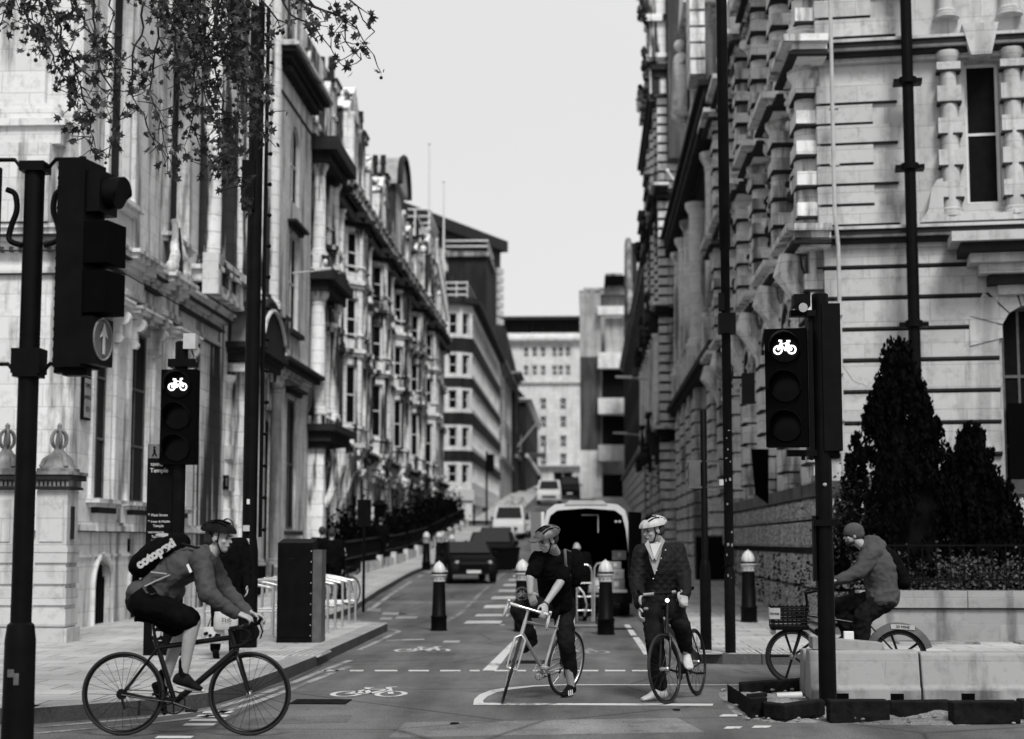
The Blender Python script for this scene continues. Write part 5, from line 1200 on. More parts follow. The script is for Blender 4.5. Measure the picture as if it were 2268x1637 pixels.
for k in range(26):
    x0, z0, a = rr.uniform(-.17, .17), rr.uniform(.74, 1.24), rr.uniform(0, 3.14); L = rr.uniform(.05, .16)
    q0 = Vector((max(-.175, x0 - L * math.cos(a)), -.006, min(1.25, max(.73, z0 - L * math.sin(a))))); q1 = Vector((min(.175, x0 + L * math.cos(a)), -.006, min(1.25, max(.73, z0 + L * math.sin(a))))); m.tube([q0, q1], .003, 4)
m.build('map_street', M['black'], mp)
m = MB(); 
for x in (-.035, 0, .035): m.sph((x, -.004, .40 - abs(x) * .3), (.014, .004, .02), 8, 5)
m.prism([(-.045, -.003, .33), (.045, -.003, .33), (.04, -.003, .27), (0, -.003, .24), (-.04, -.003, .27)], (0, -.004, 0)); m.box(-.06, .06, -.006, 0, .2, .21); m.box(-.075, -.055, -.006, 0, .27, .36); m.box(.055, .075, -.006, 0, .27, .36)
on(m, 'crest', 'whitedull', c)
# ---- traffic signals
def signal_head(r, o, ax, w, h, d, sym, mirror=False, n=3):
    """three-aspect head centred at o, facing ax (horizontal unit vector)"""
    o = Vector(o); ax = Vector(ax).normalized(); t = ax.cross(Vector((0, 0, 1))).normalized() * -1; up = Vector((0, 0, 1))
    m = MB(); m.obox(o - ax * d / 2, t * w / 2, ax * d / 2, up * h / 2); hd = on(m, 'signal_head', 'blackmatt', r)
    R_ = w * .36; res = []
    for k in range(n):
        zc = h / 2 - h / n * (k + .5); c = o + up * zc + ax * .004
        m = MB(); m.lathe(c, [(.001, .0), (R_, 0), (R_, .012), (R_ * .7, .02), (.001, .026)], 20, ax); m.build('lens', M['lens'], hd, 50)
        m = MB(); q = []
        for j in range(2):
            ring = []
            for i in range(13):
                a = R(-15 + 210 * i / 12); L = .03 if j == 0 else (.10 + .13 * max(0, math.sin(a)))
                ring.append([c + t * math.cos(a) * (R_ * 1.04 + e) + up * math.sin(a) * (R_ * 1.04 + e) + ax * (0 if j == 0 else L) for e in (0, .007)])
            q.append(ring)
        pl = [[q[0][i][0], q[1][i][0], q[1][i][1], q[0][i][1]] for i in range(13)]; m.rings(pl); m.build('visor', M['black'], hd, 40)
        res.append(c)
    if sym:
        c = res[0] + ax * .03; s = R_ * .62; m = MB(); P = lambda a, b: c + t * a * s * (-1 if mirror else 1) + up * b * s
        for q in (-.75, .75): m.tube([P(q + .42 * math.cos(2 * math.pi * k / 16), -.25 + .42 * math.sin(2 * math.pi * k / 16)) for k in range(16)], .0095, 5, closed=True)
        for pts in (((-.75, -.25), (-.35, .45), (.4, .45), (.0, -.25), (-.35, .45)), ((-.75, -.25), (0, -.25)), ((.75, -.25), (.4, .5), (.35, .75), (.65, .78)), ((0, -.25), (-.4, .68)), ((-.6, .7), (-.2, .7))): m.tube([P(*q) for q in pts], .011, 5)
        m.build('lit_bicycle', M['lit'], hd)
    return hd
# cycle signal left
p = onZ(388, 1452, PH)
c = thing('cycle_signal', 'black traffic signal with a lit bicycle symbol, on the left pavement behind the map pillar', 'traffic light', (p.x, p.y, PH))
m = MB(); m.lathe((0, 0, 0), [(.085, 0), (.085, 4.0), (.06, 4.02)], 12); on(m, 'pole', 'black', c, 40)
signal_head(c, (.0, -.14, 3.03), (-math.sin(YAW) * -1 * -1, -1, 0), .455, 1.22, .2, True)
m = MB(); m.box(-.15, .2, -.12, .1, 3.68, 3.78); on(m, 'bracket', 'black', c); m = MB(); m.box(.04, .2, -.1, .06, 3.91, 4.11); on(m, 'detector', 'whitedull', c); m = MB(); m.tube([(0, 0, 3.98), (.08, 0, 4.0)], .03, 6); m.tube([(.13, 0, 3.9), (.2, -.02, 3.75)], .012, 5); on(m, 'detector_arm', 'grey', c)
# right foreground signal
p = onZ(1834, 1562)
c = thing('cycle_signal', 'large black traffic signal with a lit bicycle symbol on the right, by the concrete barriers', 'traffic light', (p.x, p.y, 0))
m = MB(); m.lathe((0, 0, 0), [(.085, 0), (.082, 1.75), (.082, 4.0), (.05, 4.02)], 14); on(m, 'pole', 'black', c, 40)
signal_head(c, (-.365, -.12, 3.07), (-.22, -.97, 0), .40, 1.16, .2, True, mirror=True)
m = MB(); m.obox((.02, .12, 3.1), (.14, 0, 0), (0, .14, 0), (0, 0, .72)); m.box(.0, .18, -.1, .1, 2.45, 3.9); on(m, 'rear_head', 'black', c)
m = MB(); m.box(-.3, .1, -.06, .06, 3.78, 3.84); m.box(-.35, .1, -.05, .05, 2.40, 2.46); m.tube([(-.2, -.05, 2.4), (-.2, -.05, 2.36)], .02, 6); m.tube([(-.12, -.05, 2.4), (-.12, -.05, 2.36)], .02, 6); on(m, 'bracket', 'black', c)
m = MB(); m.box(-.28, -.12, -.2, .0, 3.86, 3.98); m.lathe((-.2, -.22, 3.84), [(.05, -.12), (.055, .0)], 10, (.25, -1, -.3)); on(m, 'detector', 'black', c, 40)
m = MB(); m.lathe((-.2, -.24, 3.84), [(.001, 0), (.046, 0), (.046, .01)], 10, (.25, -1, -.3)); on(m, 'detector_lens', 'whitedull', c)
m = MB(); m.box(-.12, .12, -.1, -.06, 1.72, 1.78); on(m, 'clamp', 'black', c); m = MB(); m.sph((.0, -.083, 2.12), .022, 8, 6); on(m, 'badge', 'steel', c); m = MB(); m.box(-.115, -.09, -.06, .06, 1.2, 1.82); on(m, 'button_box', 'black', c)
# left foreground signal pole with two heads seen from the side
p = onZ(38, 1640, PH)
c = thing('traffic_signal', 'nearest traffic signal at the left edge, seen from the side with a lit upward arrow', 'traffic light', (p.x, p.y, PH)); c.scale = (.93, .93, .925)
lean = .065
def Lp(z, dx=0, dy=0): return Vector((dx, dy, z))
m = MB(); m.lathe((0, 0, 0), [(.125, 0), (.12, .78), (.105, .9), (.082, .92), (.08, 4.6), (.06, 4.62)], 16); on(m, 'pole', 'black', c, 40)
for sg, nm in ((1, 0), (-1, 1)):
    m = MB()
    for z in (2.92, 4.6): m.tube([(0, 0, z), (.12 * sg, 0, z), (.17 * sg, 0, z + .06), (.4 * sg, 0, z + .06)], .018, 6); m.box(-.1, .1, -.1, .1, z - .05, z + .03)
    m.box(.22 * sg - .0, .22 * sg + .14 * sg, -.06, .06, 2.9, 2.95) if sg > 0 else None
    m.tube(crv([(.09 * sg, 0, 3.95), (.2 * sg, .02, 4.0), (.19 * sg, .03, 4.12), (.15 * sg, .03, 4.25), (.17 * sg, .03, 4.38), (.24 * sg, .03, 4.42)]), .024, 8); on(m, 'bracket', 'black', c, 40)
m = MB(); m.box(-.115, .115, -.1, .1, 2.9, 3.1); on(m, 'clamp', 'black', c)
ax = Vector((.98, -.2, 0)).normalized(); t = Vector((-ax.y, ax.x, 0)) * -1; up = Vector((0, 0, 1)); o0 = Vector((.39, .0, 3.78))
m = MB(); m.obox(o0, t * .17, ax * .12, up * .84)
for k in range(20): m.obox(o0 - ax * .12 + up * (-.78 + k * .082), t * .165, ax * .008, up * .012)
m.tube([o0 + up * .84, o0 + up * .9], .03, 6); m.box(o0.x - .1, o0.x + .1, -.06, .06, 2.88, 2.94); on(m, 'signal_head', 'black', c)
m = MB(); f_ = o0 + ax * .12; zc = .58
rs = []
for L in (0, .26): rs.append([f_ + up * (zc + (.13 if L else .13) * math.sin(a)) + t * .13 * math.cos(a) + ax * L * (1 if math.sin(a) > -.2 else .8) for a in [2 * math.pi * k / 20 for k in range(20)]])
m.rings(rs); on(m, 'visor', 'black', c, 50)
m = MB(); m.obox(f_ + ax * .06 + up * zc, t * .15, ax * .06, up * .17); on(m, 'lamp_housing', 'black', c)
for zc, L, h in ((.16, .20, .17), (-.24, .20, .17)): m = MB(); m.obox(f_ + ax * L / 2 + up * zc, t * .16, ax * L / 2, up * h); on(m, 'louvred_visor', 'blackmatt', c)
for zc in (.2, -.2): m = MB(); m.sph(f_ + ax * .01 + up * zc - t * .15, (.03, .03, .06), 8, 6); on(m, 'side_lens', 'grey', c, 50)
m = MB(); m.obox(f_ + ax * .05 + up * -.63, t * .17, ax * .05, up * .19); sgn = on(m, 'arrow_housing', 'black', c)
cc = f_ + ax * .104 + up * -.61
m = MB(); m.tube([cc + t * .15 * math.cos(2 * math.pi * k / 28) + up * .165 * math.sin(2 * math.pi * k / 28) for k in range(28)], .009, 5, closed=True); m.build('sign_ring', M['stoneMid'], sgn)
m = MB(); m.lathe(cc - ax * .004, [(.001, 0), (.15, 0), (.15, .004), (.001, .004)], 24, ax); m.build('sign_face', M['grey'], sgn)
m = MB(); P = lambda a, b: cc + ax * .006 + t * a + up * b; m.prism([P(-.017, -.12), P(.017, -.12), P(.017, .03), P(.06, .01), P(0, .13), P(-.06, .01), P(-.017, .03)], ax * .006); m.build('up_arrow', M['whitedull'], sgn)
ax2 = Vector((-.9, .3, 0)); m = MB(); m.obox((-.42, .0, 3.78), (.1, .02, 0), (0, .12, 0), (0, 0, .84)); on(m, 'second_head', 'black', c)
m = MB(); m.box(-.05, .0, -.126, -.118, .5, .56); m.box(.0, .04, -.127, -.119, .44, .53); on(m, 'torn_sticker', 'stoneMid', c)
# ---- lamp post and sign post on the right pavement
p = onZ(1618, 1446, PH)
c = thing('lamp_post', 'tall black lamp post covered in torn stickers on the right pavement', 'street lamp', (p.x, p.y, PH))
m = MB(); m.lathe((0, 0, 0), [(.07, 0), (.07, 1.02), (.05, 1.1), (.048, 1.12), (.062, 1.13), (.06, 5.3), (.075, 5.32), (.07, 9.5)], 12); on(m, 'column', 'black', c, 40)
m = MB(); m.box(-.1, .12, -.12, .1, 4.18, 4.45); m.box(-.1, -.02, -.1, .0, 4.48, 4.72); m.tube([(.08, 0, 3.6), (.25, 0, 3.6)], .02, 6); m.box(.2, .36, -.06, .08, 3.25, 3.65); on(m, 'control_box', 'black', c)
rr = random.Random(5)
for k in range(14):
    z = rr.uniform(.95, 3.0); a = rr.uniform(-.045, .03); w = rr.uniform(.008, .03); h = rr.uniform(.01, .05); m = MB(); m.prism([(a, -.066, z), (a + w, -.066, z + .01), (a + w * .8, -.066, z + h), (a - .004, -.066, z + h * .8)], (0, .004, 0)); on(m, 'torn_sticker', 'stoneMid', c)
m = MB(); m.tube([(0, 0, 9.5), (-.3, 0, 9.9), (-1.2, -.1, 10)], .04, 6); on(m, 'arm', 'black', c, 40); m = MB(); m.box(-1.8, -1.1, -.25, .0, 9.95, 10.06); on(m, 'lamp_head', 'black', c)
p = onZ(1564, 1440, PH)
c = thing('sign_post', 'black post carrying sign plates seen edge-on, left of the stickered lamp post', 'sign', (p.x, p.y, PH))
m = MB(); m.lathe((0, 0, 0), [(.075, 0), (.075, 1.05), (.06, 1.16), (.056, 1.17), (.045, 1.2), (.045, 3.2), (.03, 3.22)], 12); on(m, 'pole', 'black', c, 40)
m = MB(); m.box(-.24, .36, -.03, .0, 2.5, 2.53); m.box(-.22, .36, -.03, .0, 2.15, 2.18); on(m, 'bracket', 'grey', c); m = MB(); m.box(-.2, -.05, -.03, .3, 2.18, 2.5); on(m, 'sign_plate', 'grey', c); m = MB(); m.box(.2, .3, -.05, -.03, 2.19, 2.27); on(m, 'label_plate', 'white', c)
p = onZ(1618, 1290, gz(50) + PH)
c = thing('dark_hoarding', 'black low cabinet against the wall behind the stickered lamp post', 'cabinet', (3.2, 47.5, gz(47) + PH))
m = MB(); m.box(0, 1.1, 0, .8, 0, 1.25); m.box(.05, 1.05, -.015, 0, .05, 1.2); on(m, 'body', 'black', c); m = MB(); m.box(-.02, 1.12, -.03, .82, 1.25, 1.3); on(m, 'lid', 'grey', c)
# ---- small lamps far up the street
def arm_lamp(name, label, base, d, h=0, L=1.4):
    c = thing('wall_lamp', label, 'street lamp', base); m = MB(); m.tube([(0, 0, 0), (d * L, 0, .15)], .04, 5); on(m, 'arm', 'whitedull', c); m = MB(); m.prism([(d * (L - .1), -.1, .1), (d * (L + .7), -.1, .15), (d * (L + .7), -.1, .24), (d * (L - .1), -.1, .24)], (0, .25, 0)); on(m, 'lamp_head', 'white', c)
arm_lamp('l', 'upper pale street lamp on a bracket above the striped piers on the right', tuple(onY(1460, 843, 78)), -1)
arm_lamp('l', 'lower pale street lamp on a bracket far up the street on the right', tuple(onY(1440, 966, 92)), -1)
# two thin poles and signal by the side street
for i, (u, v0, h, lab) in enumerate(((1078, 1000, 5.5, 'slim black traffic signal pole in front of the banded building'), (1020, 1105, 3.2, 'short dark post by the shopfront of the banded building'), (1050, 1120, 2.8, 'thin dark post to the left of the far signal pole'))):
    Y = 100; q = onY(u, v0, Y); c = thing('signal_pole' if i == 0 else 'post', lab, 'traffic light' if i == 0 else 'post', (q.x, Y, gz(Y)))
    m = MB(); m.tube([(0, 0, 0), (0, 0, q.z - gz(Y))], .07, 6); on(m, 'pole', 'black', c)
    if i == 0: m = MB(); m.box(.05, .45, -.15, .15, h - 2.2, h - 1.1); on(m, 'signal_head', 'black', c)
# lantern, footpath board and A frame on the left pavement
q = onY(842, 1150, 60); c = thing('lantern', 'black four-sided lantern on a post above the hedge on the left pavement', 'street lamp', (q.x, 60, gz(60)))
m = MB(); m.tube([(0, 0, 0), (0, 0, q.z - gz(60))], .06, 8); on(m, 'post', 'black', c); m = MB(); z = q.z - gz(60); m.prism([(-.2, -.2, z), (.2, -.2, z), (.2, .2, z), (-.2, .2, z)], (0, 0, .03)); m.rings([[(s * a, s2 * a, zz) for s, s2 in ((-1, -1), (1, -1), (1, 1), (-1, 1))] for a, zz in ((.14, z), (.26, z + .5), (.3, z + .52), (.08, z + .72))]); on(m, 'lantern_head', 'black', c)
q = onY(800, 1152, 58); c = thing('name_board', 'white rectangular board standing above the hedge beside the black lantern', 'sign', (q.x, 58, gz(58)))
m = MB(); z = q.z - gz(58); m.box(-.2, .45, -.03, .03, z, z + .48); on(m, 'board', 'white', c); m = MB(); m.box(-.33, -.2, -.05, .05, z - .2, z + .85); m.tube([(-.26, 0, 0), (-.26, 0, z)], .04, 6); on(m, 'post', 'black', c)
q = onZ(778, 1368, PH)
c = thing('post', 'thin dark sign pole on the left pavement beside the walking people', 'post', (q.x - .1, 33.5, PH)); m = MB(); m.tube([(0, 0, 0), (0, 0, 2.3)], .03, 8); on(m, 'pole', 'black', c)
m = MB(); m.box(-.14, .14, -.02, .02, 1.75, 2.3); on(m, 'sign_back', 'black', c)
# ================================================================ vehicles
def car_body(prof, w, tum=.12, zt=None):
    """side profile (x forward, z) swept across the width with tumblehome towards the roof"""
    zs = [p[1] for p in prof]; zm = max(zs); zb = .55 * zm; rs = []
    for t, k in ((-1, .0), (-.94, 1), (-.6, 1), (.6, 1), (.94, 1), (1, 0)):
        ring = []
        for x, z in prof:
            e = tum * max(0, (z - zb) / (zm - zb)); sh = 0 if k else -.03
            ring.append((x * (1 if k else .985), t * (w / 2 - e), z + (sh if z > .4 else -sh * .3)))
        rs.append(ring)
    return MB().rings(rs)
def make_car(name, label, kind, group, loc, rz, paint, van=False, dark=False):
    r = thing(name, label, kind, loc, rz, group); w = 1.9 if van else 1.78
    if van: prof = [(-2.4, .3), (-2.42, .9), (-2.38, 1.85), (-2.2, 1.95), (.9, 1.97), (1.15, 1.9), (1.75, 1.15), (2.35, .98), (2.45, .7), (2.45, .3)]
    else: prof = [(-2.1, .32), (-2.15, .8), (-2.05, 1.0), (-1.5, 1.35), (-.9, 1.46), (.3, 1.45), (1.05, 1.0), (1.9, .85), (2.12, .65), (2.12, .3)]
    m = car_body(prof, w); on(m, 'body', paint, r, 50)
    hw = w / 2
    m = MB(); 
    if van: m.prism([(1.16, -hw + .28, 1.86), (1.16, hw - .28, 1.86), (1.73, hw - .16, 1.19), (1.73, -hw + .16, 1.19)], (.03, 0, .03))
    else: m.prism([(.34, -hw + .22, 1.42), (.34, hw - .22, 1.42), (1.03, hw - .14, 1.03), (1.03, -hw + .14, 1.03)], (.03, 0, .03))
    on(m, 'windscreen', 'glass', r)
    for s in (-1, 1):
        m = MB(); y = s * (hw - .07)
        if van: m.prism([(.1, y, 1.2), (1.5, y, 1.2), (1.05, s * (hw - .12), 1.8), (.1, s * (hw - .12), 1.8)], (0, s * .02, 0))
        else: m.prism([(-1.6, y, .98), (.95, y, .98), (.25, s * (hw - .14), 1.36), (-1.1, s * (hw - .14), 1.36)], (0, s * .02, 0))
        on(m, 'side_window', 'glass', r)
        for x in (-1.35, 1.4):
            m = MB(); m.lathe((x, s * (hw - .18), .33), [(.2, 0), (.33, 0), (.33, s * .2), (.2, s * .2)], 18, (0, 1, 0)); wh = on(m, 'wheel', 'rubber', r, 40)
            m = MB(); m.lathe((x, s * (hw + .0), .33), [(.001, 0), (.2, 0), (.2, s * .03), (.001, s * .02)], 12, (0, 1, 0)); m.build('hub_cap', M['steel'], wh, 40)
        m = MB(); m.sph((2.2 if van else 1.98, s * (hw - .28), .8 if van else .7), (.22, .17, .09), 10, 6); on(m, 'headlight', 'chrome', r, 50)
        m = MB(); m.sph((1.25 if van else .75, s * (hw + .1), 1.2 if van else 1.02), (.08, .1, .1), 8, 6); on(m, 'mirror', 'black', r, 50)
    m = MB(); f = 2.46 if van else 2.13; m.box(f - .03, f + .01, -.55, .55, .45, .66); on(m, 'grille', 'black', r)
    m = MB(); m.box(f, f + .02, -.26, .26, .34, .45); on(m, 'number_plate', 'white', r)
    return r
down = R(-90)
cars = [('parked_car', 'low black car standing nearest on the left, behind the lone bollard', 'car', False, 1032, 49, 'black', -8, -78),
        ('parked_van', 'white parked van at the end of the line, its roof above the cars in front', 'van', True, 1130, 86, 'white', 0, 0),
        ('parked_car', 'pale parked car second in the line up the hill', 'car', False, 1100, 68, 'whitedull', 0, 0),
        ('parked_car', 'pale parked car behind the white van up the hill', 'car', False, 1148, 88, 'whitedull', 0, 0),
        ('parked_car', 'dark parked car in front of the pale ones, partly hidden by the black car', 'car', False, 1090, 59.5, 'cloth_dark', 0, 0)]
for nm, lab, cat, van, u, Y, pt, _, a in cars:
    q = onY(u, 1200, Y); x = q.x; oc = make_car(nm, lab, cat, 'cars parked along the left kerb', (x, Y, gz(Y)), R(a) if a else down, pt, van)
    oc.scale = (.8, .8, .82) if a else (.85, .85, .85) if Y > 80 else (.92, .92, .92)
make_car('oncoming_van', 'white van driving down the hill towards us at the far end of the street', 'van', 'far traffic on the hill', (onY(1217, 1100, 134).x, 134, gz(134)), down, 'white', True)
q = onY(1262, 1080, 150); make_car('oncoming_van', 'black van beside the white one at the top of the hill', 'van', 'far traffic on the hill', (q.x, 150, gz(150)), down, 'black', True)
# ---- open delivery van
VY = 34.0; xl, xr = onY(1197, 1200, VY).x, onY(1400, 1200, VY).x; w = xr - xl; cx = (xl + xr) / 2
V = thing('delivery_van', 'white delivery van with its rear doors open and parcels inside', 'van', (cx, VY, 0))
hw = w / 2
def vring(y, s=1, z0=.42, z1=2.36):
    pts = [(-hw, z0), (-hw, 1.3), (-hw + .06, 1.9), (-hw + .14, 2.22), (-hw + .3, 2.34), (0, z1 + .03), (hw - .3, 2.34), (hw - .14, 2.22), (hw - .06, 1.9), (hw, 1.3), (hw, z0)]
    return [Vector((x * s, y, z if s == 1 else .55 + (z - .55) * .93)) for x, z in pts]
m = MB(); out = [vring(0), vring(3.4)]; inn = [vring(0, .925), vring(3.4, .925)]
n = len(out[0])
for i in range(n - 1):
    m.quad(out[0][i], out[0][i + 1], out[1][i + 1], out[1][i]); m.quad(out[0][i], out[0][i + 1], inn[0][i + 1], inn[0][i])
fr_ = [Vector((p.x * .9, 5.4, min(p.z, 1.0 if abs(p.x) > 0 else 1))) for p in out[1]]; mid = [Vector((p.x * .95, 4.3, min(p.z, 2.0))) for p in out[1]]
m.rings([out[1], mid, fr_], caps=False); m.add(fr_, [tuple(range(n))])
on(m, 'body', 'white', V, 40)
m = MB()
for i in range(n - 1): m.quad(inn[0][i], inn[0][i + 1], inn[1][i + 1], inn[1][i])
m.add(inn[1], [tuple(range(n))]); m.box(-hw * .9, hw * .9, .02, 3.4, .5, .56); on(m, 'load_bay', 'blackmatt', V)
m = MB(); m.box(-hw, hw, -.1, .0, .3, .52); m.box(-.3, .3, -.16, -.1, .36, .44); on(m, 'bumper', 'cloth_dark', V); m = MB(); m.box(-.26, .26, -.115, -.1, .36, .47); on(m, 'number_plate', 'lead', V)
m = MB(); m.box(-hw * .85, hw * .88, -.04, .01, .52, .58); on(m, 'door_sill', 'steel', V)
for s in (-1, 1):
    m = MB(); m.obox((s * (hw + .05), -.42, 1.35), (.03, 0, 0), (s * .12, .44, 0), (0, 0, .82)); on(m, 'rear_door', 'white' if s < 0 else 'blackmatt', V)
    m = MB(); m.lathe((s * (hw - .14) - (.1 if s > 0 else .1), .9, .34), [(.2, 0), (.34, 0), (.34, .2), (.2, .2)], 18, (1, 0, 0)); on(m, 'wheel', 'rubber', V, 40)
    m = MB(); m.box(s * (hw - .05) - .04, s * (hw - .05) + .04, -.02, .0, .8, 1.25); on(m, 'tail_light', 'grey', V)
    m = MB(); m.box(s * (hw + .22) - .09, s * (hw + .22) + .09, 4.0, 4.08, 1.35, 1.75); on(m, 'mirror', 'black', V)
m = MB(); m.prism([(-hw + .5, -.02, 2.33), (hw - .5, -.02, 2.33), (hw - .6, -.02, 2.42), (-hw + .6, -.02, 2.42)], (0, .12, 0)); on(m, 'brake_light_pod', 'whitedull', V)
m = MB(); m.sph((.62, .1, 1.98), .03, 8, 6); m.sph((.7, .1, 1.98), .03, 8, 6); on(m, 'load_lamp', 'white', V, 40)
m = MB(); m.tube([(-.1, .15, 2.12), (.25, .15, 2.12), (.25, .15, 1.75)], .012, 5); on(m, 'grab_wire', 'whitedull', V)
bx = random.Random(11); k = 0; names = []
for (x, y, z, a, b, h, mt) in ((.62, .3, .56, .36, .3, .22, 'card'), (.64, .3, .79, .3, .26, .2, 'whitedull'), (.6, .34, 1.0, .26, .24, .15, 'card'), (.22, .45, .56, .34, .3, .26, 'card'), (.3, .5, .83, .3, .3, .16, 'cloth_dark'), (.7, .8, 1.18, .3, .25, .2, 'card'), (-.3, .5, .56, .4, .34, .25, 'card'), (-.66, .35, .56, .28, .3, .36, 'whitedull'), (-.2, 1.2, .56, .6, .4, .5, 'card')):
    m = MB(); m.box(x - a / 2, x + a / 2, y, y + b, z, z + h); P = m.build('parcel', M[mt], None, bevel=.006); P.location = V.location
    labs = ['cardboard parcel on the van floor at the right rear corner', 'white parcel lying on the corner parcel in the van', 'small parcel topmost at the right rear corner of the van', 'cardboard parcel right of the middle on the van floor', 'dark parcel lying on the middle one in the van', 'parcel wedged high by the right inner wall of the van', 'cardboard parcel left of the middle on the van floor', 'tall pale parcel by the left inner wall of the van', 'large box standing deeper inside the van']
    tag(P, labs[k], 'box', 'parcels in the delivery van')
    m = MB(); m.box(x - a * .12, x + a * .14, y - .004, y, z + h * .35, z + h * .8); q = m.build('parcel_label', M['white'] if mt != 'whitedull' else M['card'], P); k += 1
# ---- hand truck
q = onZ(1302, 1388)
c = thing('hand_truck', 'upright metal hand truck with two black wheels behind the left waiting cyclist', 'hand truck', (q.x, q.y, 0), R(-4))
m = MB()
for s in (-.2, .12): m.tube([(s, 0, .1), (s, .0, 1.02), (s + .03, 0, 1.1), (s + .1, 0, 1.14), (s + .2, 0, 1.14), (s + .25, 0, 1.1), (s + .28, 0, 1.02), (s + .28, 0, .1)] if s < 0 else [(s, 0, .1), (s, .12, 1.08), (s + .05, .12, 1.16), (s + .2, .12, 1.18)], .016, 8)
for z in (.3, .55, .8): m.tube([(-.2, 0, z), (.08, 0, z)], .012, 6)
on(m, 'frame', 'steel', c, 50)
for x in (-.28, .2):
    m = MB(); m.lathe((x, .05, .125), [(.05, -.03), (.12, -.035), (.13, 0), (.12, .035), (.05, .03)], 18, (1, .3, 0)); w = on(m, 'wheel', 'rubber', c, 50); m = MB(); m.lathe((x, .05, .125), [(.001, -.032), (.05, -.032), (.05, .032), (.001, .032)], 12, (1, .3, 0)); m.build('hub', M['whitedull'], w, 40)
m = MB(); m.box(-.36, .32, -.22, .02, .02, .045); on(m, 'toe_plate', 'steel', c)
for x in (-.16, .2): m = MB(); m.tube([(x, -.02, .72), (x + .09, -.06, .62), (x + .15, -.08, .4), (x + .1, -.04, .2)], .018, 6); on(m, 'wheel_guard', 'steel', c, 50)
m = MB(); m.box(-.42, -.24, -.1, .1, .03, .2); q9 = tag(m.build('parcel', M['whitedull']), 'small pale box on the ground by the wheel of the hand truck', 'box'); q9.location = c.location
# ---- skip-like barrow by the lone bollard
q = onY(1120, 1262, 56); c = thing('waste_bin', 'dark wheeled bin on the road in front of the parked pale cars', 'bin', (q.x + .0, 56, gz(56)))
m = MB(); m.rings([[(s * a, s2 * a * .6, z) for s, s2 in ((-1, -1), (1, -1), (1, 1), (-1, 1))] for a, z in ((.40, .12), (.48, .8))]); m.box(-.5, .5, -.32, .32, .8, .86); on(m, 'body', 'black', c)
for x in (-.4, .4): m = MB(); m.lathe((x - .03, 0, .1), [(.02, 0), (.1, 0), (.1, .06), (.02, .06)], 12, (1, 0, 0)); on(m, 'wheel', 'rubber', c)
# ================================================================ bicycles and people
def sculpt(mb, name, mat, parent, voxel=.008, smooth=2, wr=None, sm=True):
    """merge overlapping forms into one continuous skin"""
    me = bpy.data.meshes.new('t'); me.from_pydata([tuple(q) for q in mb.v], [], mb.f)
    bm = bmesh.new(); bm.from_mesh(me); bmesh.ops.recalc_face_normals(bm, faces=bm.faces); bm.to_mesh(me); bm.free()
    o = bpy.data.objects.new('t', me); COL.objects.link(o)
    r = o.modifiers.new('r', 'REMESH'); r.mode = 'VOXEL'; r.voxel_size = voxel; r.adaptivity = 0
    if smooth: q = o.modifiers.new('s', 'SMOOTH'); q.factor = .5; q.iterations = smooth
    bpy.context.view_layer.update(); dg = bpy.context.evaluated_depsgraph_get(); m2 = bpy.data.meshes.new_from_object(o.evaluated_get(dg)); bpy.data.objects.remove(o)
    if wr:
        amp, fq = wr; nrm = [v.normal.copy() for v in m2.vertices]
        for v, n in zip(m2.vertices, nrm):
            k = noise.noise(v.co * fq) + .5 * noise.noise(v.co * fq * 2.3); k = max(-.45, 1 - abs(k) * 2.2); v.co += n * amp * k
    m2.name = name
    for p in m2.polygons: p.use_smooth = True
    m2.materials.clear(); m2.materials.append(M[mat] if isinstance(mat, str) else mat)
    q = bpy.data.objects.new(name, m2); COL.objects.link(q)
    if parent:
        q.parent = parent; bpy.context.view_layer.update(); pm = parent
        q.matrix_parent_inverse = (parent.matrix_world).inverted()
    return q
def ell(mb, c, rad, r, f, u, n=14, m=10): mb.sph(c, rad, n, m, Matrix((r, f, u)).transposed())
def head(mb, c, f, u, s=1.0):
    c = Vector(c); f = Vector(f).normalized(); u = (Vector(u) - f * Vector(u).dot(f)).normalized(); r = f.cross(u); P = lambda a, b, d: c + (r * a + f * b + u * d) * s
    ell(mb, P(0, -.012, .025), (.074 * s, .096 * s, .098 * s), r, f, u); ell(mb, P(0, .025, -.035), (.060 * s, .066 * s, .075 * s), r, f, u); ell(mb, P(0, .05, -.082), (.036 * s, .036 * s, .03 * s), r, f, u)
    mb.cap(P(0, .085, .012), .008 * s, P(0, .108, -.024), .011 * s, 8); mb.cap(P(-.03, .078, .026), .012 * s, P(.03, .078, .026), .012 * s, 8)
    mb.cap(P(-.018, .088, -.056), .009 * s, P(.018, .088, -.056), .009 * s, 8)
    for k in (-1, 1): ell(mb, P(k * .074, -.008, -.005), (.012 * s, .022 * s, .034 * s), r, f, u, 8, 6); ell(mb, P(k * .04, .06, -.022), (.024 * s, .022 * s, .024 * s), r, f, u, 8, 6)
    return P, r, f, u
def face_parts(P, r, f, u, root, s=1, brow='hair', beard=None):
    m = MB()
    for k in (-1, 1): m.cap(P(k * .018, .097, .026), .0055, P(k * .046, .084, .024), .005, 6)
    o = m.build('eyebrows', M[brow], root, 60); o.matrix_parent_inverse = root.matrix_world.inverted()
    for k in (-1, 1): m = MB(); ell(m, P(k * .031, .083, .006), (.013, .008, .006), r, f, u, 8, 6); o = m.build('eye', M['blackmatt'], root, 60); o.matrix_parent_inverse = root.matrix_world.inverted()
    m = MB(); m.cap(P(-.02, .0975, -.056), .004, P(.02, .0975, -.056), .004, 6); o = m.build('mouth_line', M['hair'], root, 60); o.matrix_parent_inverse = root.matrix_world.inverted()
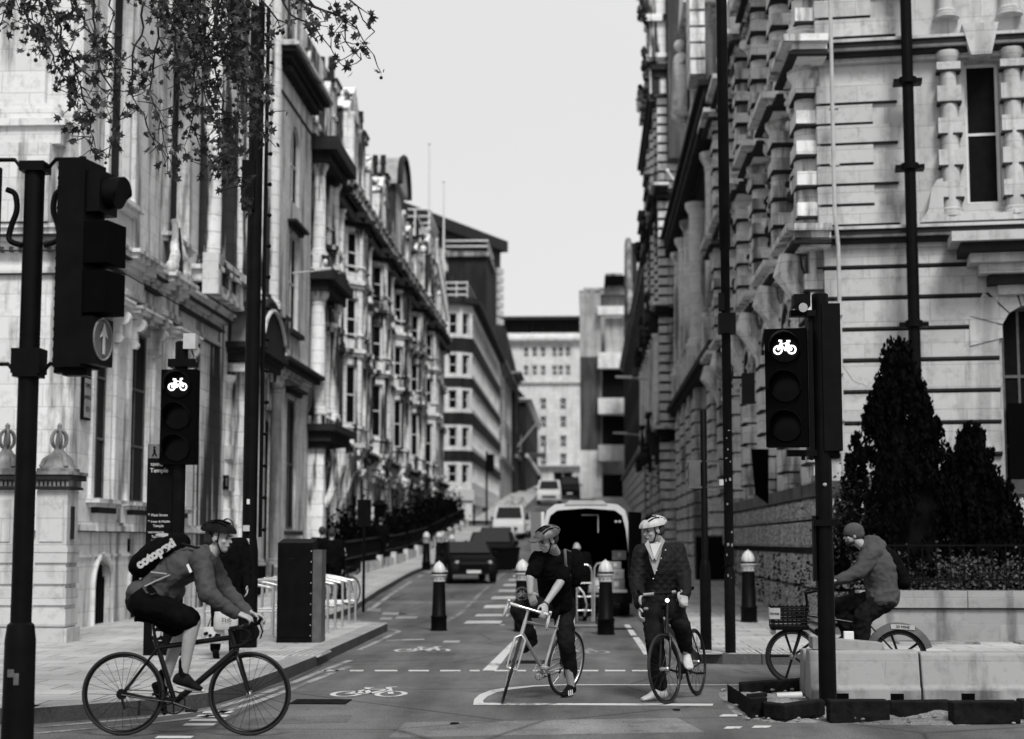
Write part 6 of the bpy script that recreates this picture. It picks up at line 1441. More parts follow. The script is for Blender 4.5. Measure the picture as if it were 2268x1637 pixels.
def helmet(P, r, f, u, root, mat, tilt=0, vis=False, vents=True):
    m = MB(); rs = []
    for j in range(9):
        th = R(4 + 90 * j / 8); ring = []
        for k in range(40):
            a = 2 * math.pi * k / 40; rib = 1 + .055 * math.cos(a * 10) * math.sin(th) ** 2
            ring.append(P(.108 * math.sin(th) * math.cos(a) * rib, -.012 + .145 * math.sin(th) * math.sin(a) * (1.0 if math.sin(a) > 0 else .98) * rib, .052 + .088 * math.cos(th) + (0.012 if math.sin(a) < -.5 else 0)))
        rs.append(ring)
    rs.append([P(.095 * math.cos(2 * math.pi * k / 40), -.012 + .128 * math.sin(2 * math.pi * k / 40), .045) for k in range(40)])
    m.rings(rs)
    if vis: m.prism([P(-.085, .10, .06), P(.085, .10, .06), P(.06, .18, .045), (P(0, .195, .043)), P(-.06, .18, .045)], u * .012)
    o = m.build('helmet', M[mat], root, 50); o.matrix_parent_inverse = root.matrix_world.inverted()
    m = MB()
    for x in (-.066, -.03, .0, .03, .066):
        for y0, y1 in ((.07, .02), (.0, -.05), (-.075, -.11)):
            z = lambda yy: .056 + .088 * math.sqrt(max(.05, 1 - (x / .108) ** 2 - ((yy + .012) / .145) ** 2))
            m.cap(P(x, y0, z(y0)), .009, P(x * 1.05, y1, z(y1)), .007, 6)
    q = m.build('vent', M['blackmatt'], o, 50)
    m = MB()
    for k in (-1, 1): m.tube([P(k * .082, .03, .05), P(k * .074, .02, -.03), P(k * .045, .045, -.105), P(0, .05, -.118)], .006, 5); m.tube([P(k * .08, -.06, .05), P(k * .076, .015, -.03)], .005, 5)
    q = m.build('strap', M['blackmatt'], o, 50)
    return o
def hand(mb, w, d, n, curl=30, side=1, s=1.0, spread=.1):
    """w wrist, d pointing direction, n palm normal; fingers curl towards n"""
    w = Vector(w); d = Vector(d).normalized(); n = (Vector(n) - d * Vector(n).dot(d)).normalized(); l = d.cross(n) * side
    rs = []
    for t, a, b in ((-.01, .026, .020), (.02, .034, .017), (.06, .041, .015), (.088, .040, .013)): rs.append([w + d * t * s + (l * a * math.cos(q) + n * b * math.sin(q)) * s for q in [2 * math.pi * k / 12 for k in range(12)]])
    mb.rings(rs)
    for k, (off, L) in enumerate(((-.031, .070), (-.010, .080), (.011, .076), (.031, .060))):
        p = w + (d * .085 + l * off) * s; ang = R(curl * .5); dd = d + l * off * spread * 10 * .3
        for q, fr in enumerate((.45, .32, .26)):
            e = p + (dd.normalized() * math.cos(ang) + n * math.sin(ang)) * L * fr * s; mb.cap(p, (.0105 - .001 * q) * s, e, (.0098 - .001 * q) * s, 8); p = e; ang += R(curl)
    p = w + (d * .02 - l * .03) * s; e = p + (d * .6 - l * .65 + n * .25).normalized() * .04 * s; mb.cap(p, .014 * s, e, .012 * s, 8); e2 = e + (d * .85 - l * .1 + n * .5).normalized() * .035 * s; mb.cap(e, .012 * s, e2, .009 * s, 8)
def torso(mb, hl, hr, sl, sr, g=0, bend=(0, 0, 0), fat=1.0, lo=0.0, top=1.0):
    hc, sc = (hl + hr) / 2, (sl + sr) / 2; b = Vector(bend); rs = []
    lh, ls = (hr - hl).normalized(), (sr - sl).normalized(); W0, W1 = (hr - hl).length / 2, (sr - sl).length / 2
    prof = [(-.14, .75, .075), (-.08, 1.0, .105), (0, 1.08, .12), (.2, 1.0, .11), (.4, .95, .11), (.65, 1.0, .125), (.85, .92, .115), (1.0, .72, .09), (1.1, .42, .065)]
    for t, wk, dp in prof:
        if t < lo - .2 or t > top + .11: continue
        tt = min(max(t, 0), 1); c = hc.lerp(sc, t) + b * math.sin(math.pi * tt); lat = lh.lerp(ls, tt).normalized(); ax = (sc - hc).normalized() + b * math.cos(math.pi * tt) * 2; fwd = lat.cross(ax).normalized()
        wd = (W0 * 1.55 * (1 - tt) + W1 * 1.0 * tt) * wk * fat + g; dd = dp * fat + g
        rs.append([c + lat * wd * math.copysign(abs(math.cos(q)) ** .85, math.cos(q)) + fwd * dd * math.copysign(abs(math.sin(q)) ** .85, math.sin(q)) for q in [2 * math.pi * k / 24 for k in range(24)]])
    mb.rings(rs)
def shoe(mb, ankle, toe, s=1.0, h=.05):
    a, t = Vector(ankle), Vector(toe); d = (t - a); dn = Vector((d.x, d.y, d.z)).normalized(); up = Vector((0, 0, 1)); up = (up - dn * up.dot(dn)).normalized(); l = dn.cross(up); L = d.length
    rs = []
    for x, w_, z0, z1 in ((-.075, .024, -.065, -.02), (-.06, .036, -.078, .01), (0, .04, -.08, .045), (.06, .042, -.08, .02), (.12, .046, -.08, -.018), (.17, .044, -.08, -.034), (.2, .03, -.076, -.045)):
        k = L / .2 if x > 0 else 1
        rs.append([a + dn * x * k + l * w_ * c_ * s + up * (((z0 + z1) / 2 + (z1 - z0) / 2 * s_) * s) for c_, s_ in [(math.cos(q), math.sin(q)) for q in [2 * math.pi * k2 / 12 for k2 in range(12)]]])
    mb.rings(rs)
def limb(mb, pts, rad, n=14):
    for (a, b), (p, q) in zip(zip(pts, pts[1:]), zip(rad, rad[1:])): mb.cap(a, p, b, q, n)

# ---------------------------------------------------------------- bicycle
def make_bike(name, label, loc, psi, lean=0, steer=0, fr='frame_black', tape='cloth_dark', wb=1.0, wr=.335, kind='road', crank=20, saddle_h=.95, tyre=.014, flat=False, up=0):
    r = thing(name, label, 'bicycle', loc); r.rotation_mode = 'XYZ'
    r.matrix_world = Matrix.Translation(Vector(loc)) @ Matrix.Rotation(psi, 4, 'Z') @ Matrix.Rotation(lean, 4, 'X')
    bb = Vector((.41 * wb, 0, .27)); ra = Vector((0, 0, wr)); ha = R(73); hb = Vector((wb - .115, 0, wr + .33)); ht = hb + Vector((-math.cos(ha), 0, math.sin(ha))) * .15; st = Vector((.245 * wb, 0, saddle_h - .15)); fa = Vector((wb, 0, wr))
    stt = bb.lerp(st, .86)
    A = Matrix.Translation(hb) @ Matrix.Rotation(steer, 4, Vector((-math.cos(ha), 0, math.sin(ha)))) @ Matrix.Translation(-hb)
    T = lambda pts: [A @ Vector(p) for p in pts]
    m = MB(); fat = .021 if kind == 'aero' else .015
    m.tube([hb + Vector((0, 0, .02)), bb], fat * 1.25, 8); m.tube([ht + Vector((0, 0, -.02)), stt], fat, 8); m.tube([bb, st], fat, 8); m.tube([hb, ht], .02, 8)
    for s in (-1, 1): m.tube([bb + Vector((0, s * .03, 0)), Vector((.15, s * .05, wr - .03)), ra + Vector((0, s * .062, 0))], .010, 6); m.tube([stt + Vector((0, s * .015, 0)), ra + Vector((0, s * .06, 0))], .008, 6)
    m.lathe(bb - Vector((0, .035, 0)), [(.022, 0), (.022, .07)], 10, (0, 1, 0)); f = m.build('frame', M[fr], r, 60)
    m = MB()
    for s in (-1, 1): m.tube(T([hb + Vector((0, s * .0, -.01)), hb + Vector((.02, s * .05, -.04)), hb.lerp(fa, .5) + Vector((0, s * .052, 0)), fa + Vector((-.0, s * .052, 0))]), [.018, .016, .013, .009], 7)
    m.build('fork', M[fr], r, 60)
    for c, X, nm in ((ra, Matrix.Identity(4), 0), (fa, A, 1)):
        m = MB(); m.tube([X @ (c + Vector((math.cos(q), 0, math.sin(q))) * (wr - tyre)) for q in [2 * math.pi * k / 48 for k in range(48)]], tyre, 8, closed=True); w = m.build('wheel', M['rubber'], r, 60)
        m = MB(); m.tube([X @ (c + Vector((math.cos(q), 0, math.sin(q))) * (wr - tyre * 2 - .008)) for q in [2 * math.pi * k / 48 for k in range(48)]], .008 if kind != 'aero' else .011, 6, closed=True); m.build('rim', M['frame_black' if kind != 'silver' else 'steel'], w, 60)
        m = MB(); n = 24 if kind != 'hire' else 5
        for k in range(n):
            a = 2 * math.pi * k / n; 
            if kind == 'hire':
                for e in (-.08, .08): m.tube([X @ (c + Vector((math.cos(a + e) * .04, 0, math.sin(a + e) * .04))), X @ (c + Vector((math.cos(a + e * .25) * (wr - .05), 0, math.sin(a + e * .25) * (wr - .05))))], .010, 5)
            else: m.tube([X @ (c + Vector((math.cos(a + .3) * .02, (.03 if k % 2 else -.03), math.sin(a + .3) * .02))), X @ (c + Vector((math.cos(a) * (wr - .035), 0, math.sin(a) * (wr - .035))))], .0016, 4)
        m.build('spokes', M['steel' if kind == 'silver' else 'frame_black'], w)
        m = MB(); m.lathe(X @ (c - Vector((0, .05, 0))), [(.012, 0), (.022, .01), (.018, .05), (.022, .09), (.012, .1)], 10, X.to_3x3() @ Vector((0, 1, 0))); m.build('hub', M['steel'], w, 50)
    # cranks, chain, pedals
    ca = R(crank); m = MB(); m.tube([bb + Vector((math.cos(q), 0, math.sin(q))) * .09 + Vector((0, -.045, 0)) for q in [2 * math.pi * k / 30 for k in range(30)]], .007, 5, closed=True)
    for k in range(5): a = ca + k * 2 * math.pi / 5; m.tube([bb + Vector((0, -.045, 0)), bb + Vector((math.cos(a) * .088, -.045, math.sin(a) * .088))], .007, 5)
    for s in (-1, 1): c_ = Vector((math.cos(ca), 0, math.sin(ca))) * .17 * (1 if s < 0 else -1); m.tube([bb + Vector((0, s * .065, 0)), bb + c_ + Vector((0, s * .075, 0))], [.014, .010], 6)
    m.build('crankset', M['frame_black' if kind != 'silver' else 'steel'], r, 60)
    m = MB(); m.tube([bb + Vector((0, -.045, .088)), ra + Vector((0, -.045, .035))], .004, 4); m.tube([bb + Vector((0, -.045, -.088)), ra + Vector((.03, -.045, -.1)), ra + Vector((0, -.045, -.035))], .004, 4); m.lathe(ra - Vector((0, .055, 0)), [(.045, 0), (.03, .025)], 12, (0, 1, 0)); m.tube([ra + Vector((.0, -.05, -.03)), ra + Vector((.03, -.05, -.12))], .012, 6); m.build('chain', M['frame_black'], r, 60)
    for s in (-1, 1):
        c_ = bb + Vector((math.cos(ca), 0, math.sin(ca))) * .17 * (1 if s < 0 else -1) + Vector((0, s * .125, 0)); m = MB(); m.obox(c_, (.045, 0, 0), (0, .04, 0), (0, 0, .01)); m.build('pedal', M['steel' if kind == 'silver' else 'frame_black'], r)
    # seat post, saddle
    m = MB(); m.tube([st, Vector((.225 * wb, 0, saddle_h - .03))], .0135, 8); m.build('seat_post', M['steel' if kind == 'silver' else 'frame_black'], r, 60)
    sx = .22 * wb; m = MB(); rs = []
    for x, w_, z in ((-.14, .05, .015), (-.12, .07, .02), (-.06, .068, .012), (0, .04, .004), (.08, .022, .0), (.14, .014, -.01)): rs.append([Vector((sx + x, w_ * math.cos(q), saddle_h + z + .018 * math.sin(q) - (.012 if math.sin(q) < 0 else 0))) for q in [2 * math.pi * k / 12 for k in range(12)]])
    m.rings(rs); m.build('saddle', M['cloth_black'], r, 60)
    # bars
    bc = ht + Vector((-math.cos(ha), 0, math.sin(ha))) * (.05 + up); hc = bc + Vector((.09, 0, .015)); m = MB(); m.tube(T([ht, bc]), .015, 8)
    if flat: hc = bc + Vector((.02, 0, .18)); m.tube(T([bc, hc]), .016, 8); m.tube(T([hc + Vector((-.12, -.3, .04)), hc + Vector((0, -.15, .0)), hc, hc + Vector((0, .15, 0)), hc + Vector((-.12, .3, .04))]), .013, 8); m.build('handlebar', M['black'], r, 60)
    else:
        m.tube(T([bc, hc]), .017, 8); m.tube(T([hc + Vector((0, -.12, 0)), hc + Vector((0, .12, 0))]), .014, 8); m.build('stem', M['steel' if kind == 'silver' else 'frame_black'], r, 60)
        for s in (-1, 1):
            m = MB(); m.tube(crv(T([hc + Vector((0, s * .10, 0)), hc + Vector((0, s * .185, 0)), hc + Vector((.03, s * .205, .0)), hc + Vector((.085, s * .21, -.01)), hc + Vector((.11, s * .213, -.055)), hc + Vector((.085, s * .215, -.11)), hc + Vector((.03, s * .22, -.135)), hc + Vector((-.04, s * .22, -.14))]), 3), .016, 8); m.build('handlebar', M[tape], r, 60)
            m = MB(); m.tube(T([hc + Vector((.06, s * .208, .0)), hc + Vector((.115, s * .21, .02)), hc + Vector((.135, s * .21, .055))]), [.017, .018, .014], 8); m.tube(T([hc + Vector((.125, s * .21, .02)), hc + Vector((.15, s * .215, -.05)), hc + Vector((.13, s * .218, -.11))]), .007, 6); m.build('brake_lever', M['black' if tape != 'tape' else 'tape'], r, 60)
    return r, dict(bb=bb, hc=hc, ht=ht, wr=wr, T=A, ra=ra, fa=fa, ca=ca)
def new_person(label, base):
    return thing('person', label, 'person', base)
# ================================================================ 1. passing cyclist (right-facing), D 13.3
CW = lambda cx, cy, D: onD(166.1 + cx * .3238, 1107.4 + cy * .3238, D)
rc = onZ(271, 1629.6); fc = onZ(551.6, 1629.6); psi = math.atan2(fc.y - rc.y, fc.x - rc.x)
B1, k1 = make_bike('bicycle', 'black road bicycle ridden across the front of the view by the backpack wearer', rc, psi, R(1), 0, 'frame_black', 'cloth_dark', (fc - rc).length, .338, 'aero', -18, .93)
mw = B1.matrix_world
D0 = 13.46
hl, hr = CW(470, 690, D0 + .13), CW(490, 700, D0 - .13)
sl, sr = CW(905, 400, D0 + .17), CW(860, 410, D0 - .19)
rt_ = Vector((math.cos(psi), math.sin(psi), 0)); lt_ = Vector((-math.sin(psi), math.cos(psi), 0)); UP = Vector((0, 0, 1))
hand_r, hand_l = CW(1110, 775, D0 - .2), CW(1200, 775, D0 + .2)
el_r, el_l = CW(905, 640, D0 - .27), CW(1030, 610, D0 + .25)
kn_r, an_r, to_r = CW(815, 830, D0 - .13), CW(742, 1205, D0 - .1), CW(885, 1245, D0 - .1)
kn_l, an_l, to_l = CW(730, 900, D0 + .14), CW(600, 1290, D0 + .12), CW(665, 1450, D0 + .12)
hc_ = CW(985, 262, D0); P1 = new_person('cyclist riding right in a grey zip jacket, black shorts and dark helmet', (hl.x, hl.y, 0)); bpy.context.view_layer.update()
m = MB(); fdir = rt_ + Vector((0, 0, -.10)) - lt_ * .22; Pf, r_, f_, u_ = head(m, hc_, fdir, UP + rt_ * .1, 1.02)
m.cap(CW(900, 400, D0), .062, hc_ - u_ * .07 - f_ * .02, .056, 14); torso(m, hl, hr, sl, sr, 0, bend=(-.01, 0, .06))
for s_, e_, w_, sgn, hnd in ((sl, el_l, hand_l, -1, 1), (sr, el_r, hand_r, 1, -1)): limb(m, [s_, e_, w_], [.05, .042, .028])
limb(m, [hr, kn_r, an_r + UP * .04], [.085, .056, .036]); limb(m, [kn_r, kn_r.lerp(an_r, .3) - rt_ * .012, an_r], [.055, .056, .036]); limb(m, [hl, kn_l, an_l + UP * .04], [.085, .056, .036]); limb(m, [kn_l, kn_l.lerp(an_l, .3) - rt_ * .012, an_l], [.052, .055, .036])
hand(m, hand_r, rt_ + UP * -.35, -UP - rt_ * .2 + lt_ * .3, 38, -1, 1.05); hand(m, hand_l, rt_ * 1 + UP * -.3, -UP - lt_ * .3, 38, 1, 1.05)
sculpt(m, 'body', 'skin', P1, .008, 2)
face_parts(Pf, r_, f_, u_, P1); helmet(Pf, r_, f_, u_, P1, 'cloth_dark')
m = MB(); ell(m, Pf(0, -.04, .02), (.082, .085, .085), r_, f_, u_); ell(m, Pf(0, -.06, -.02), (.07, .06, .06), r_, f_, u_); sculpt(m, 'hair', 'hair', P1, .009, 1)
m = MB(); torso(m, hl, hr, sl, sr, .022, bend=(-.02, 0, .07), top=1.0); limb(m, [sl, el_l, hand_l - rt_ * .02], [.082, .066, .040]); limb(m, [sr, el_r, hand_r - rt_ * .02], [.085, .07, .042]); m.cap(CW(890, 390, D0), .08, CW(915, 350, D0), .066); ell(m, CW(640, 610, D0), (.17, .13, .12), lt_, rt_, UP); m.cap(sl, .09, sr, .09)
m.cap(CW(440, 640, D0 + .1), .10, CW(440, 640, D0 - .1), .10)
jk = sculpt(m, 'jacket', 'cloth_jacket', P1, .009, 2, (.012, 8))
def onsurf(pts, name, mat, par, off, wd):  # flat reflective strip
    m = MB(); 
    for a, b in zip(pts, pts[1:]): d = (b - a); l = d.cross(off).normalized() * wd; m.hexa([a - l, b - l, b + l, a + l, a - l + off, b - l + off, b + l + off, a + l + off])
    o = m.build(name, M[mat], par); o.matrix_parent_inverse = par.matrix_world.inverted(); return o
onsurf([CW(770, 440, D0 - .285), CW(795, 495, D0 - .295)], 'reflective_tab', 'white', P1, CAMF * -.012, .010)
onsurf([CW(520, 492, D0 - .22), CW(630, 505, D0 - .25)], 'reflective_stripe', 'lead', P1, CAMF * -.012, .005)
onsurf([CW(478, 590, D0 - .22), CW(560, 550, D0 - .235), CW(650, 512, D0 - .25)], 'reflective_stripe', 'lead', P1, CAMF * -.012, .005)
m = MB(); torso(m, hl, hr, sl, sr, .028, bend=(-.02, 0, .05), top=.12); limb(m, [hr, hr.lerp(kn_r, .88)], [.125, .095]); limb(m, [hl, hl.lerp(kn_l, .85)], [.12, .092]); m.cap(hl - rt_ * .02, .13, hr - rt_ * .02, .13)
sculpt(m, 'shorts', 'cloth_black', P1, .010, 3, (.006, 8))
for an, to in ((an_r, to_r), (an_l, to_l)):
    m = MB(); shoe(m, an, to); sh_ = sculpt(m, 'shoe', 'cloth_dark', P1, .008, 1)
    m = MB(); m.cap(an + UP * .12, .043, an - UP * .01, .042); sculpt(m, 'sock', 'cloth_black', P1, .009, 1)
m = MB(); a, b = an_r - UP * .078 - rt_ * .05, to_r - UP * .072 ; m.tube([a, a.lerp(b, .5) - UP * .004, b], [.014, .016, .012], 6); o = m.build('sole', M['shoe_white'], P1, 60); o.matrix_parent_inverse = P1.matrix_world.inverted()
# backpack
bp_ = thing('backpack', 'black backpack with looping white lettering, worn by the passing cyclist', 'backpack', CW(560, 480, D0)); bpy.context.view_layer.update()
m = MB(); bx_ = (CW(880, 330, D0) - CW(470, 540, D0)).normalized(); bn = Vector((-bx_.z * rt_.x, -bx_.z * rt_.y, bx_.dot(rt_))).normalized(); c0 = CW(590, 360, D0)
ell(m, c0, (.15, .26, .125), lt_, bx_, bn, 18, 12); ell(m, c0 - bx_ * .06 - bn * .02, (.155, .24, .13), lt_, bx_, bn, 18, 12); m.cap(CW(500, 430, D0 - .05), .11, CW(500, 430, D0 + .05), .11)
sculpt(m, 'pack', 'cloth_black', bp_, .010, 2, (.005, 10))
m = MB(); ell(m, CW(660, 262, D0), (.09, .14, .035), lt_, (CW(780, 290, D0) - CW(560, 250, D0)).normalized(), UP); sculpt(m, 'light_flap', 'lead', bp_, .010, 1)
m = MB(); m.tube([CW(730, 300, D0 - .17), CW(850, 330, D0 - .19), CW(880, 400, D0 - .21), CW(820, 500, D0 - .2), CW(700, 560, D0 - .2)], .012, 5); o = m.build('strap', M['cloth_dark'], bp_, 60); o.matrix_parent_inverse = bp_.matrix_world.inverted()
tx = (CW(660, 300, D0) - CW(460, 430, D0)).normalized(); ty = Vector((0, 0, 1)); ty = (ty - tx * ty.dot(tx)).normalized(); o = text('lettering', 'cotopaxi', .10, basis(CW(552, 368, D0 - .2), tx, ty), M['whitedull'], None, ext=.006, bold=.006); o.parent = bp_; o.matrix_parent_inverse = bp_.matrix_world.inverted()
# saddle bag + bottles feel: number plate light
# ================================================================ 2. left waiting cyclist
C3 = lambda cx, cy, D: onD(1052 + cx * .3045, 1079.7 + cy * .3045, D + .33)
rc, fc = onZ(1246, 1540), onZ(1114.5, 1554.8); fc = onZ(1121, 1556)
dirv = Vector((-.50, -.80, 0)).normalized(); psi = math.atan2(dirv.y, dirv.x); 
B2, k2 = make_bike('bicycle', 'silver framed road bicycle with pale bar tape, leaning under the left waiting cyclist', rc, psi, R(-8), R(34), 'frame_silver', 'tape', 1.0, .337, 'silver', 205, .93, up=.06)
hd = Vector((-.42, -.9, 0)).normalized(); lf_ = Vector((.9, -.42, 0)).normalized()  # body forward and its left (screen right)
hl, hr = C3(640, 850, 16.5), C3(545, 860, 16.35)
sl, sr = C3(655, 520, 16.25), C3(462, 520, 16.05)
el_l, wr_l = C3(620, 690, 16.05), C3(512, 850, 15.85)
el_r, wr_r = C3(402, 655, 15.95), C3(402, 765, 15.92)
kn_l, an_l, to_l = C3(665, 1130, 16.35), C3(697, 1420, 16.5), C3(712, 1485, 16.28); an_l.z = .10; to_l = an_l + (hd * .2); to_l.z = an_l.z - .015
kn_r, an_r = C3(318, 885, 16.12), C3(412, 1105, 16.15); to_r = C3(345, 1155, 15.98)
hc_ = C3(528, 385, 15.95); P2 = new_person('cyclist waiting on the left in a black t-shirt, leaning on the bars and looking down to one side', (an_l.x, an_l.y, 0)); bpy.context.view_layer.update()
P2['label'] = 'waiting cyclist in black t-shirt and peaked helmet, looking down to one side'
m = MB(); fdir = Vector((-.80, -.55, -.35)); Pf, r_, f_, u_ = head(m, hc_, fdir, UP + hd * .25, 1.0)
m.cap(C3(590, 500, 16.2), .062, hc_ - u_ * .06 - f_ * .025, .056); torso(m, hl, hr, sl, sr, 0)
limb(m, [sl, el_l, wr_l], [.054, .044, .029]); limb(m, [sr, el_r, wr_r], [.054, .044, .029]); limb(m, [el_l, el_l.lerp(wr_l, .35)], [.044, .042])
limb(m, [hl, kn_l, an_l], [.08, .056, .04]); limb(m, [hr, kn_r, an_r], [.08, .056, .04])
hand(m, wr_l, (C3(505, 950, 15.75) - wr_l), CAMF * .6 - lf_ * .5, 30, 1, 1.05); hand(m, wr_r, (C3(425, 830, 15.95) - wr_r), CAMF + UP * -.2, 25, -1, 1.05)
sculpt(m, 'body', 'skin', P2, .008, 2); face_parts(Pf, r_, f_, u_, P2); helmet(Pf, r_, f_, u_, P2, 'grey', vis=True)
m = MB(); ell(m, Pf(0, -.045, .01), (.081, .08, .08), r_, f_, u_); sculpt(m, 'hair', 'hair', P2, .009, 1)
m = MB(); torso(m, hl, hr, sl, sr, .02, fat=1.05); limb(m, [sl, sl.lerp(el_l, .78)], [.085, .072]); limb(m, [sr, sr.lerp(el_r, .75)], [.085, .07]); m.cap(sl, .085, sr, .085); m.cap(C3(580, 515, 16.2), .085, C3(590, 495, 16.2), .072)
sculpt(m, 'tshirt', 'cloth_black', P2, .009, 1, (.011, 8))
m = MB(); limb(m, [hl, kn_l, an_l + UP * .13], [.115, .084, .066]); limb(m, [hr, kn_r, an_r + (kn_r - an_r) * .1], [.115, .086, .064]); m.cap(hl, .125, hr, .125); torso(m, hl, hr, sl, sr, .02, top=.15)
sculpt(m, 'trousers', 'cloth_dark', P2, .010, 2, (.010, 7))
for an, to in ((an_l, to_l), (an_r, to_r)):
    m = MB(); shoe(m, an, to); s9 = sculpt(m, 'shoe', 'shoe_black', P2, .008, 1)
    m = MB(); m.cap(an + UP * .10, .038, an, .04); sculpt(m, 'sock', 'cloth_white', P2, .009, 1)
for k in range(3): q = an_l.lerp(to_l, .35 + k * .2); onsurf([q + lf_ * .048 + UP * -.07, q + lf_ * .035 + UP * -.02 - hd * .02], 'shoe_stripe', 'white', P2, lf_ * .006, .008)
m = MB(); 

a = (wr_l - el_l).normalized(); b = a.cross(UP).normalized(); c2 = a.cross(b); m.tube([wr_l + (b * math.cos(2 * math.pi * k / 14) + c2 * math.sin(2 * math.pi * k / 14)) * .034 for k in range(14)], .007, 5, closed=True); o = m.build('wristwatch', M['grey'], P2, 60); o.matrix_parent_inverse = P2.matrix_world.inverted()
bp_ = thing('backpack', 'dark rucksack on the back of the left waiting cyclist', 'backpack', C3(740, 520, 16.4)); bpy.context.view_layer.update()
m = MB(); ell(m, C3(722, 585, 16.42), (.10, .12, .20), lf_, hd, UP); sculpt(m, 'pack', 'cloth_black', bp_, .011, 2, (.006, 9)); m = MB(); m.tube([C3(690, 470, 16.3), C3(655, 455, 16.12), C3(660, 560, 16.08), C3(690, 640, 16.2)], .016, 6); o = m.build('strap', M['grey'], bp_, 60); o.matrix_parent_inverse = bp_.matrix_world.inverted()
# ================================================================ 3. right waiting cyclist
C4 = lambda cx, cy, D: onD(1384.3 + cx * .3383, 1052 + cy * .3383, D + .33)
rc = onZ(1545, 1540.5); dirv = Vector((-.36, -.93, 0)).normalized(); psi = math.atan2(dirv.y, dirv.x)
B3, k3 = make_bike('bicycle', 'dark road bicycle with drop bars facing us under the right waiting cyclist', rc, psi, R(3), R(-9), 'frame_black', 'lead', 1.0, .34, 'road', 10, 1.08, up=.20)
hd = Vector((-.15, -.98, 0)).normalized(); lf_ = Vector((.98, -.15, 0)).normalized()
hl, hr = C4(285, 830, 16.35), C4(175, 835, 16.3)
sl, sr = C4(338, 500, 16.3), C4(115, 510, 16.25)
el_l, wr_l = C4(385, 660, 16.25), C4(392, 790, 15.95)
el_r, wr_r = C4(75, 690, 16.2), C4(98, 880, 15.9)
kn_l, an_l = C4(370, 990, 16.0), C4(400, 1175, 16.25); to_l = C4(425, 1225, 16.05)
kn_r, an_r = C4(195, 1090, 15.95), C4(228, 1420, 16.05); an_r.z = .10; to_r = an_r + Vector((-.19, -.1, -.015))
hc_ = C4(185, 365, 16.2); P3 = new_person('waiting cyclist in a quilted dark jacket over a pale sweater, wearing white trainers', (an_r.x, an_r.y, 0)); bpy.context.view_layer.update()
m = MB(); fdir = Vector((-.9, -.5, -.2)); Pf, r_, f_, u_ = head(m, hc_, fdir, UP, 1.03)
m.cap(C4(215, 480, 16.3), .064, hc_ - u_ * .06 - f_ * .025, .058); torso(m, hl, hr, sl, sr, 0)
limb(m, [sl, el_l, wr_l], [.054, .044, .029]); limb(m, [sr, el_r, wr_r], [.054, .044, .029]); limb(m, [hl, kn_l, an_l], [.08, .056, .04]); limb(m, [hr, kn_r, an_r], [.08, .056, .04])
hand(m, wr_l, hd + UP * -.5, -UP - lf_ * .3 + hd * -.2, 35, 1, 1.05); hand(m, wr_r, hd * .6 + UP * -.7, lf_ - UP * .2, 40, -1, 1.05)
sculpt(m, 'body', 'skin', P3, .008, 2); face_parts(Pf, r_, f_, u_, P3); helmet(Pf, r_, f_, u_, P3, 'whitedull')
m = MB(); ell(m, Pf(0, -.045, .005), (.083, .082, .085), r_, f_, u_); sculpt(m, 'hair', 'hair', P3, .009, 1)
m = MB(); torso(m, hl, hr, sl, sr, .045, fat=1.08); limb(m, [sl, el_l, wr_l - hd * .02], [.095, .078, .055]); limb(m, [sr, el_r, wr_r + UP * .05], [.095, .078, .055]); m.cap(sl, .09, sr, .09)
jk = sculpt(m, 'jacket', M['quilt'], P3, .010, 2, (.008, 7))
def front(cx, cy, D): return C4(cx, cy, D)
m = MB(); m.prism([front(150, 450, 16.045), front(252, 440, 16.045), front(228, 560, 16.02), front(195, 655, 16.03), front(165, 560, 16.02)], CAMF * .08); o = m.build('sweater', M['cloth_light'], P3); o.matrix_parent_inverse = P3.matrix_world.inverted()
m = MB(); m.prism([front(165, 455, 16.03), front(238, 445, 16.03), front(192, 545, 16.005)], CAMF * .05); m.cap(C4(205, 472, 16.22), .060, C4(210, 458, 16.24), .058); o = m.build('tshirt', M['cloth_white'], P3); o.matrix_parent_inverse = P3.matrix_world.inverted()
m = MB(); m.prism([front(130, 455, 16.03), front(152, 425, 16.06), front(192, 545, 16.0), front(180, 560, 16.0)], CAMF * .03); m.prism([front(262, 430, 16.03), front(240, 405, 16.08), front(192, 545, 16.0), front(205, 560, 16.0)], CAMF * .03); o = m.build('collar', M['cloth_light'], P3); o.matrix_parent_inverse = P3.matrix_world.inverted()
for q in ((265, 492), (237, 547), (207, 625), (185, 680)): m = MB(); m.sph(front(q[0], q[1], 16.0), .009, 8, 6); o = m.build('stud', M['steel'], P3, 60); o.matrix_parent_inverse = P3.matrix_world.inverted()
m = MB(); limb(m, [hl, kn_l, an_l + UP * .05], [.115, .088, .062]); limb(m, [hr, kn_r, an_r + UP * .06], [.115, .09, .07]); m.cap(hl, .12, hr, .12)
sculpt(m, 'trousers', 'cloth_dark', P3, .010, 2, (.010, 7))
for an, to in ((an_l, to_l), (an_r, to_r)): m = MB(); shoe(m, an, to, 1.1); sculpt(m, 'shoe', 'shoe_white', P3, .008, 1)
# bicycle light
m = MB(); m.lathe(C4(278, 822, 15.45), [(.001, 0), (.018, 0), (.02, .02), (.018, .05)], 12, CAMF); tag(m.build('bicycle_light', M['lit'], None, 40), 'small glowing front light on the bars of the right waiting bicycle', 'light')
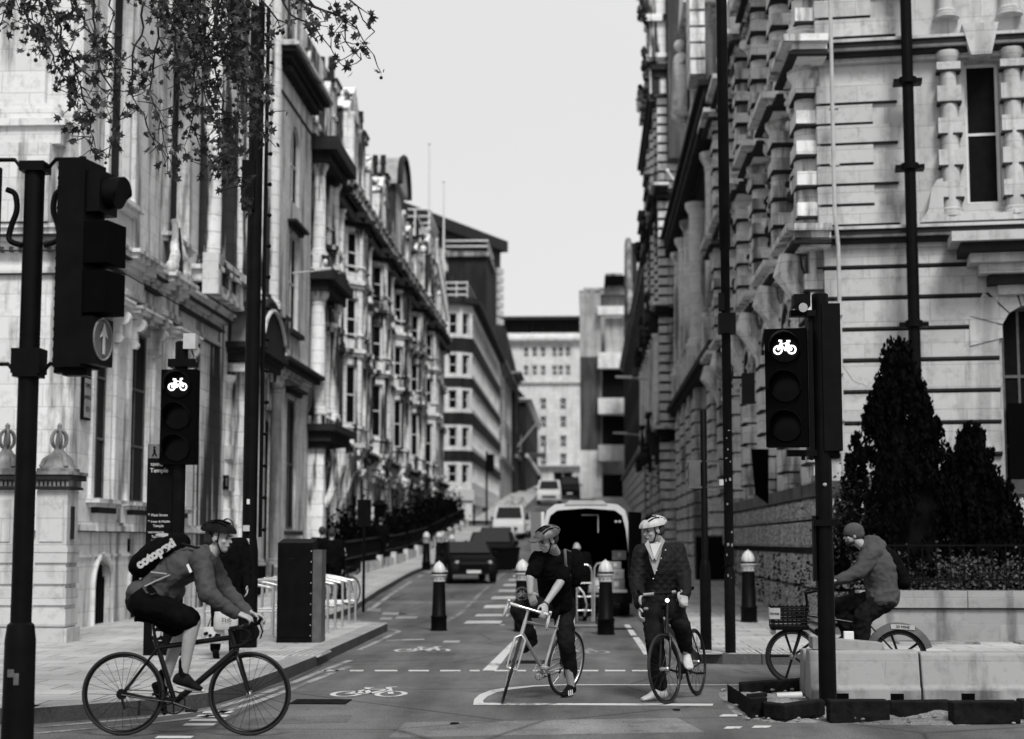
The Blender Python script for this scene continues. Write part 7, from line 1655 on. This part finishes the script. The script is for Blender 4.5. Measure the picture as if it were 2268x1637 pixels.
# ================================================================ 4. hire bike rider on the right
C5 = lambda cx, cy, D: onD(1661 + cx * .3405, 1079.7 + cy * .3405, D)
fc = onZ(1757, 1515); rc = onZ(1757 + 236, 1517); psi = math.atan2(fc.y - rc.y, fc.x - rc.x); D5 = 18.27
B4, k4 = make_bike('hire_bicycle', 'heavy dark hire bicycle with front basket and rear mudguard, behind the barriers', rc, psi, 0, R(3), 'frame_black', 'black', (fc - rc).length, .305, 'hire', 200, .86, .024, True)
WB = (fc - rc).length
on(MB().tube([(WB - .28, 0, .62), (WB * .62, 0, .36), (WB * .42, 0, .3)], .05, 8), 'low_frame', 'frame_black', B4, 60)
m = MB()
for x in (.02, .38): 
    for y in (-.17, .17): m.tube([(WB - .02 + x - .15, y, .62), (WB + x - .15, y, .86)], .008, 5)
for z in [.64 + .04 * k for k in range(6)]: m.tube([(WB - .17, -.17, z), (WB + .24, -.17, z), (WB + .24, .17, z), (WB - .17, .17, z)], .009, 5, closed=True)
m.box(WB - .17, WB + .24, -.17, .17, .60, .63)
for k in range(9): m.box(WB - .17 + k * .05, WB - .155 + k * .05, -.175, -.165, .62, .86)
on(m, 'basket', 'black', B4)
m = MB(); m.box(WB + .14, WB + .26, .172, .182, .72, .84); m.box(WB + .245, WB + .255, -.1, .17, .72, .84); on(m, 'basket_label', 'whitedull', B4)
o = text('lettering', 'forest', .042, basis((WB + .2, .186, .78), (-1, 0, 0), (0, 0, 1)), M['black'], B4)
m = MB(); m.sph((WB + .22, .1, .58), .035, 8, 6); on(m, 'headlight', 'white', B4, 50)
m = MB(); n = 16; rs = []
for k in range(n + 1):
    a = R(-12 + 175 * k / n); rs.append([Vector((math.cos(a) * r9, y, .305 + math.sin(a) * r9)) for r9, y in ((.30, -.05), (.375, -.035), (.375, .035), (.30, .05))])
m.rings(rs); on(m, 'mudguard', 'grey', B4, 50)
m = MB(); m.prism([(-.17, .045, .60), (.09, .045, .615), (.09, .045, .665), (-.17, .045, .65)], (0, .012, 0)); on(m, 'mudguard_label', 'whitedull', B4)
o = text('lettering', '30 MINS', .042, basis((-.04, .060, .633), (-1, 0, -.05), (0, 0, 1)), M['black'], B4)
hd = Vector((math.cos(psi), math.sin(psi), 0)); lf_ = Vector((-math.sin(psi), math.cos(psi), 0))
hl, hr = C5(865, 735, D5 - .12), C5(850, 735, D5 + .12)
sl, sr = C5(800, 425, D5 - .19), C5(790, 425, D5 + .18)
el_l, wr_l = C5(715, 545, D5 - .24), C5(590, 600, D5 - .22); el_r, wr_r = C5(690, 560, D5 + .22), C5(560, 610, D5 + .22)
kn_l, an_l = C5(735, 835, D5 - .12), C5(725, 1060, D5 - .13); kn_r, an_r = C5(590, 770, D5 + .12), C5(640, 960, D5 + .12)
hc_ = C5(672, 312, D5); P4 = new_person('cyclist in a grey hoodie and knitted beanie riding a hire bicycle to the left', (hl.x, hl.y, 0)); bpy.context.view_layer.update()
m = MB(); Pf, r_, f_, u_ = head(m, hc_, hd + Vector((0, 0, -.12)) , UP, 1.0); m.cap(C5(760, 400, D5), .062, hc_ - u_ * .06 - f_ * .025, .056); torso(m, hl, hr, sl, sr, 0)
limb(m, [sl, el_l, wr_l], [.054, .044, .029]); limb(m, [sr, el_r, wr_r], [.054, .044, .029]); limb(m, [hl, kn_l, an_l], [.08, .056, .04]); limb(m, [hr, kn_r, an_r], [.08, .056, .04])
hand(m, wr_l, hd + UP * -.2, -UP, 40, 1, 1.05); hand(m, wr_r, hd + UP * -.2, -UP, 40, -1, 1.05); sculpt(m, 'body', 'skin', P4, .008, 2); face_parts(Pf, r_, f_, u_, P4)
m = MB(); ell(m, Pf(0, -.012, .045), (.094, .116, .098), r_, f_, u_); ell(m, Pf(0, -.03, .01), (.088, .10, .07), r_, f_, u_); sculpt(m, 'beanie', 'cloth_beanie', P4, .009, 1)
m = MB(); ell(m, Pf(0, .055, -.07), (.052, .042, .042), r_, f_, u_); ell(m, Pf(0, .02, -.07), (.062, .05, .03), r_, f_, u_); sculpt(m, 'beard', 'hair', P4, .008, 1)
m = MB(); m.tube([Pf(.075, -.02, .01), Pf(.06, .085, .008), Pf(.02, .105, .008), Pf(-.02, .105, .008), Pf(-.06, .085, .008), Pf(-.075, -.02, .01)], .004, 5); o = m.build('glasses', M['black'], P4, 60); o.matrix_parent_inverse = P4.matrix_world.inverted()
m = MB(); torso(m, hl, hr, sl, sr, .045, fat=1.15, bend=tuple(-hd * .04)); limb(m, [sl, el_l, wr_l], [.10, .08, .05]); limb(m, [sr, el_r, wr_r], [.095, .08, .05]); m.cap(sl, .1, sr, .1); m.cap(C5(770, 385, D5), .10, C5(800, 370, D5), .10); m.cap(C5(850, 375, D5), .06, C5(780, 350, D5), .07); m.cap(C5(900, 690, D5 + .1), .12, C5(900, 690, D5 - .1), .12)
sculpt(m, 'hoodie', 'cloth_hoodie', P4, .011, 2, (.014, 7))
m = MB(); limb(m, [hl, kn_l, an_l], [.13, .095, .07]); limb(m, [hr, kn_r, an_r], [.13, .095, .07]); m.cap(hl, .135, hr, .135); sculpt(m, 'jeans', 'cloth_dark', P4, .011, 2, (.015, 8))
for an in (an_l, an_r): m = MB(); shoe(m, an, an + hd * .2 - UP * .03); sculpt(m, 'shoe', 'shoe_black', P4, .009, 1)
bp_ = thing('backpack', 'black rucksack on the back of the hoodie wearer', 'backpack', C5(960, 520, D5)); bpy.context.view_layer.update()
m = MB(); ax3 = (C5(900, 400, D5) - C5(1010, 640, D5)).normalized(); ell(m, C5(945, 520, D5), (.15, .11, .25), lf_, hd, ax3); m.cap(C5(1000, 620, D5 - .06), .08, C5(1000, 620, D5 + .06), .08); sculpt(m, 'pack', 'cloth_black', bp_, .011, 2, (.006, 9))
# ================================================================ pedestrians
def walker(label, u, vfoot, D, face, coat='cloth_black', legs='cloth_dark', h=1.75, bald=False, bare=False, vx=.011, z=None, bend=0):
    base = onD(u, vfoot, D); 
    if z is not None: base.z = z
    f = Vector((math.cos(face), math.sin(face), 0)); l = Vector((-math.sin(face), math.cos(face), 0)); k = h / 1.75
    P = lambda a, b, c: base + (l * a + f * b + UP * c) * k
    pr = new_person(label, tuple(base)); bpy.context.view_layer.update()
    hl, hr = P(.1, 0, .92), P(-.1, 0, .92); sl, sr = P(.19, bend * .5, 1.43 - bend * .3), P(-.19, bend * .5, 1.43 - bend * .3); hc = P(0, .03 + bend * .75, 1.63 - bend * .45)
    m = MB(); Pf, r_, f_, u_ = head(m, hc, f + UP * -bend * .6, UP, k); m.cap(P(0, bend * .5, 1.43 - bend * .3), .06, hc - UP * .06, .055, 10); torso(m, hl, hr, sl, sr)
    al, ar = (P(.25, .05 + bend * .5, 1.13 - bend * .3), P(.24, .18 + bend * .7, .92 - bend * .2)), (P(-.25, -.02 + bend * .5, 1.13 - bend * .3), P(-.25, .08 + bend * .7, .88 - bend * .2))
    limb(m, [sl, *al], [.05, .042, .028]); limb(m, [sr, *ar], [.05, .042, .028]); kl, kr = (P(.1, .12, .5), P(.1, .12, .1)), (P(-.1, .02, .5), P(-.1, -.16, .12))
    limb(m, [hl, *kl], [.08, .055, .038]); limb(m, [hr, *kr], [.08, .055, .038]); hand(m, al[1], -UP + f * .3, l * -1, 25, 1); hand(m, ar[1], -UP + f * .2, l, 25, -1); sculpt(m, 'body', 'skin', pr, vx, 1)
    if not bald: m = MB(); ell(m, Pf(0, -.03, .035), (.086, .1, .095), r_, f_, u_); sculpt(m, 'hair', 'hair', pr, vx, 1)
    else: m = MB(); ell(m, Pf(0, -.035, .0), (.084, .085, .06), r_, f_, u_); sculpt(m, 'hair', 'hairlight', pr, vx, 1)
    m = MB(); torso(m, hl, hr, sl, sr, .035, fat=1.08); limb(m, [sl, *al], [.085, .07, .048]); limb(m, [sr, *ar], [.085, .07, .048]); m.cap(sl, .08, sr, .08); limb(m, [hl, hl.lerp(kl[0], .3)], [.13, .12]); limb(m, [hr, hr.lerp(kr[0], .3)], [.13, .12]); sculpt(m, 'coat', coat, pr, vx, 2, (.008, 7))
    if not bare: m = MB(); limb(m, [hl, *kl], [.11, .08, .065]); limb(m, [hr, *kr], [.11, .08, .065]); m.cap(hl, .11, hr, .11); sculpt(m, 'trousers', legs, pr, vx, 1)
    else: m = MB(); limb(m, [hl, hl.lerp(kl[0], .8)], [.115, .1]); limb(m, [hr, hr.lerp(kr[0], .8)], [.115, .1]); sculpt(m, 'shorts', legs, pr, vx, 1)
    for an, q in ((kl[1], -.02), (kr[1], -.06)): m = MB(); shoe(m, an, an + f * .19 + UP * q, k); sculpt(m, 'shoe', 'shoe_black' if not bare else 'shoe_white', pr, vx, 1)
    return P
base = onZ(505, 1484, PH); D6 = 20.4
Pw = walker('pedestrian in a dark padded coat walking behind the passing cyclist, carrying printed tote bags', 497, 1480, D6, R(-70), 'cloth_black', 'cloth_black', 1.72, z=PH)
t1 = thing('tote_bag', 'pale tote bag with a dark floral print, hanging from the pedestrian\'s hand', 'bag', tuple(Pw(-.26, .1, .6))); bpy.context.view_layer.update()
def bag(root, c, w, h, mat):
    m = MB(); rs = []
    for t, a, b in ((0, .9, .05), (.15, 1, .07), (.6, 1, .06), (1, .92, .02)): rs.append([c + CAMR * w * a * math.cos(q) + CAMF * b * math.sin(q) + UP * h * t for q in [2 * math.pi * k / 16 for k in range(16)]])
    m.rings(rs); o = m.build('pouch', M[mat], root, 50); o.matrix_parent_inverse = root.matrix_world.inverted()
    m = MB(); m.tube([c + CAMR * -w * .5 + UP * h, c + CAMR * -.02 + UP * h * 1.7, c + CAMR * w * .5 + UP * h], .008, 5); o = m.build('handle', M['cloth_black'], root); o.matrix_parent_inverse = root.matrix_world.inverted(); return m
c = onD(472, 1425, D6 - .3); bag(t1, c, .14, .2, 'whitedull'); m = MB()
for k in range(9): q = c + CAMR * random.uniform(-.1, .1) + UP * random.uniform(.03, .17) - CAMF * .07; m.sph(q, (.022, .006, .02), 8, 5)
PT(m, 'flower_print', 'cloth_dark', t1)
t2 = thing('tote_bag', 'second pale tote bag with lettering, partly behind the handlebar of the passing bicycle', 'bag', tuple(Pw(.26, .2, .6))); bpy.context.view_layer.update()
c = onD(500, 1395, D6 - .35); bag(t2, c, .15, .22, 'whitedull'); o = text('lettering', 'THS', .07, basis(c + CAMF * -.085 + UP * .12 + CAMR * .02, CAMR, UP), M['black'], None); o.parent = t2; o.matrix_parent_inverse = t2.matrix_world.inverted()
walker('dark-coated person walking away beside the hedge under the black lantern', 842, 1262, 57, R(95), 'cloth_black', 'cloth_black', 1.75, vx=.02, z=gz(57) + PH)
walker('person in shorts with bare calves walking away on the left pavement behind the cycle stands', 733, 1300, 36, R(95), 'cloth_black', 'cloth_black', 1.72, bare=True, vx=.016, z=PH)
walker('person in black walking close beside the one in shorts on the left pavement', 712, 1300, 37.5, R(90), 'cloth_black', 'cloth_black', 1.78, vx=.016, z=PH)
walker('balding man stooping in dark clothes at the open rear of the delivery van', 1283, 1340, 32.6, R(100), 'cloth_black', 'cloth_black', 1.7, bald=True, vx=.014, z=0, bend=.35)
# distant bicycle and parked bicycle
q = onY(1128, 1135, 120); b9, _ = make_bike('bicycle', 'tiny distant bicycle standing on the pavement up the hill', (q.x, 120, gz(120) + PH), R(10))
b9, _ = make_bike('bicycle', 'dark bicycle parked on the left pavement beside the thin sign pole', (onY(765, 1330, 35.5).x - .5, 35.5, PH), R(60))
# ================================================================ planter, conifers, hedge, barriers, loose kerb stones
PY = 23.9
c = thing('planter_wall', 'long low pale stone planter wall with coping in front of the conifers', 'wall', (4, PY, 0))
m = MB(); 
for k in range(9): m.box(3.95 + k * 1.55, 3.95 + (k + 1) * 1.55 - .012, PY, PY + .4, .62, .86)
on_ = PT(m, 'coping', 'barrier', c, split=False); m = MB(); m.box(4.0, 18, PY + .06, PY + .4, .0, .6); m.box(4.0, 18, PY - .02, PY + .05, .0, .12); PT(m, 'wall', 'barrier', c); m = MB(); m.box(3.99, 18, PY + .03, PY + .3, .595, .625); PT(m, 'joint', 'stoneGroove', c)
m = MB()
for k in range(7): m.box(4.4 + k * 1.7, 4.4 + k * 1.7 + random.uniform(.9, 1.5), PY - .5, PY - .05, .02, .16)
tag(m.build('stone_slabs', M['stoneMid'], None, bevel=.02), 'rough flat stones lying along the foot of the planter wall', 'stones')
m = MB()
for k in range(60): m.box(4.1 + k * .2, 4.115 + k * .2, PY + .2, PY + .215, .86, 1.55)
for z in (1.0, 1.5): m.box(4.1, 16, PY + .195, PY + .22, z, z + .025)
tag(m.build('planter_railing', M['black']), 'thin black railing standing on the planter wall', 'railing')
m = MB(); m.box(4.2, 16, PY + .45, PY + 2.6, .0, .8); o = m.build('soil_bed', M['kerbdark']); o['kind'] = 'structure'
def conifer(label, u, vt, D, w, seed):
    random.seed(seed); b = onD(u, 1315, D); top = onD(u, vt, D).z; H = top - 1.15
    c = thing('conifer', label, 'tree', (b.x, b.y, .7)); bpy.context.view_layer.update()
    m = MB(); m.tube([(b.x, b.y, .6), (b.x, b.y, .7 + H * .9)], [.12, .02], 8); PT(m, 'trunk', 'bark', c)
    m = MB()
    core = MB()
    core.lathe((b.x, b.y, 0), [(w * .4, .8), (w * .55, 1.3), (w * .5, .7 + H * .3), (w * .3, .7 + H * .6), (w * .08, .7 + H * .8)], 10)
    PT(core, 'inner_foliage', 'leafdark', c)
    for k in range(400):
        t = random.random() ** .8; z = .75 + H * t; rad = w * (1.02 - t) ** .75 * (1 if t > .12 else .85) ; a = random.uniform(0, 6.283); rr_ = rad * random.uniform(.7, 1.1)
        x, y = b.x + rr_ * math.cos(a), b.y + rr_ * math.sin(a) * .9
        # upright spray
        L = random.uniform(.22, .5) * (1 if t < .9 else 1.1)
        for j in range(36):
            q = random.random(); cc = Vector((x + math.cos(a) * .05 * q + random.gauss(0, .055 * (1.1 - q)), y + random.gauss(0, .055 * (1.1 - q)), z + L * q + random.gauss(0, .02)))
            aa = Vector((random.uniform(-.5, .5), random.uniform(-.5, .5), 1)).normalized(); bb_ = Vector((random.uniform(-1, 1), random.uniform(-1, 1), .2)).normalized(); s = random.uniform(.02, .042); m.quad(cc - aa * s * 1.5, cc - bb_ * s, cc + aa * s * 1.5, cc + bb_ * s)
    for j in range(300):
        q = random.random(); cc = Vector((b.x + random.gauss(0, .10 * (1.15 - q)), b.y + random.gauss(0, .10 * (1.15 - q)), .7 + H * (.78 + .24 * q))); aa = Vector((random.uniform(-.5, .5), random.uniform(-.5, .5), 1)).normalized(); bb_ = Vector((random.uniform(-1, 1), random.uniform(-1, 1), .2)).normalized(); s = random.uniform(.02, .04); m.quad(cc - aa * s * 1.5, cc - bb_ * s, cc + aa * s * 1.5, cc + bb_ * s)
    m.st = m.st[:1]; PT(m, 'crown', 'leafdark', c)
conifer('tallest dark pointed conifer in the planter, left of the other', 2000, 755, 25.3, 1.2, 3)
conifer('shorter rounded dark conifer at the right of the planter', 2160, 945, 25.4, 1.0, 4)
conifer('low dark conifer filling the gap between the two big conifers', 2085, 1040, 25.8, .8, 5)
random.seed(9)
def scrub(name, label, u, v, D, sp, n, s, mat):
    b = onD(u, v, D); m = MB()
    for _ in range(n):
        cc = b + Vector((random.gauss(0, sp[0]), random.gauss(0, sp[1]), random.gauss(0, sp[2]))); cc.z = max(cc.z, .75); a = Vector((random.uniform(-1, 1), random.uniform(-1, 1), random.uniform(-.5, 1))).normalized(); q = a.cross(Vector((random.uniform(-1, 1), random.uniform(-1, 1), random.uniform(-1, 1)))).normalized(); k = s * random.uniform(.5, 1.5)
        m.quad(cc - a * k, cc - q * k * .7, cc + a * k, cc + q * k * .7)
    m.st = m.st[:1]; tag(m.build(name, M[mat]), label, 'shrub')
scrub('bush', 'feathery dark shrub left of the tall conifer, behind the beanie wearer', 1893, 1170, 25.2, (.22, .2, .35), 2600, .028, 'leaf')
for i, (u, lab) in enumerate(((2010, 'low ivy clump at the foot of the tallest conifer'), (2075, 'paler ivy clump between the conifers'), (2140, 'ivy clump behind the railing below the shorter conifer'), (2215, 'ivy clump at the right end of the view in the planter'))):
    scrub('ivy_shrub', lab, u, 1282, 24.7, (.2, .12, .17), 1500, .024, 'leafmid')
scrub('hedge', 'dark low hedge under the conifers', 2100, 1275, 25.0, (1.1, .15, .16), 3500, .03, 'leafdark')
# ---- concrete barriers
def barrier(label, u0, u1, vt, D, depth=.45):
    a, b = onD(u0, vt, D), onD(u1, vt, D); x0, x1, y, h = a.x, b.x, a.y, a.z
    c = thing('barrier', label, 'barrier', (x0, y, 0), group='pale concrete barriers'); bpy.context.view_layer.update()
    prof = [(0, .0), (0, .12), (.03, .15), (.10, h - .02), (.12, h), (depth - .12, h), (depth - .1, h - .02), (depth - .03, .15), (depth, .12), (depth, 0)]
    m = MB(); m.rings([[Vector((x, y + p, z)) for p, z in prof] for x in (x0, x0 + .02, x1 - .02, x1)]); PT(m, 'block', 'barrier', c, 30, bevel=.012)
    m = MB()
    for k in range(2): xx = x0 + (x1 - x0) * (.28 + .42 * k); m.prism([(xx, y + .075, h - .1), (xx + .05, y + .03, .16), (xx - .03, y + .03, .16)], (0, .03, 0))
    PT(m, 'rib', 'barrier', c); m = MB(); m.box(x0 + .01, x1 - .01, y - .004, y + .02, 0, .1); PT(m, 'grimy_foot', 'stoneMid', c)
    for k in range(2): m = MB(); xx = x0 + (x1 - x0) * (.22 + .5 * k); m.box(xx, xx + .13, y - .007, y + .03, .012, .075); PT(m, 'lifting_slot', 'blackmatt', c)
    return c
barrier('pale concrete barrier block immediately right of the signal pole, with loose boards on top', 1795, 2036, 1442, 16.35)
barrier('long pale concrete barrier running out of the right edge', 2043, 2420, 1447, 16.35)
barrier('end barrier block turned beside the front wheel of the hire bicycle', 1782, 1822, 1440, 16.9)
m = MB(); a, b = onD(1800, 1438, 16.5), onD(1962, 1440, 16.5); m.prism([(a.x, a.y, a.z), (b.x, b.y, a.z - .02), (b.x - .03, b.y, a.z + .06), (a.x, a.y, a.z + .12)], (0, .3, 0)); tag(m.build('board', M['barrier'], bevel=.004), 'pale wedge shaped board lying on the near concrete barrier', 'board')
a = onD(1870, 1436, 16.75); m = MB(); m.box(a.x, a.x + .1, a.y, a.y + .06, a.z - .05, a.z + .17); tag(m.build('marker_block', M['white'], bevel=.006), 'small upright white block on the near barrier in front of the jeans', 'block')
# ---- loose dark kerb stones, sand and rubble
def stone_(label, pts, z0, h, yb):
    """dark kerb stone from front-edge ground pixels, given thickness backwards"""
    P = [onZ(u, v, z0) for u, v in pts]; m = MB(); m.prism([Vector((p.x, p.y, z0)) for p in P] + [Vector((p.x + dx, p.y + yb, z0)) for p, dx in zip(reversed(P), [0] * len(P))], (0, 0, h))
    o = m.build('kerb_stone', M['kerbdark'], None, bevel=.012); tag(o, label, 'kerb stone', 'loose dark kerb stones'); return o
stone_('dark kerb stone lying slanted nearest the road at the left end of the works', [(1614, 1556), (1663, 1592), (1700, 1588)], 0, .17, .14)
stone_('long dark kerb stone at the back of the sand bed', [(1640, 1540), (1782, 1530)], 0, .12, .2)
stone_('pointed dark kerb stone on the sand left of the signal pole', [(1694, 1590), (1740, 1596), (1828, 1584)], .02, .13, .22)
stone_('dark kerb block at the foot of the signal pole', [(1838, 1602), (1972, 1602)], 0, .19, .22)
stone_('dark kerb stone set back between two blocks', [(1974, 1590), (2110, 1588)], .0, .14, .2)
stone_('large dark kerb block near the right edge', [(2112, 1606), (2262, 1604)], 0, .19, .22)
stone_('farthest right dark kerb stone, cut by the picture edge', [(2264, 1594), (2420, 1592)], 0, .17, .2)
stone_('short dark kerb piece behind the sand by the hire bicycle wheel', [(1655, 1562), (1700, 1557)], .0, .1, .1)
random.seed(21)
def heap(label, u0, u1, v0, v1, h, n=40):
    m = MB(); a, b = onZ(u0, v1), onZ(u1, v1); f = onZ((u0 + u1) / 2, v0); nx, ny = 34, 16; rows = []
    for j in range(ny + 1):
        row = []
        for i in range(nx + 1):
            x = a.x + (b.x - a.x) * i / nx; y = a.y + (f.y - a.y) * j / ny; e = math.sin(math.pi * i / nx) ** .6 * math.sin(math.pi * j / ny) ** .6
            row.append(Vector((x + noise.noise(Vector((j * .4, 3, i * .1))) * .1 * (1 if j in (0, ny) else 0), y, -.01 + e * h * (.6 + .7 * noise.noise(Vector((x * 3, y * 3, 1))) + .35 * noise.noise(Vector((x * 14, y * 14, 2)))))))
        rows.append(row)
    for r0, r1 in zip(rows, rows[1:]):
        for i in range(nx): m.quad(r0[i], r0[i + 1], r1[i + 1], r1[i])
    for _ in range(n): x = random.uniform(a.x, b.x); y = random.uniform(a.y, f.y); m.sph((x, y, random.uniform(.01, h * .6)), (random.uniform(.01, .03), random.uniform(.01, .03), random.uniform(.008, .02)), 5, 4)
    o = m.build('sand', M['sand'], None, 50); tag(o, label, 'sand', kind='stuff')
heap('pale sand and rubble between the dark kerb stones left of the pole', 1640, 1850, 1530, 1602, .09)
heap('spilled sand below the concrete barriers', 1825, 2300, 1566, 1606, .08)
m = MB(); a = onZ(1720, 1556); m.tube([(a.x, a.y, .06), (a.x + .25, a.y + .02, .07)], .035, 8); tag(m.build('pipe_piece', M['whitedull'], None, 50), 'short pale pipe lying on the sand by the barrier end', 'pipe')
# ================================================================ plane tree branches hanging in from above
random.seed(33)
T0 = thing('plane_tree', 'plane tree whose drooping twigs with lobed leaves and seed balls hang across the top left', 'tree', (-7.6, 12.6, PH)); T0['label'] = 'plane tree with drooping twigs, lobed leaves and seed balls hanging across the top left'
bpy.context.view_layer.update()
m = MB(); trunk = [(-7.6, 12.6, 0), (-7.5, 12.7, 2.5), (-7.3, 12.9, 5.5), (-6.9, 13.2, 8), (-6.2, 13.6, 9.5)]; m.tube(trunk, [.32, .27, .22, .17, .12], 12)
for pts in ([(-6.9, 13.2, 8), (-5.5, 13.4, 8.7), (-4.2, 13.4, 8.6), (-2.8, 13.3, 8.0), (-1.4, 13.2, 7.3)], [(-6.9, 13.2, 8), (-5.4, 12.8, 7.9), (-4.4, 12.8, 7.5)]): m.tube(pts, [.14, .1, .08, .05, .03][:len(pts)], 8)
PT(m, 'trunk', 'bark', T0)
TW = MB(); LF = MB(); SB = MB()
def leaf(c, s):
    n = Vector((random.uniform(-1, 1), random.uniform(-1.4, 1.4), random.uniform(-.6, .8))).normalized(); a = n.cross(Vector((random.uniform(-1, 1), .3, random.uniform(-1, 1)))).normalized(); b = n.cross(a); pts = []
    for k, (ang, r_) in enumerate(((-90, .35), (-50, .55), (-25, .45), (-10, .95), (18, .5), (42, 1.0), (66, .55), (90, 1.15), (114, .55), (138, 1.0), (162, .5), (190, .95), (205, .45), (230, .55))): q = R(ang); r2 = r_ * random.uniform(.88, 1.08); pts.append(c + (a * math.cos(q) + b * math.sin(q)) * s * r2 + n * s * .22 * (r2 - .6) * random.uniform(-1, 1))
    k0 = len(LF.v); LF.v.append(c + n * .12 * s); LF.v += pts
    for k in range(14): LF.f.append((k0, k0 + 1 + k, k0 + 1 + (k + 1) % 14))
def strand(uv, D, dens=1.0, r0=.012, drift=14, lv=1.0):
    P = []; n = 0
    for (u0, v0), (u1, v1) in zip(uv, uv[1:]):
        L = math.hypot(u1 - u0, v1 - v0); k = max(2, int(L / 22))
        for q in range(k): t = q / k; P.append(onD(u0 + (u1 - u0) * t + random.uniform(-drift, drift) * .5, v0 + (v1 - v0) * t + random.uniform(-6, 6), D + random.uniform(-.04, .04)))
    P.append(onD(*uv[-1], D)); TW.tube(P, [r0 * (1 - .75 * i / len(P)) for i in range(len(P))], 5)
    for p in P[1:]:
        for _ in range(max(0, int(random.gauss(2.3 * dens, .9)))):
            d = Vector((random.gauss(0, 1), random.gauss(0, 1), random.gauss(-.35, .8))).normalized() * random.uniform(.05, .2); e = p + d; mid = p + d * .5 + Vector((0, 0, random.uniform(-.02, .02))); TW.tube([p, mid, e], [.0055, .004, .003], 4)
            if random.random() < .2: TW.sph(e + Vector((0, 0, -.04)), random.uniform(.013, .019), 8, 6); TW.tube([e, e + Vector((0, 0, -.04))], .0015, 3)
            for _ in range(random.choice((1, 1, 2, 2, 3))): leaf(e + Vector((random.gauss(0, .03), random.gauss(0, .05), random.gauss(0, .03))), random.uniform(.022, .06) * lv)
def up(u, v): return [(u, -60)] 
S = [([(20, -60), (60, 40), (100, 100), (150, 190), (170, 260)], 13.0, .9), ([(90, -60), (130, 60), (170, 160), (190, 240), (215, 330), (240, 350)], 13.1, 1.1), ([(160, -60), (180, 40), (220, 110), (245, 150), (262, 150)], 12.8, 1.2), ([(60, -60), (110, 60), (150, 130), (230, 190), (245, 260)], 12.9, 1.0), ([(30, -60), (25, 20), (5, 45)], 13.0, .6), ([(200, -60), (210, 60), (225, 150), (262, 240), (245, 330)], 13.0, 1.0),
     ([(300, -60), (318, 60), (292, 150), (300, 215), (340, 300), (370, 350)], 13.2, .6), ([(360, -60), (350, 60), (330, 180), (352, 260), (372, 345)], 13.3, 1.1), ([(400, -60), (385, 80), (400, 200), (385, 260), (385, 360)], 13.0, .9), ([(430, -60), (430, 100), (450, 220), (500, 330), (480, 390)], 12.9, 1.4), ([(470, -60), (480, 80), (520, 170), (560, 260), (580, 300)], 13.0, 1.6), ([(520, -60), (520, 80), (540, 190), (575, 200)], 13.2, 1.4),
     ([(420, -60), (450, 60), (480, 170), (510, 290), (520, 400), (545, 412)], 13.4, 1.4), ([(360, -60), (420, 60), (470, 120), (540, 150)], 13.1, 1.2), ([(500, -60), (470, 60), (430, 170), (420, 280), (470, 360)], 13.2, 1.2), ([(560, -60), (590, 20), (640, 60), (660, 40)], 13.0, 1.2), ([(600, -60), (680, 10), (740, 30), (790, 60), (828, 122)], 13.2, .9), ([(640, -60), (700, 20), (760, 40), (770, 110), (800, 132)], 13.4, 1.0), ([(600, -60), (640, 30), (700, 60), (745, 132)], 13.2, .9), ([(720, -60), (790, 20), (830, 70)], 13.1, .5),
     ([(540, -60), (500, 50), (560, 120), (590, 250)], 12.9, 1.2), ([(330, -60), (370, 30), (420, 110), (400, 170)], 12.9, 1.2), ([(110, -60), (60, 30), (90, 110)], 13.2, 1.0), ([(240, -60), (250, 30), (235, 90)], 13.1, .9), ([(460, -60), (540, 30), (585, 90)], 13.3, 1.4)]
for uv, D, dn in S: strand(uv, D, dn)
for uv, D, dn in S[9:13] + S[0:3]: strand([(u + random.uniform(-25, 25), v + random.uniform(-20, 10)) for u, v in uv], D + .25, dn * .9, .007)
# each hanging twig rises to the limbs above
for uv, D, dn in S:
    a = onD(uv[0][0], uv[0][1], D); TW.tube([a, a + Vector((random.uniform(-.3, .1), .1, .5)), Vector((min(-1.6, a.x - .4), 13.3, 7.6 + random.uniform(0, .8)))], [.012, .014, .02], 5)
for mb_, nm, mt in ((TW, 'twigs', 'bark'),): mb_.st = mb_.st[:1]; PT(mb_, nm, mt, T0)
LF.st = []; PT(LF, 'leaves', 'leaf', T0)
